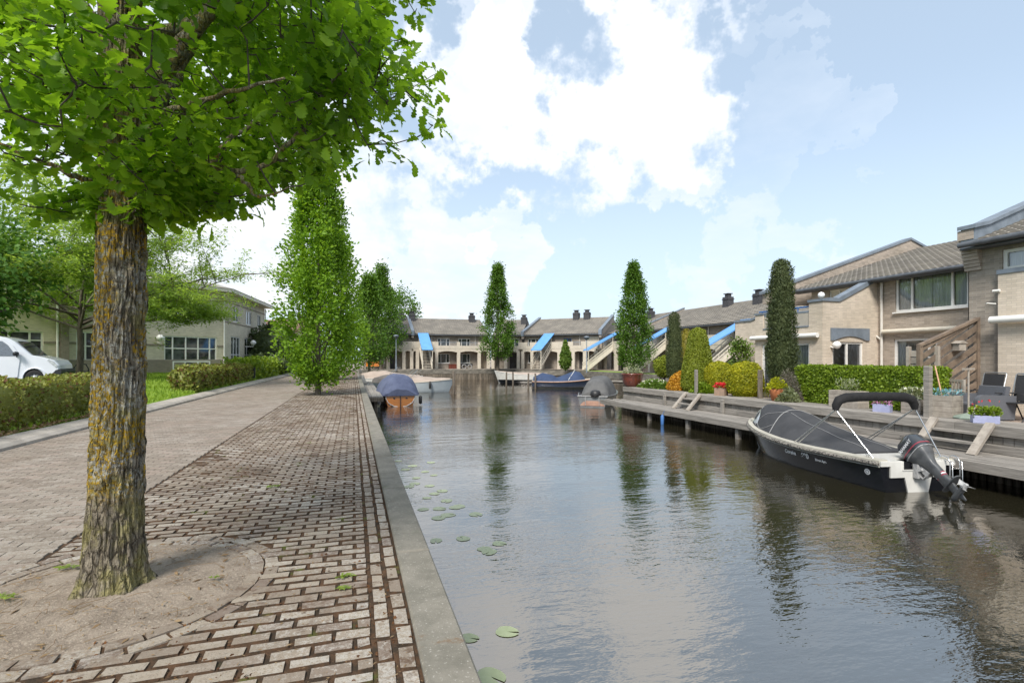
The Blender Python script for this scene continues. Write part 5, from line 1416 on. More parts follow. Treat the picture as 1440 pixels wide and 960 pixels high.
def mound(name, lab, cat, xy, rx, ry, h, n, leaf, mt, seed, tm=T_ROUND, z=.02, flowers=None, rz=0, updir=.7):
    rng = np.random.default_rng(seed); r = thing(name, lab, cat, (xy[0], xy[1], z), rz)
    lf = Leaves(); a = rng.random(n)*2*PI; q = np.sqrt(rng.random(n)); hh = h*(1-q**2)*(.35+.65*rng.random(n))
    P = np.stack([rx*q*np.cos(a), ry*q*np.sin(a), hh+.01], 1)
    D = np.stack([np.cos(a)*q,np.sin(a)*q,np.full(n,updir)],1)+rng.standard_normal((n,3))*.5; N = np.array([[0,0,1.]])+rng.standard_normal((n,3))*.5
    lf.put(tm, P, D, N, leaf*(.7+.6*rng.random(n))); lf.build('foliage', M[mt], r)
    if flowers:
        k_, fm, fsz = flowers
        lf = Leaves(); a = rng.random(k_)*2*PI; q = np.sqrt(rng.random(k_))*.9
        Pc = np.stack([rx*q*np.cos(a), ry*q*np.sin(a), h*(1-q**2)*.9+.05], 1); P = np.repeat(Pc, 6, 0)+rng.standard_normal((k_*6,3))*fsz*.3
        lf.put(T_ROUND, P, rng.standard_normal(P.shape)+np.array([0,0,.3]), np.array([[0,0,1.]])+rng.standard_normal(P.shape)*.5, fsz*(.7+.6*rng.random(len(P)))); lf.build('flowers', M[fm], r)
    return r
mound('low_shrub', 'low lime yellow shrub spreading along the jetty boards', 'shrub', gpt(1072,556), .62, .35, .36, 1500, .085, 'lime', 110, T_LONG)
mound('low_shrub', 'flat lime green shrub beside the dark yew column, behind the terracotta pot', 'shrub', (gpt(1083,546)[0]+.5, gpt(1083,546)[1]+.5), .42, .42, .62, 1100, .08, 'lime', 111)
mound('flower_bed', 'bright green ground cover with white flowers left of the orange shrub', 'flower bed', (14.35, on_n(922,14.35)[0]), .55, 1.5, .42, 2600, .09, 'green', 112, flowers=(40,'whitefl',.06))
mound('low_shrub', 'low green plant between the cone topiary and the thin post', 'shrub', (14.25, on_n(988,14.25)[0]), .45, .6, .45, 1300, .08, 'hedge_green', 113)
mound('grass_shrub', 'grey purple feathery shrub at the left end of the clipped hedge', 'shrub', (14.45, on_n(1108,14.45)[0]), .42, .5, 1.12, 2600, .075, 'purple', 114, T_LONG, updir=1.3)
mound('low_shrub', 'variegated grey green plant below the purple shrub', 'shrub', (14.15, on_n(1107,14.15)[0]), .34, .4, .5, 1300, .075, 'greyleaf', 115)
# pots
def pot(lab, xy, prof, mat, z, plant=None, name='plant_pot'):
    r = thing(name, lab, 'pot', (xy[0], xy[1], z)); mb = MB(); mb.lathe(prof, n=24, caps=False); mb.lathe([(prof[-1][0]-.03,prof[-1][1]-.04),(.001,prof[-1][1]-.04)], n=24, m=1, caps=False); mb.build('pot', [mat, M['soil']], r)
    if plant:
        lf = Leaves(); rng = np.random.default_rng(plant[4]); n = plant[3]; a = rng.random(n)*6.28; q = np.sqrt(rng.random(n)); P = np.stack([plant[0]*q*np.cos(a), plant[0]*q*np.sin(a), prof[-1][1]+plant[1]*(1-q*q)*rng.random(n)], 1)
        lf.put(T_ROUND, P, np.stack([np.cos(a)*q,np.sin(a)*q,np.full(n,.6)],1)+rng.standard_normal((n,3))*.4, np.array([[0,0,1.]])+rng.standard_normal((n,3))*.5, .07*(.7+.6*rng.random(n))); lf.build('plant', M[plant[2]], r)
    return r
M['glaze'] = mk('brown glazed pot', (.17,.045,.03), (.10,.03,.022), .25, 6, coat=.5)
M['terracotta'] = mk('terracotta', (.42,.15,.06), (.34,.12,.05), .7, 6)
M['lilac'] = mk('lilac planter', (.36,.38,.55), (.30,.32,.48), .5, 5)
pot('red brown glazed pot on the corner of the jetty', at_n(889,13.9)[0], [(.001,0),(.34,0),(.44,.12),(.52,.40),(.56,.62),(.60,.66),(.56,.70)], M['glaze'], .036, (.5,.55,'greyleaf',260,5))
pot('orange terracotta pot with a lime plant beside the purple shrub', (14.0, on_n(1093,14.0)[0]), [(.001,0),(.17,0),(.24,.30),(.26,.40),(.23,.42)], M['terracotta'], .036, (.32,.42,'lime',420,6))
def trough(lab, xy, L, Wd, H, mat, rz, fl, z=.036, seed=1, name='flower_box', boards=0, cat='planter'):
    r = thing(name, lab, cat, (xy[0], xy[1], z), rz)
    mb = MB(); t_ = .022 if not boards else .045
    nb = boards or 1; hh = H/nb
    for k in range(nb):
        a, b_ = k*hh+(.004 if boards else 0), (k+1)*hh-(.004 if boards else 0)
        mb.bbox(-L/2,L/2,-Wd/2,-Wd/2+t_,a,b_,.005); mb.bbox(-L/2,L/2,Wd/2-t_,Wd/2,a,b_,.005); mb.bbox(-L/2,-L/2+t_,-Wd/2+t_,Wd/2-t_,a,b_,.005); mb.bbox(L/2-t_,L/2,-Wd/2+t_,Wd/2-t_,a,b_,.005)
    mb.build('box', mat, r)
    s = MB(); s.box(-L/2+t_,L/2-t_,-Wd/2+t_,Wd/2-t_,0,H-.05); s.build('soil', M['soil'], r)
    rng = np.random.default_rng(seed)
    for nm, mt, n, sz, h, tm in fl:
        lf = Leaves(); P = np.stack([(rng.random(n)-.5)*(L+.04)*(.5 if .9 < L < 1 else 1), (rng.random(n)-.5)*(Wd+.04), H-.03+h*rng.random(n)**.7], 1)
        lf.put(tm, P, np.stack([P[:,0]*1.5,P[:,1]*1.5,np.full(n,.6)],1)+rng.standard_normal((n,3))*.5, np.array([[0,0,1.]])+rng.standard_normal((n,3))*.6, sz*(.7+.6*rng.random(n))); lf.build(nm, M[mt], r)
    return r
trough('lilac flower box with pink flowers under the black boat top', (13.85, on_n(1241,13.85)[0]), .40, .2, .22, M['lilac'], -PI/2+.3, [('leaves','green',120,.05,.14,T_ROUND),('flowers','pink',200,.045,.19,T_ROUND)], seed=3)
trough('lilac flower box with red and white flowers near the parasol foot', (13.75, on_n(1385,13.75)[0]), .46, .24, .17, M['lilac'], -PI/2+.75, [('leaves','hedge_green',420,.06,.20,T_ROUND),('flowers','whitefl',60,.035,.22,T_ROUND),('flowers','red',16,.045,.36,T_ROUND)], seed=4)
trough('small terracotta box with red flowers by the thin jetty post', (13.95, on_n(1014,13.95)[0]), .42, .3, .30, mk('worn terracotta box', (.36,.24,.17), (.27,.19,.14), .8, 8), -PI/2+.4, [('leaves','green',90,.06,.12,T_ROUND),('flowers','red',300,.06,.22,T_ROUND)], seed=5)
trough('long grey board planter with a grey green bush before the clipped hedge', (14.30, on_n(1193,14.30)[0]), .95, .45, .50, M['wood_bench'], -PI/2, [('leaves','greyleaf',300,.08,.36,T_LONG)], seed=6, boards=4, name='wooden_planter')
trough('square sleeper planter with blue leaved plant next to the grey armchair', (14.25, on_n(1328,14.25)[0]), .56, .5, .54, M['wood_bench'], -PI/2+.12, [('leaves','bluefl',150,.10,.14,T_LONG)], seed=7, boards=4, name='wooden_planter')
trough('weathered planter with white flowers behind the tall jetty post', (14.35, on_n(1288,14.35)[0]), .5, .4, .38, M['wood_bench'], -PI/2, [('leaves','greyleaf',200,.09,.3,T_ROUND),('flowers','whitefl',120,.05,.34,T_ROUND)], seed=8, boards=4, name='wooden_planter')
# posts standing on the deck
def deck_post(lab, px, N, top, w=.12, mat='wood_grey'):
    y_ = on_n(px, N)[0]; mb = MB(); mb.bbox(-w/2,w/2,-w/2,w/2,0,top,.015); mb.box(-w/2-.008,w/2+.008,-w/2-.008,w/2+.008,top*.72,top*.72+.04)
    tag(mb.build('deck_post', M[mat], None, (N, y_, .036)), lab, 'post', 'posts on the jetty deck')
deck_post('thin greenish post on the deck in front of the cone topiary', 979, 13.8, 1.0, .10)
deck_post('grey post between the larger golden yew and the yew column', 1069, 14.3, 1.05, .12, 'wood_pile')
deck_post('tall weathered square post between two planters above the black boat', 1305, 13.72, 1.28, .13)
# clipped hedge before the houses
ya, yb = on_n(1120,14.75)[0], on_n(1336,15.3)[0]
hedge('bright clipped box hedge across the garden before the big house windows', 14.72, 15.35, yb, ya, .0, 1.22, 17000, .055, M['hedge_green'], 120, .015)
ys = on_n(1129,14.5)[0]
# slatted fence between the two gardens: leans from tall at the wall to low at the water
fw_, fe = Vector((16.9,on_n(1375,16.9)[0])), Vector((15.0,on_n(1292,15.0)[0]))
fr = thing('slatted_fence', 'brown diagonal slat fence sloping down from the house wall', 'fence', (fw_.x, fw_.y, 0), math.atan2(fe.y-fw_.y, fe.x-fw_.x))
FL = (fe-fw_).length
top = lambda x: 2.62-.62*x/FL*1.25
mb = MB()
for k in range(-3, 15):                      # diagonal boards
    z0_ = -1.3+k*.27; pts = []
    for x in (0.0, FL):
        pts.append((x, z0_+(.55 if False else 0)+(FL-x)*.62))
    a0, a1 = pts
    lo = [(x, max(.04, min(z_, top(x)-.05))) for x, z_ in (a0, a1)]
    hi_ = [(x, max(.04, min(z_+.18, top(x)-.05))) for x, z_ in (a0, a1)]
    if hi_[0][1]-lo[0][1] < .02 and hi_[1][1]-lo[1][1] < .02: continue
    mb.prism([lo[0],lo[1],hi_[1],hi_[0]], lambda a,b,c: (a,c,b), -.012+.02*(k % 2), .012+.02*(k % 2))
mb.build('slats', M['wood_fence'], fr)
for x in (.03, FL-.03):
    mb = MB(); mb.bbox(x-.045,x+.045,-.06,.06,-.05,top(x)+.05,.01); mb.build('post', M['wood_fence'], fr)
mb = MB(); mb.prism([(0,top(0)-.02),(FL,top(FL)-.02),(FL,top(FL)+.05),(0,top(0)+.05)], lambda a,b,c: (a,c,b), -.06, .075); mb.build('cap_rail', M['wood_fence'], fr)
mb = MB(); mb.box(FL*.35,FL*.35+.22,.05,.24,1.72,1.92); mb.prism([(FL*.35-.04,1.92),(FL*.35+.26,1.92),(FL*.35+.11,2.0)], lambda a,b,c: (a,c,b), .03, .27)
o = mb.build('nesting_box', M['wood_bench'], None); o.matrix_world = Matrix.Translation((fw_.x,fw_.y,0)) @ Matrix.Rotation(fr.rotation_euler.z,4,'Z'); tag(o, 'small pale nesting box fixed on the diagonal slat fence', 'nesting box')
fr2 = thing('low_fence', 'short grey board fence behind the clipped hedge at the foot of the slat fence', 'fence', (15.55, on_n(1277,15.55)[0], 0), -PI/2)
mb = MB()
for k in range(8): mb.bbox(0,.78,-.015,.015,.12+k*.205,.12+k*.205+.17,.005)
mb.build('boards', M['wood_bench'], fr2); mb = MB(); mb.bbox(.74,.84,-.06,.04,-.05,1.85,.01); mb.bbox(-.02,.07,-.06,.04,-.05,1.85,.01); mb.build('post', M['wood_bench'], fr2)
# garden bench
bp = (15.05, on_n(1305,15.05)[0]-.15)
r = thing('garden_bench', 'weathered slatted garden bench standing against the end of the hedge', 'bench', (bp[0], bp[1], .0), -PI/2-.25)
mb = MB()
for k in range(4): mb.bbox(-.62,.62,-.20+k*.105,-.20+k*.105+.09,.42,.445,.005)
mb.build('seat', M['wood_bench'], r)
mb = MB(); mb.beam((-.62,.27,.92),(.62,.27,.92), .05, .07); mb.beam((-.62,.23,.52),(.62,.23,.52), .04, .06)
for k in range(13): x = -.56+k*.0933; mb.beam((x,.235,.54),(x,.268,.90), .045, .018, 0, (0,1,0))
mb.build('backrest', M['wood_bench'], r)
for x in (-.62,.62):
    for y_ in (-.2,.24): mb = MB(); mb.bbox(x-.03,x+.03,y_-.03,y_+.03,0,.64 if y_<0 else .95,.005); mb.build('leg', M['wood_bench'], r)
    mb = MB(); mb.bbox(x-.04,x+.04,-.26,.22,.645,.675,.005); mb.build('armrest', M['wood_bench'], r)
mb = MB(); a = (14.35, on_n(1326,14.35)[0]); mb.tube([(a[0],a[1],.45),(a[0]+.30,a[1]+.38,1.30)], .018, 6); mb.bbox(a[0]-.05,a[0]+.05,a[1]-.13,a[1]+.09,.42,.5,.01)
tag(mb.build('broom', mk('pale broom wood', (.55,.33,.20), (.48,.28,.17), .6, 6)), 'broom with a pale wooden handle leaning in the blue leaved planter', 'broom')
# rattan armchair
M['rattan'] = mk('grey rattan', (.125,.13,.145), (.095,.10,.115), .6, 60, .6, 90, stretch=(1,1,2))
ac = (14.95, on_n(1376,14.95)[0])
r = thing('armchair', 'dark grey woven armchair with rounded arms beside the sleeper planter', 'armchair', (ac[0], ac[1], .0), -PI/2-.35)
mb = MB(); mb.bbox(-.40,.40,-.42,.34,.04,.40,.03); mb.build('seat', M['rattan'], r)
mb = MB(); mb.prism([(.24,.38),(.34,.38),(.44,.80),(.40,.82),(.33,.81)], lambda a,b,c: (c,a,b), -.38, .38); mb.build('backrest', M['rattan'], r)
for s_ in (-1,1):
    mb = MB(); prof = [(-.46,.03),(.40,.03),(.44,.60)]+[(-.30-.16*math.sin(PI/2*i/6), .44+.18*math.cos(PI/2*i/6)) for i in range(7)]
    x0_, x1_ = (s_*.405, s_*.53) if s_ > 0 else (s_*.53, s_*.405)
    mb.prism(prof, lambda a,b,c: (c,a,b), x0_, x1_); mb.build('armrest', M['rattan'], r)
# folding chairs
M['mesh_black'] = mk('black textile', (.035,.035,.037), (.025,.025,.027), .7, 90, .4, 200)
M['alu'] = mk('grey aluminium', (.42,.43,.44), (.36,.37,.38), .35, 6, metal=.7)
def folding_chair(lab, xy, rz):
    r = thing('folding_chair', lab, 'chair', (xy[0], xy[1], 0), rz, 'folding chairs at the right edge')
    mb = MB(); mb.prism([(.20,.47),(.225,.47),(.37,1.10),(.345,1.10)], lambda a,b,c: (c,a,b), -.24, .24); mb.build('backrest', M['mesh_black'], r)
    mb = MB(); mb.bbox(-.24,.24,-.26,.20,.435,.455,.005); mb.build('seat', M['mesh_black'], r)
    mb = MB()
    mb.tube([(-.27,.18,.40),(-.27,.37,1.10),(-.24,.38,1.13),(.24,.38,1.13),(.27,.37,1.10),(.27,.18,.40)], .016, 8); mb.build('back_frame', M['alu'], r)
    for s_ in (-.27,.27):
        for q in (((-.28),.40),(.30,-.32)):
            mb = MB(); mb.tube([(s_*(1.03 if q[0] < 0 else .95),q[0],.0),(s_*(1.03 if q[0] < 0 else .95),q[0]*-.55,.62 if q[0] < 0 else .45)], .016, 8); mb.build('leg', M['metal_dark'], r)
        mb = MB(); mb.bbox(s_-.025,s_+.025,-.28,.24,.645,.67,.006); mb.build('armrest', M['mesh_black'], r)
folding_chair('black folding chair with a small pale decoration, directly behind the grey armchair', (15.75, on_n(1383,15.75)[0]), -PI/2-.15)
folding_chair('black folding chair at the right edge of the photo, right of the grey armchair', (15.2, on_n(1431,15.2)[0]), -PI/2-.10)
folding_chair('black folding chair whose frame just shows past the outer edge of the other chair', (15.6, on_n(1452,15.6)[0]), -PI/2+.2)
# parasol foot and pole
pp = (14.3, on_n(1362,14.3)[0])
r = thing('parasol_stand', 'green parasol foot with a bare pole in front of the grey armchair', 'parasol stand', (pp[0], pp[1], 0.036))
mb = MB(); mb.lathe([(.001,0),(.31,0),(.32,.03),(.27,.07),(.10,.12),(.045,.14)], n=8, smooth=False); mb.build('foot', mk('pale green concrete', (.24,.29,.24), (.2,.25,.21), .7, 8), r)
mb = MB(); mb.tube([(0,0,.13),(0,0,.22)], .035, 10); mb.tube([(0,0,.2),(0,0,1.22)], .02, 10); mb.build('pole', M['wood_bench'], r)
mb = MB(); mb.beam((-.28,-.06,1.21),(.28,.06,1.21), .05, .05); mb.build('cross_bar', M['wood_bench'], r)

# street lamps by the basin
def lamp(lab, px, Y, h, z):
    b = at_depth(px, Y); r = thing('street_lamp', lab, 'street lamp', (b[0], b[1], z), 0, 'street lamps round the basin')
    mb = MB(); mb.tube([(0,0,-.1),(0,0,.8),(0,0,.82),(0,0,h)], [.08,.08,.05,.04], 8); mb.build('post', M['lead'], r)
    mb = MB(); mb.lathe([(.05,0),(.18,.05),(.34,.30),(.36,.33),(.20,.42),(.02,.46)], (0,0,h-.05), 14); mb.build('lamp_head', M['lead'], r)
lamp('grey street lamp before the shuttered window, at the first slanted canopy', 825, 57, 3.6, .0)
lamp('slim grey lamp post at the far left quay near the dark doors', 557, 63, 3.9, .12)

# ------------------------------------------------------------------ parked white van
M['van_paint'] = mk('white van paint', (.74,.77,.82), (.70,.73,.79), .22, 1, coat=.8)
M['tyre'] = mk('tyre', (.022,.022,.023), (.016,.016,.016), .85, 20)
M['plastic'] = mk('black plastic', (.025,.03,.035), (.018,.02,.022), .5, 10)
M['lens'] = mk('headlight lens', (.55,.58,.6), (.35,.37,.4), .06, 12, coat=1)
hv = math.atan2(-SN*.883+CS*.469, CS*.883+SN*.469)
nose = at_depth(85, 19.2)
vx_, vy_ = math.cos(hv), math.sin(hv)
# local x forward with the nose at x=4.75; the side towards the canal path is local -y
vo = (nose[0]-4.75*.87*vx_, nose[1]-4.75*.87*vy_)
r = thing('van', 'white panel van with its side door open behind the low hedge', 'van', (vo[0], vo[1], .456), hv); r.scale = (.87, 1, 1.0)
W_ = 1.86
def archpts(xc, rr, zc, n=10): return [(xc+rr*math.cos(PI-PI*i/n), zc+rr*math.sin(PI-PI*i/n)) for i in range(n+1)]
top_p = [(4.62,.42),(4.72,.60),(4.70,.80),(4.55,.98),(4.15,1.10),(3.80,1.17),(3.28,1.66),(3.08,1.78),(2.75,1.86),(1.2,1.90),(.20,1.88),(.02,1.78),(-.02,.9),(.0,.40)]
bot_p = [(.35,.30)]+archpts(.95,.36,.31)+[(2.6,.28)]+archpts(3.90,.365,.31)+[(4.45,.30)]
poly = bot_p+top_p
def vring(y, k, dz=0): return [(2.35+(x-2.35)*k, y, .31+(z_-.31)*(1-(1-k)*.7) if z_ > 1.0 else z_) for x, z_ in poly]
mb = MB()
ringsv = [vring(.02,.975), vring(.06,.992), vring(.16,1.0), vring(W_-.16,1.0), vring(W_-.06,.992), vring(W_-.02,.975)]
mb.loft(ringsv, 0, True, True, False); body = mb.build('body', M['van_paint'], r)
sd0 = .016
def side_panel(pts, y, th, mat, name, parent=r, lab=None):
    q = MB(); q.prism(pts, lambda a,b,c: (a,c,b), y-th, y); o = q.build(name, mat, parent)
    if lab: o['label'] = lab
    return o
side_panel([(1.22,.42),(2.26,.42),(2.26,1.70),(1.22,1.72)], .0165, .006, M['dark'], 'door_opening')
fd = side_panel([(2.34,.36),(3.36,.36),(3.40,.70),(3.46,1.12),(3.22,1.52),(2.95,1.74),(2.36,1.76)], .012, .022, M['van_paint'], 'front_door')
side_panel([(2.46,1.13),(3.30,1.13),(3.30,1.18),(3.08,1.52),(2.90,1.67),(2.46,1.69)], -.012, .006, M['clear'], 'door_window', fd)
side_panel([(2.46,1.13),(3.30,1.13),(3.30,1.18),(3.08,1.52),(2.90,1.67),(2.46,1.69)], -.0105, .0012, mk('dim cab', (.035,.04,.045), (.13,.15,.16), .8, 3), 'cab', fd)
side_panel([(2.42,1.0),(2.60,1.0),(2.60,1.035),(2.42,1.035)], -.014, .02, M['plastic'], 'handle', fd)
# the slid back side door stands proud of the rear flank
sdoor = side_panel([(.12,.42),(1.20,.42),(1.20,1.70),(.12,1.72)], -.05, .03, M['van_paint'], 'side_door')
side_panel([(2.27,.34),(2.335,.34),(2.36,1.77),(2.27,1.77)], .012, .05, M['van_paint'], 'door_edge')
q = MB(); q.lathe([(.01,-.03),(.10,-.02),(.13,.03),(.12,.09),(.02,.12)], (3.36,-.14,1.18), 12, sx=.75, sy=1.0); q.beam((3.34,.0,1.12),(3.36,-.10,1.17), .04, .05); q.build('mirror', M['plastic'], r)
q = MB(); q.prism([(4.30,.97),(4.60,.70),(4.66,.78),(4.52,.94),(4.36,1.02)], lambda a,b,c: (a,c,b), .0, .22); q.build('headlight', M['lens'], r)
q = MB(); q.prism([(4.44,.30),(4.72,.36),(4.78,.55),(4.765,.66),(4.60,.62),(4.44,.44)], lambda a,b,c: (a,c,b), -.004, W_+.004); q.build('bumper', M['plastic'], r)
q = MB(); q.tube([(x,-.006,z_) for x, z_ in archpts(3.90,.385,.31)], .022, 6); q.build('arch_trim', M['van_paint'], r)
q = MB(); q.add([(3.82,.16,1.185),(3.30,.20,1.685),(3.30,W_-.20,1.685),(3.82,W_-.16,1.185)], [(0,1,2,3)]); q.build('windscreen', M['glass'], r)
def wheel(x, y, s_):
    wv = bpy.data.objects.new('wheel', None); COL.objects.link(wv); wv.parent = r; wv.location = (x, y, .31)
    q = MB(); prof = [(.19,-.10),(.30,-.11),(.325,-.07),(.325,.07),(.30,.11),(.19,.10)]
    q.loft([[(rr*math.cos(2*PI*j/28), yy, rr*math.sin(2*PI*j/28)) for j in range(28)] for rr, yy in prof], 0, True, False, True); q.build('tyre', M['tyre'], wv)
    q = MB(); q.loft([[(rr*math.cos(2*PI*j/28), s_*yy, rr*math.sin(2*PI*j/28)) for j in range(28)] for rr, yy in [(.195,.09),(.18,.06),(.10,.075),(.06,.095),(.001,.10)]], 0, True, False, True)
    for k in range(9):
        a = 2*PI*k/9; q.loft([[(.14*math.cos(a)+.022*math.cos(2*PI*j/8), s_*yy, .14*math.sin(a)+.022*math.sin(2*PI*j/8)) for j in range(8)] for yy in (.07,.076)], 1, True, True, False)
    q.build('rim', [M['alu'], M['dark']], wv)
for x in (.95,3.90): wheel(x, .10, -1); wheel(x, W_-.10, 1)
q = MB(); q.box(3.3,4.4,.12,.16,.3,.9); q.box(.5,1.4,.12,.16,.3,.9); q.build('wheel_well', M['dark'], r)
# ================================================================== boats
M['hull_black'] = mk('black gelcoat', (.006,.0065,.008), (.009,.010,.013), .2, 1.2, coat=.15, spec=.3)
M['gel_white'] = mk('white gelcoat', (.72,.71,.67), (.62,.61,.57), .25, 2, coat=.4)
M['gel_cream'] = mk('cream deck', (.50,.47,.40), (.42,.40,.34), .4, 3)
M['canvas_black'] = mk('charcoal boat canvas', (.052,.053,.057), (.036,.037,.041), .75, 2.2, .35, 6, bdist=.03)
M['canvas_roll'] = mk('black rolled canvas', (.014,.014,.015), (.009,.009,.010), .8, 6, .8, 9, bdist=.03)
M['canvas_blue'] = mk('faded navy canvas', (.115,.135,.215), (.075,.09,.155), .8, 1.6, .8, 3.5, bdist=.06)
M['canvas_navy'] = mk('navy canvas', (.035,.06,.13), (.025,.045,.10), .75, 2, .6, 4, bdist=.05)
M['canvas_beige'] = mk('beige canvas', (.40,.33,.28), (.33,.27,.225), .8, 2, .5, 4, bdist=.04)
M['canvas_grey'] = mk('grey canvas', (.125,.125,.125), (.085,.086,.088), .8, 1.5, .6, 4, bdist=.04)
M['piping'] = mk('pale piping', (.36,.36,.36), (.30,.30,.30), .6, 10)
M['rope'] = mk('fender rope', (.27,.25,.22), (.05,.047,.045), .9, 26, .8, 60, contrast=(.45,.55))
M['varnish'] = mk('varnished wood', (.58,.21,.028), (.47,.155,.02), .16, 3, stretch=(.5,.5,12), coat=.9)
M['hull_navy'] = mk('navy hull', (.02,.035,.075), (.015,.025,.055), .2, 2, coat=.6)
M['hull_lblue'] = mk('pale blue hull', (.50,.56,.60), (.44,.50,.54), .3, 2, coat=.3)
M['hull_grey'] = mk('grey hull', (.20,.21,.22), (.14,.15,.155), .35, 3, coat=.3)
M['copper'] = mk('faded copper paint', (.45,.27,.20), (.34,.20,.15), .6, 4)
M['motor'] = mk('dark grey motor', (.045,.052,.06), (.03,.034,.04), .22, 4, coat=.6)
M['motor_grey'] = mk('grey metal motor leg', (.10,.105,.11), (.06,.063,.068), .35, 8)
M['motor_light'] = mk('light grey casting', (.42,.42,.42), (.28,.28,.28), .4, 18)
M['decal'] = mk('silver decal', (.75,.75,.76), (.7,.7,.72), .4, 10)
M['decal_red'] = mk('red stripe decal', (.30,.05,.07), (.25,.04,.06), .4, 10)
M['clearvinyl'] = mk('clear vinyl window', (.45,.50,.55), (.30,.34,.38), .08, 2, coat=.6)

class Hull:
    def __init__(s, L, B, zs, zb, tr=.78, full=2.4, draft=.28, flare=.75, rake=.42, mid=.42):
        s.L, s.B, s.zs, s.zb, s.tr, s.full, s.draft, s.flare, s.rake, s.mid = L, B, zs, zb, tr, full, draft, flare, rake, mid
    def half(s, u):
        if u < s.mid: return s.B/2*(s.tr+(1-s.tr)*math.sin(PI/2*u/s.mid))
        q = (u-s.mid)/(1-s.mid); return s.B/2*max(0.0, 1-q**s.full)**.85
    def sheer(s, u): return s.zs+(s.zb-s.zs)*max(0, (u-.25)/.75)**2-.03*math.sin(PI*min(1,u*1.2))
    def ring(s, u, inset=0.0):
        b, z1 = max(.012, s.half(u)-inset), s.sheer(u); z0 = -s.draft*(1-max(0,(u-.75)/.25)**2*.8)
        pts = []
        prof = [(0,0),(.50,.03),(.78,.14),(.88,.40),(.95,.72),(1.0,1.0)]
        k = 1-s.flare*max(0,(u-.45)/.55)**1.3
        for f, h in prof:
            ff = f*(k+(1-k)*h**1.2) if f < 1 else 1.0
            pts.append((b*ff, z0+(z1-z0)*h))
        out_ = []
        for y, z in pts[::-1]: out_.append((y, z))
        for y, z in pts[1:]: out_.append((-y, z))
        return [(s.L*u-s.rake*max(0,(u-.6)/.4)**2*(1-(z-z0)/(z1-z0)), y, z) for y, z in out_]
    def shell(s, n=26, m=0):
        mb = MB(); us = [1-(1-i/n)**1.25 for i in range(n+1)]
        mb.loft([s.ring(u) for u in us], m, False, False, True)
        r0 = s.ring(0); mb.add(r0, [tuple(range(len(r0)))], m)
        return mb
    def edge(s, side, u0=0, u1=1, n=30, off=0.0, dz=0.0):
        return [(s.L*u, side*max(.0, s.half(u)+off), s.sheer(u)+dz) for u in np.linspace(u0, u1, n)]
def gunwale(h, w, mat, parent, dz=.02, name='gunwale', u0=0.0):
    mb = MB(); rings = []
    for side in (1,-1):
        rings = []
        for u in np.linspace(u0,1,30):
            x = h.L*u; o_ = h.half(u)+.02; i_ = max(0.0, h.half(u)-w); z_ = h.sheer(u)
            rings.append([(x,side*o_,z_-.02),(x,side*o_,z_+dz),(x,side*i_,z_+dz+.012),(x,side*i_,z_-.02)])
        mb.loft(rings, 0, True, True, False)
    return mb.build(name, mat, parent)
def canvas(h, prof, mat, parent, inset=.02, p=2.2, folds=.015, drop=0.0, name='boat_cover', seed=0, n=13, overhang=0.0):
    """fabric over the boat: prof = [(u, crown height above the sheer)]"""
    mb = MB(); rings = []; us = np.linspace(prof[0][0], prof[-1][0], 34)
    for u in us:
        b = max(.02, h.half(u)-inset+overhang); z_ = h.sheer(u)-drop; c = float(np.interp(u, [a for a,_ in prof], [c_ for _,c_ in prof]))
        rg = []
        for j in range(n):
            a = -1+2*j/(n-1); y = b*a; k = (1-abs(a)**p)
            f = folds*mnoise.noise(Vector((u*7+seed, a*4, seed)))+folds*.8*math.sin(u*31+abs(a)*5+seed)*(.3+abs(a))*min(1, (1-abs(a))*6)
            rg.append((h.L*u, y, z_+c*k+f+.012))
        rings.append(rg)
    mb.loft(rings, 0, False, False, True)
    for rg in (rings[0], rings[-1]):
        q = [(p_[0], p_[1], h.sheer(us[0] if rg is rings[0] else us[-1])-drop) for p_ in rg]
        mb.add(rg+q, [(i,i+1,len(rg)+i+1,len(rg)+i) for i in range(len(rg)-1)], 0, True)
    o = mb.build(name, mat, parent)
    return o, rings
def on_cover(rings, us0, us1, u, a):
    k = (u-us0)/(us1-us0)*(len(rings)-1); i = int(min(len(rings)-2, max(0, k))); f = k-i
    n = len(rings[0]); q = (a+1)/2*(n-1); j = int(min(n-2, max(0, q))); g = q-j
    A, B_, C_, D_ = (Vector(rings[i][j]), Vector(rings[i][j+1]), Vector(rings[i+1][j]), Vector(rings[i+1][j+1]))
    return A*(1-f)*(1-g)+B_*(1-f)*g+C_*f*(1-g)+D_*f*g+Vector((0,0,.012))
def text(body, size, mat, parent, loc, rot, name='lettering', extr=.001, shear=0.0, bold=0.0):
    cu = bpy.data.curves.new(name, 'FONT'); cu.body = body; cu.size = size; cu.extrude = extr; cu.shear = shear; cu.offset = bold
    o = bpy.data.objects.new(name, cu); COL.objects.link(o)
    dg = bpy.context.evaluated_depsgraph_get(); me = bpy.data.meshes.new_from_object(o.evaluated_get(dg))
    bpy.data.objects.remove(o); bpy.data.curves.remove(cu)
    me.materials.clear(); me.materials.append(mat)
    o = bpy.data.objects.new(name, me); COL.objects.link(o); o.parent = parent; o.location = loc; o.rotation_euler = rot
    return o

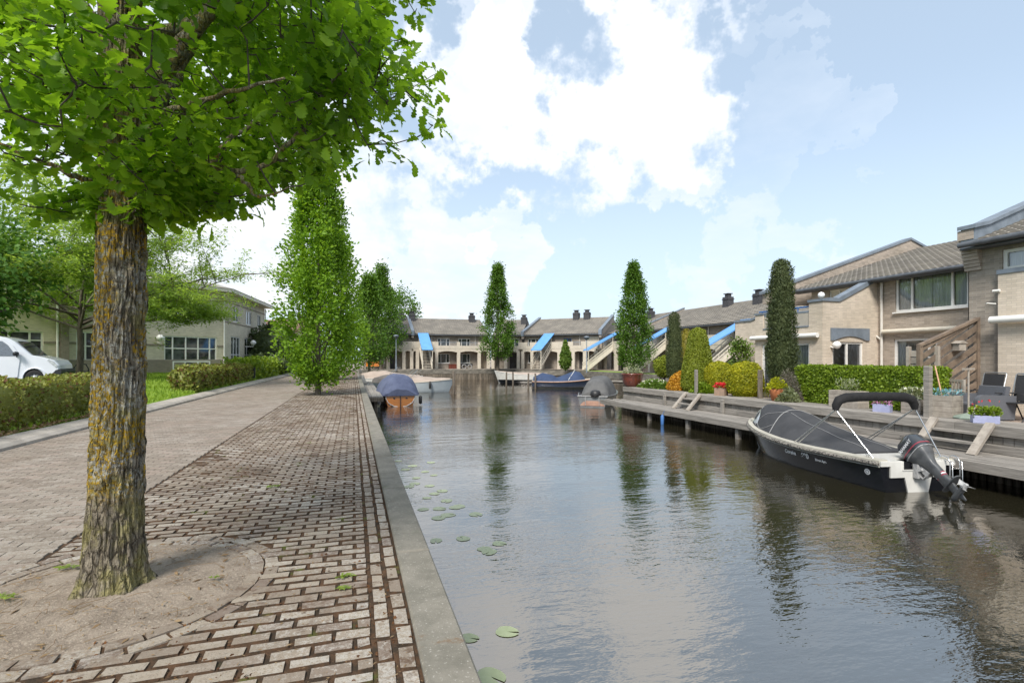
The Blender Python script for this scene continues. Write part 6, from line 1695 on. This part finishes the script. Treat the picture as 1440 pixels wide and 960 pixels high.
# ------------------------------------------------------------------ black sloop in front
S0 = Vector((10.93, 7.50)); S1_ = Vector((11.98, 13.15)); hd = math.atan2(S1_.y-S0.y, S1_.x-S0.x)
r = thing('boat', 'black open motorboat with charcoal canvas cover, steel frame and tilted outboard', 'boat', (S0.x, S0.y, WATER), hd)
h = Hull(5.75, 2.06, .62, .80, .80, 2.6, .25, .55, .55, .42)
hb = h.shell(30)
hb.build('hull', M['hull_black'], r)
gunwale(h, .17, M['gel_cream'], r, .03)
for side in (1,-1):
    mb = MB(); mb.tube(h.edge(side, 0, 1, 60, .035, -.045), .042, 8)
    mb.build('rubbing_rope', M['rope'], r)
    mb = MB(); mb.tube(h.edge(side, .0, .97, 50, .012, -.10), .012, 6); mb.build('trim_line', M['gel_white'], r)
mb = MB()                                     # pale stripe on the stem
mb.tube([(5.30-.02,.03,-.05),(5.45,.025,.25),(5.66,.02,.6),(5.77,0,.80)], [.02,.03,.035,.03], 8); mb.build('stem_guard', M['motor_light'], r)
# aft deck and transom well
mb = MB(); w0 = h.half(0)
mb.prism([(-w0+.02,.0),(-.36,.0),(-.36,-.0),(-w0+.02,-.0)][:2]+[(-.36,.035),(-w0+.02,.035)], lambda a,b,c: (c,a,.60+b), -.03, .80)
mb.prism([(.36,0),(w0-.02,0),(w0-.02,.035),(.36,.035)], lambda a,b,c: (c,a,.60+b), -.03, .80)
mb.box(.28,.80,-.36,.36,.60,.633)
mb.build('aft_deck', M['gel_white'], r)
mb = MB(); mb.box(-.035,-.004,-.62,-.34,.30,.62); mb.box(-.035,-.004,.34,.62,.30,.62); mb.box(-.035,-.004,-.34,.34,.30,.44)
mb.prism([(-.30,.30),(.30,.30),(.20,-.12),(-.20,-.12)], lambda a,b,c: (c,a,b), -.035, -.004)
mb.box(-.05,.28,-.36,-.34,.44,.63); mb.box(-.05,.28,.34,.36,.44,.63); mb.box(-.05,.28,-.34,.34,.44,.455)
mb.build('motor_well', M['gel_white'], r)
for side in (1,-1):                            # corners of the deck wrap the transom
    mb = MB(); mb.box(-.04,.0,min(side*.62,side*(w0+.01)),max(side*.62,side*(w0+.01)),.53,.63); mb.build('deck_corner', M['gel_white'], r)
cprof = [(.145,.05),(.22,.15),(.34,.26),(.50,.43),(.63,.60),(.74,.67),(.81,.64),(.868,.54),(.895,.14)]
cv, rg = canvas(h, cprof, M['canvas_black'], r, .10, 2.4, .020)
U0, U1 = cprof[0][0], cprof[-1][0]
def seam(pts, rad=.006):
    mb = MB(); mb.tube([on_cover(rg, U0, U1, u, a) for u, a in pts], rad, 5); mb.build('piping', M['piping'], cv)
seam([(.63+.02*math.cos(a*2), a) for a in np.linspace(.97,-.97,24)], .010)
seam([(u,.30-.10*(u-.2)) for u in np.linspace(.16,.62,14)])
seam([(u,-.35) for u in np.linspace(.16,.62,14)])
seam([(.635+(.825-.635)*f, .80-.0*f+(.18*math.sin(PI*f))) for f in np.linspace(0,1,12)][::1])
seam([(.80,.97),(.82,.7),(.84,.4),(.85,0),(.84,-.4),(.82,-.7),(.80,-.97)])
seam([(.63+.19*f, .30+.66*f) for f in np.linspace(0,1,10)])
mb = MB()                                      # clear window panel on the front flank
pts = [on_cover(rg, U0, U1, u, a)+Vector((0,.006,.004)) for u, a in ((.775,.93),(.83,.95),(.872,.93),(.872,.55),(.845,.52),(.80,.70))]
mb.add(pts, [(0,1,2,3,4,5)], 0); mb.build('window', M['clearvinyl'], cv)
# bimini: rolled canvas on a stainless frame
xb = 1.02
arch = [(-.97,1.56),(-.96,1.66),(-.89,1.78),(-.72,1.835),(-.4,1.85),(0,1.855),(.4,1.85),(.72,1.835),(.89,1.78),(.96,1.66),(.97,1.56)]
mb = MB(); mb.tube([(xb,y,z_) for y, z_ in arch], [.06,.085,.10,.105,.10,.10,.10,.105,.10,.085,.06], 12)
bm = mb.build('bimini_top', M['canvas_roll'], r)
for side in (1,-1):
    for x1, dy in ((2.42,0),(2.28,.0),(.22,0)):
        u = x1/h.L; mb = MB(); mb.tube([(xb+(.03 if x1 > 1 else -.03),side*.965,1.55),(x1,side*(h.half(u)-.08),h.sheer(u)+.04)], .0145, 8); mb.build('frame_tube', M['steel'], r)
for x, side in ((.35,1),(.35,-1),(5.25,1)):
    u = x/h.L; yy = side*(h.half(u)-.09); zz = h.sheer(u)+.04; mb = MB(); mb.tube([(x-.06,yy,zz+.05),(x+.06,yy,zz+.05)], .010, 6); mb.tube([(x-.025,yy,zz),(x-.025,yy,zz+.05)], .008, 6); mb.tube([(x+.025,yy,zz),(x+.025,yy,zz+.05)], .008, 6); mb.build('cleat', M['steel'], r)
# lettering on the flank: runs from the bow side to the stern on the port side
def flank(u, hz_):                              # point on the port side and the tangent
    rr_ = h.ring(u); k = 0
    pts = [Vector(p) for p in rr_[:6]]
    for a, b in zip(pts, pts[1:]):
        if b.z <= hz_ <= a.z:
            f = (a.z-hz_)/(a.z-b.z); return a.lerp(b, f)
    return pts[0]
def put_text(body, size, u, zz, bold=0, shear=0):
    p, q = flank(u, zz), flank(u-.06, zz); up = (flank(u, zz+.08)-p).normalized()
    x = (q-p).normalized(); nrm = x.cross(up).normalized(); up = nrm.cross(x)
    o = text(body, size, M['decal'], r, (0,0,0), (0,0,0), 'lettering', .001, shear, bold)
    o.matrix_local = Matrix.Translation(p+nrm*.012) @ Matrix((x, up, nrm)).transposed().to_4x4()
put_text('Corsiva', .135, .475, .335, .006, .25); put_text('690', .17, .370, .325, .007, .1); put_text('New Age', .085, .290, .325, .004)
p = flank(.055, .36); q_ = flank(.02,.36); x = (q_-p).normalized(); up = (flank(.055,.44)-p).normalized(); nrm = x.cross(up)
mb = MB(); mb.tube([p+nrm*-.002, p+nrm*.006], .062, 20); o = mb.build('round_badge', M['decal'], r)
mb = MB(); mb.tube([p+nrm*.006+x*.035*math.cos(a)+up*.035*math.sin(a) for a in np.linspace(0,6.28,16)], .005, 5); mb.build('badge_ring', M['motor'], o)
# swim ladder on the starboard quarter
mb = MB()
for yy in (-.58,-.80):
    mb.tube([(.10,yy,.66),(-.02,yy,.72),(-.12,yy,.70),(-.16,yy,.60),(-.17,yy,.12)], .012, 6); mb.tube([(-.06,yy-.03*0,.66),(-.21,yy,.62),(-.22,yy,.2)], .010, 6)
for zz in (.16,.32,.48): mb.tube([(-.17,-.58,zz),(-.17,-.80,zz)], .011, 6)
mb.build('swim_ladder', M['steel'], r)
mb = MB(); mb.tube([(.35,-.5,.64),(.35,-.5,.78)], [.06,.05], 10); mb.build('blue_cap', M['blue'], r)
# tilted outboard
P0 = Vector((-.10,0,.72)); Um = Vector((.80,0,.60)); Vm = Vector((-.60,0,.80))
mp = lambda s_, v, y: P0-Um*s_+Vm*v+Vector((0,y,0))
om = MB(); om.beam(mp(-.02,-.17,0), mp(.36,-.13,0), .13, .10); om.box(-.14,-.036,-.13,.13,.30,.58); om.beam((-.12,.10,.45), mp(.22,-.12,.09), .05, .05); om.beam((-.12,-.10,.45), mp(.22,-.12,-.09), .05, .05)
om.tube([(-.10,.05,.35),(-.2,.05,.30),mp(.34,-.13,.05)], .022, 8)
ob = om.build('outboard_motor', M['motor_light'], r)
def rr_ring(s_, v0, v1, w, n=20, e=3.2):
    out_ = []
    for j in range(n):
        a = 2*PI*j/n; c_, s2_ = math.cos(a), math.sin(a)
        x_ = abs(c_)**(2/e)*math.copysign(1,c_); y_ = abs(s2_)**(2/e)*math.copysign(1,s2_)
        out_.append(mp(s_, (v0+v1)/2+(v1-v0)/2*x_, w*y_))
    return out_
cw = MB(); cw.loft([rr_ring(-.44,-.13,.16,.10), rr_ring(-.42,-.20,.24,.155), rr_ring(-.34,-.24,.29,.185), rr_ring(-.18,-.25,.31,.195), rr_ring(-.06,-.24,.30,.19)], 0, True, True, True)
cwo = cw.build('cowling', M['motor'], ob)
mm = MB(); mm.loft([rr_ring(-.055,-.22,.28,.175), rr_ring(.05,-.19,.24,.15), rr_ring(.17,-.10,.17,.095), rr_ring(.26,-.08,.14,.075), rr_ring(.60,-.07,.13,.06), rr_ring(.74,-.09,.14,.05)], 0, True, True, True)
mm.build('midsection', M['motor_grey'], ob)
tr_ = MB(); tr_.loft([rr_ring(-.066,-.247,.307,.197), rr_ring(-.052,-.247,.307,.197)], 0, True, True, False); tr_.build('trim_band', M['motor_light'], cwo)
lu = MB(); lu.loft([rr_ring(.725,-.16,.30,.09), rr_ring(.745,-.16,.30,.09)], 0, True, True, False)
lu.loft([rr_ring(.745,-.06,.12,.035), rr_ring(.90,-.04,.10,.030), rr_ring(1.10,.02,.06,.006)], 0, True, True, True)
lu.tube([mp(.93,-.17,0),mp(.93,-.12,0),mp(.93,.0,0),mp(.93,.14,0),mp(.93,.20,0)], [.012,.05,.058,.05,.045], 12)
lu.build('gearcase', M['motor_grey'], ob)
pr = MB(); pr.tube([mp(.93,.20,0),mp(.93,.29,0)], [.045,.03], 10)
for k in range(3):
    a = 2*PI*k/3+.5; e1 = (-Um)*math.cos(a)+Vector((0,1,0))*math.sin(a); e2 = (-Um)*math.cos(a+1.2)+Vector((0,1,0))*math.sin(a+1.2)
    c_ = mp(.93,.24,0); pr.add([c_+e1*.03-Vm*.02, c_+e1*.11+e2*-.02-Vm*.03, c_+(e1*.10+e2*.09)+Vm*.02, c_+e2*.05+Vm*.03], [(0,1,2,3)], 0)
pr.build('propeller', M['motor_light'], ob)
# wording and stripes on the cowl, port side and on the leg
def motor_text(body, size, s_, v, y, mat, up=-1):
    o = text(body, size, mat, cwo, (0,0,0), (0,0,0), 'lettering', .001, 0, .0015)
    X = Vm*-1; Y = Um; Z = X.cross(Y)
    o.matrix_local = Matrix.Translation(mp(s_,v,y)) @ Matrix((X, Y, Z)).transposed().to_4x4()
motor_text('YAMAHA', .095, -.22, .24, .197, M['decal'])
for k, (mt, s0_) in enumerate((('decal',.32),('decal',.36),('decal_red',.47),('decal_red',.53),('decal',.50))):
    q = MB(); q.loft([rr_ring(s0_,-.0742,.1342,.0715-.012*(s0_-.26)/.34*1.0+.001), rr_ring(s0_+.022,-.0742,.1342,.0712-.012*(s0_-.24)/.34+.001)], 0, True, False, False); q.build('stripe', M[mt], ob)
q = MB(); q.loft([rr_ring(-.15,-.2515,.3115,.1965), rr_ring(-.125,-.2515,.3115,.1965)], 0, True, False, False); q.build('stripe', M['decal_red'], cwo)
hs = MB()
rq = random.Random(8)
for k in range(5): hs.tube([(.05,-.12+.06*k,.48),(-.02,-.12+.06*k,.56+.03*rq.random()),mp(.06,-.2,-.08+.04*k)], .010, 5)
hs.build('hoses', M['metal_dark'], ob)
for ch in list(cwo.children): ch.parent = ob

# ------------------------------------------------------------------ varnished launch under a blue cover at the near quay
def boat(label, xy, head, h, hull_mat, cov, cov_mat, gun_mat='gel_white', cov_kw=None, name='boat', gw=.14):
    r = thing(name, label, 'boat', (xy[0], xy[1], WATER), head)
    h.shell(22).build('hull', M[hull_mat], r)
    gunwale(h, gw, M[gun_mat], r, .025)
    mb = MB(); us = np.linspace(0,1,16); mb.add([(h.L*u, s_*max(0,h.half(u)-.1), h.sheer(u)-.05) for u in us for s_ in (1,-1)], [(2*i,2*i+2,2*i+3,2*i+1) for i in range(15)], 0); mb.build('deck', M['gel_cream'], r)
    o = None
    if cov: o, rgs = canvas(h, cov, M[cov_mat], r, **(cov_kw or {}))
    return r, o
ps_ = at_depth(563, 29.0)
h = Hull(5.6, 2.25, .70, 1.0, .74, 2.2, .25, .35, .4, .45)
r, o = boat('varnished wooden launch with a wrinkled navy cover at the near quay', ps_, PI/2+.0, h, 'varnish', [(-.03,.32),(.06,.74),(.20,1.12),(.42,1.16),(.62,.80),(.80,.3),(.97,.06)], 'canvas_blue', 'varnish', dict(inset=-.16, p=3.2, folds=.075, drop=.10, seed=2))
mb = MB()                                    # rounded varnished stern board with a dark frame, rudder stock and white waterline
mb.prism([(-.82,.68),(-.80,.46),(-.66,.20),(-.36,.02),(0,-.04),(.36,.02),(.66,.20),(.80,.46),(.82,.68),(.4,.70),(0,.72),(-.4,.70)], lambda a,b,c: (c,a,b), -.07, -.005); mb.build('transom', M['varnish'], r)
mb = MB(); mb.tube([(-.075,.81,.60),(-.075,.80,.46),(-.075,.66,.20),(-.075,.36,.02),(-.075,0,-.04),(-.075,-.36,.02),(-.075,-.66,.20),(-.075,-.80,.46),(-.075,-.81,.60)], .024, 6); mb.build('transom_edge', M['gel_white'], r)
mb = MB(); mb.box(-.11,-.07,-.02,.02,-.1,.80); mb.build('rudder_stock', M['metal_dark'], r)
for yy in (.34,-.34): mb = MB(); mb.box(-.085,-.072,yy-.05,yy+.05,.42,.50) ; mb.build('hatch', M['metal_dark'], r)
for s_ in (1,-1):
    mb = MB(); mb.tube([(.4,s_*1.16,.55),(.4,s_*1.18,.5),(.4,s_*1.18,.12),(.4,s_*1.16,.07)], [.04,.10,.10,.04], 10); mb.build('fender', M['motor_light' if s_ > 0 else 'metal_dark'], r)
def low_out(r, parent): pass
# pale cabin boat lying across behind it
h = Hull(6.6, 2.3, .78, 1.05, .85, 2.3, .3, .5, .5, .45)
pz = at_depth(525, 41.5)
r, o = boat('pale blue sided boat with a beige cover lying across behind the wooden launch', pz, -YAW-.02, h, 'hull_lblue', [(.02,.35),(.15,.62),(.35,.74),(.55,.5),(.78,.22),(.95,.10)], 'canvas_beige', 'gel_cream', dict(inset=.02, p=2.4, folds=.03, seed=5), gw=.16)
mb = MB(); mb.tube([(4.8,-1.02,.9),(4.8,-1.05,.85),(4.8,-1.05,.35),(4.8,-1.02,.3)], [.03,.09,.09,.03], 10); mb.build('fender', M['metal_dark'], r)
mb = MB()
for yy in (-.75,.75): mb.tube([(2.9,yy,1.3),(3.5,yy*.9,1.85)], .022, 6); mb.tube([(3.2,yy,1.2),(3.75,yy*.9,1.78)], .022, 6)
mb.build('windscreen_frame', M['steel'], r)
h = Hull(6.2, 2.2, .8, 1.0, .85, 2.3, .3, .5, .5, .45)
pz = at_depth(505, 50)
r, o = boat('beige covered cabin boat farther along the near quay, partly hidden', pz, -YAW+.03, h, 'gel_white', [(.02,.4),(.2,.7),(.42,.72),(.6,.45),(.8,.22),(.95,.1)], 'canvas_beige', 'gel_white', dict(inset=.02, p=2.2, folds=.04, seed=7))
mb = MB()
for yy in (-.7,.7): mb.tube([(3.1,yy,1.2),(3.9,yy*.9,1.85)], .022, 6)
mb.build('windscreen_frame', M['steel'], r)
# small plank landing by the launch
yl = on_n(531,1.35)[0]
r = thing('landing_stage', 'narrow plank landing stage low against the near quay beside the wooden launch', 'landing stage', (0,0,0))
mb = MB(); y = 27.0
while y < 44: 
    for k in range(3): mb.bbox(.62+k*.28,.62+k*.28+.27,y+.004,y+2.96,-.50,-.44,.008)
    y += 2.97
mb.build('deck', M['wood_n'], r)
mb = MB(); mb.bbox(.60,1.48,26.95,27.05,-.70,-.505,.01); mb.bbox(1.40,1.47,27.06,44,-.68,-.502,.01); mb.build('beam', M['wood_pile'], r)
for y in (27.3,31.5,36,41): mb = MB(); mb.tube([(1.1,y,-1.9),(1.1,y,-.7)], .10, 8); mb.build('pile', M['wood_pile'], r)
mb = MB(); mb.beam((.58,44.5,.1),(.72,40.5,-.40), .5, .06); mb.beam((.40,44.5,1.0),(.56,40.6,.45), .05, .05)
for k in range(4): mb.beam((.42+.05*k,44.3-1.15*k,.1-.13*k),(.42+.05*k,44.3-1.15*k,.98-.13*k), .04, .04)
tag(mb.build('gangway', M['wood_bench'], None), 'narrow wooden gangway dropping from the promenade to the plank landing stage', 'gangway')

# ------------------------------------------------------------------ boats and stakes in the basin
def stake(lab, px, Y, top, rad=.09):
    b = at_depth(px, Y); mb = MB(); mb.tube([(0,0,-.8),(0,0,0),(rnd.uniform(-.03,.03),0,top-.02),(0,0,top)], [rad*1.05,rad,rad*.95,rad*.6], 8)
    tag(mb.build('mooring_post', M['bark_far'], None, (b[0], b[1], WATER)), lab, 'post', 'mooring posts in the water')
stake('mooring post off the bow of the beige covered boat', 638, 39.2, 1.75, .11)
for px, lab in ((712,'mooring post nearest the white boat\'s left end'),(721.5,'mooring post beside the white boat, right of another post'),(743,'mooring post between the white boat and the navy covered sloop'),(753,'mooring post in front of the navy covered sloop\'s stern')): stake(lab, px, 51.5 if px < 730 else 46.5, 1.35)
h = Hull(6.0, 2.1, .95, 1.35, .8, 2.3, .3, .5, .5, .45)
b = at_depth(772, 55.5)
r, o = boat('white sided boat with a dark bottom at the far quay corner', b, PI-YAW-.15+.0, h, 'gel_white', [(.03,.15),(.3,.28),(.6,.2),(.95,.05)], 'canvas_beige', 'gel_white', dict(inset=.1, folds=.02))
mb = MB(); lo = [[(x+.0, y*1.012, z_) for x, y, z_ in h.ring(u)] for u in np.linspace(0,.97,18)]
mb.loft([[p_ for p_ in rg_ if p_[2] < .38][:8] if False else [(x, y*1.01, min(z_, .42)) for x, y, z_ in rg_] for rg_ in lo], 0, False, False, True); mb.build('bottom_paint', M['hull_black'], r)
h = Hull(6.4, 2.2, .62, .95, .75, 2.2, .3, .6, .5, .42)
b = at_depth(748, 47.5)
r, o = boat('navy covered sloop with a dark blue hull and cream rail, bow pointing right', b, -YAW-.03, h, 'hull_navy', [(.02,.35),(.15,.75),(.30,.60),(.36,.32),(.44,.52),(.62,.85),(.70,.70),(.76,.10)], 'canvas_navy', 'gel_cream', dict(inset=.05, p=2.2, folds=.05, seed=9), gw=.2)
mb = MB(); mb.tube(h.edge(-1,0,1,30,.03,-.03), .05, 6); mb.build('rubbing_strake', M['copper'], r)
mb = MB(); mb.loft([[(x, y*1.012, min(z_, .12)) for x, y, z_ in h.ring(u)] for u in np.linspace(0,.97,18)], 0, False, False, True); mb.build('bottom_paint', M['gel_cream'], r)
mb = MB(); mb.tube([(3.3,-.9,.75),(3.95,-.15,1.62),(3.95,.15,1.62),(3.3,.9,.75)], .03, 6); mb.build('windscreen_frame', M['gel_white'], o)
# finger pier beside it
r = thing('finger_pier', 'thin wooden finger pier behind the navy covered sloop', 'pier', (0,0,0))
a_, b_ = at_depth(800, 49.3), at_depth(905, 47.5)
mb = MB(); mb.beam((*a_,-.62),(*b_,-.62), 1.1, .10); mb.beam((*a_,-.74),(*b_,-.74), .16, .14); mb.build('deck', M['wood_grey'], r)
for f in (.05,.5,.95): mb = MB(); q = (a_[0]+(b_[0]-a_[0])*f, a_[1]+(b_[1]-a_[1])*f); mb.tube([(*q,-1.9),(*q,-.68)], .09, 6); mb.build('pile', M['wood_pile'], r)
# grey covered boat at the end of the jetty
h = Hull(5.2, 1.85, .62, .8, .86, 2.4, .25, .5, .45, .42)
b = at_depth(833, 28.2)
r, o = boat('grey covered aluminium boat moored past the end of the jetty, flat stern to the viewer', b, R(52), h, 'hull_grey', [(.08,.18),(.14,.80),(.30,1.08),(.55,1.05),(.72,.6),(.92,.1)], 'canvas_grey', 'hull_grey', dict(inset=.06, p=3.2, folds=.02, seed=4))
mb = MB(); mb.prism([(-.72,.50),(-.60,.12),(.60,.12),(.72,.50),(.5,.42),(-.5,.42)][::-1][:0] or [(-.70,.10),(.70,.10),(.52,.30),(.30,.37),(-.30,.37),(-.52,.30)], lambda a,b_,c: (c,a,b_), -.02, -.004); mb.build('transom_panel', M['copper'], r)
mb = MB(); mb.box(-.05,.05,-.85,.85,.60,.65); mb.build('transom_cap', M['motor_light'], r)
for yy in (.38,-.38): mb = MB(); mb.tube([(-.03,yy,.62),(-.06,yy,.55),(-.04,yy,.12)], .018, 6); mb.build('transom_strap', M['motor_light'], r)
mb = MB(); mb.tube([(-.02,.78,.68),(.4,.86,.78),(.9,.9,.70)], .018, 6); mb.build('rail', M['steel'], r)
mb = MB(); mb.lathe([(.01,0),(.26,0),(.30,.10),(.26,.30),(.12,.36),(.01,.37)], (.10,-.15,.60), 14); mb.build('fuel_tub', M['metal_dark'], r)
# clutter under the arcades
for lab, px, T_, kind in (('black handcart with two wheels under the far arcade', 656, 68.9, 'cart'), ('red brown storage chest under the far arcade left of the handcart', 637, 69.2, 'chest')):
    x_ = nx(px, T_)
    if kind == 'cart':
        q = thing('handcart', lab, 'cart', (x_, T_, .12)); mb = MB(); mb.bbox(-.8,.8,-.3,.3,.35,.72,.03); mb.build('body', M['metal_dark'], q)
        for sx in (-.4,.4): mb = MB(); mb.tube([(sx+.28*math.cos(a),-.34,.28+.28*math.sin(a)) for a in np.linspace(0,6.28,18)], .05, 6); mb.build('wheel', M['motor_light'], q)
    else:
        q = thing('storage_chest', lab, 'chest', (x_, T_, .12)); mb = MB(); mb.bbox(-.6,.6,-.3,.3,0,.55,.02); mb.build('body', M['glaze'], q); mb = MB(); mb.bbox(-.63,.63,-.33,.33,.553,.63,.03); mb.build('lid', M['glaze'], q)
b = at_depth(524, 63.5); q = thing('orange_bench', 'orange painted bench at the head of the promenade by the far houses', 'bench', (b[0], b[1], .12))
mb = MB(); mb.bbox(-.8,.8,-.2,.2,.40,.46,.01); mb.build('seat', M['varnish'], q); mb = MB(); mb.bbox(-.8,.8,.2,.25,.45,1.0,.01); mb.build('backrest', M['varnish'], q)
for x in (-.7,.7): mb = MB(); mb.bbox(x-.04,x+.04,-.15,.15,0,.398,.005); mb.build('leg', M['metal_dark'], q)
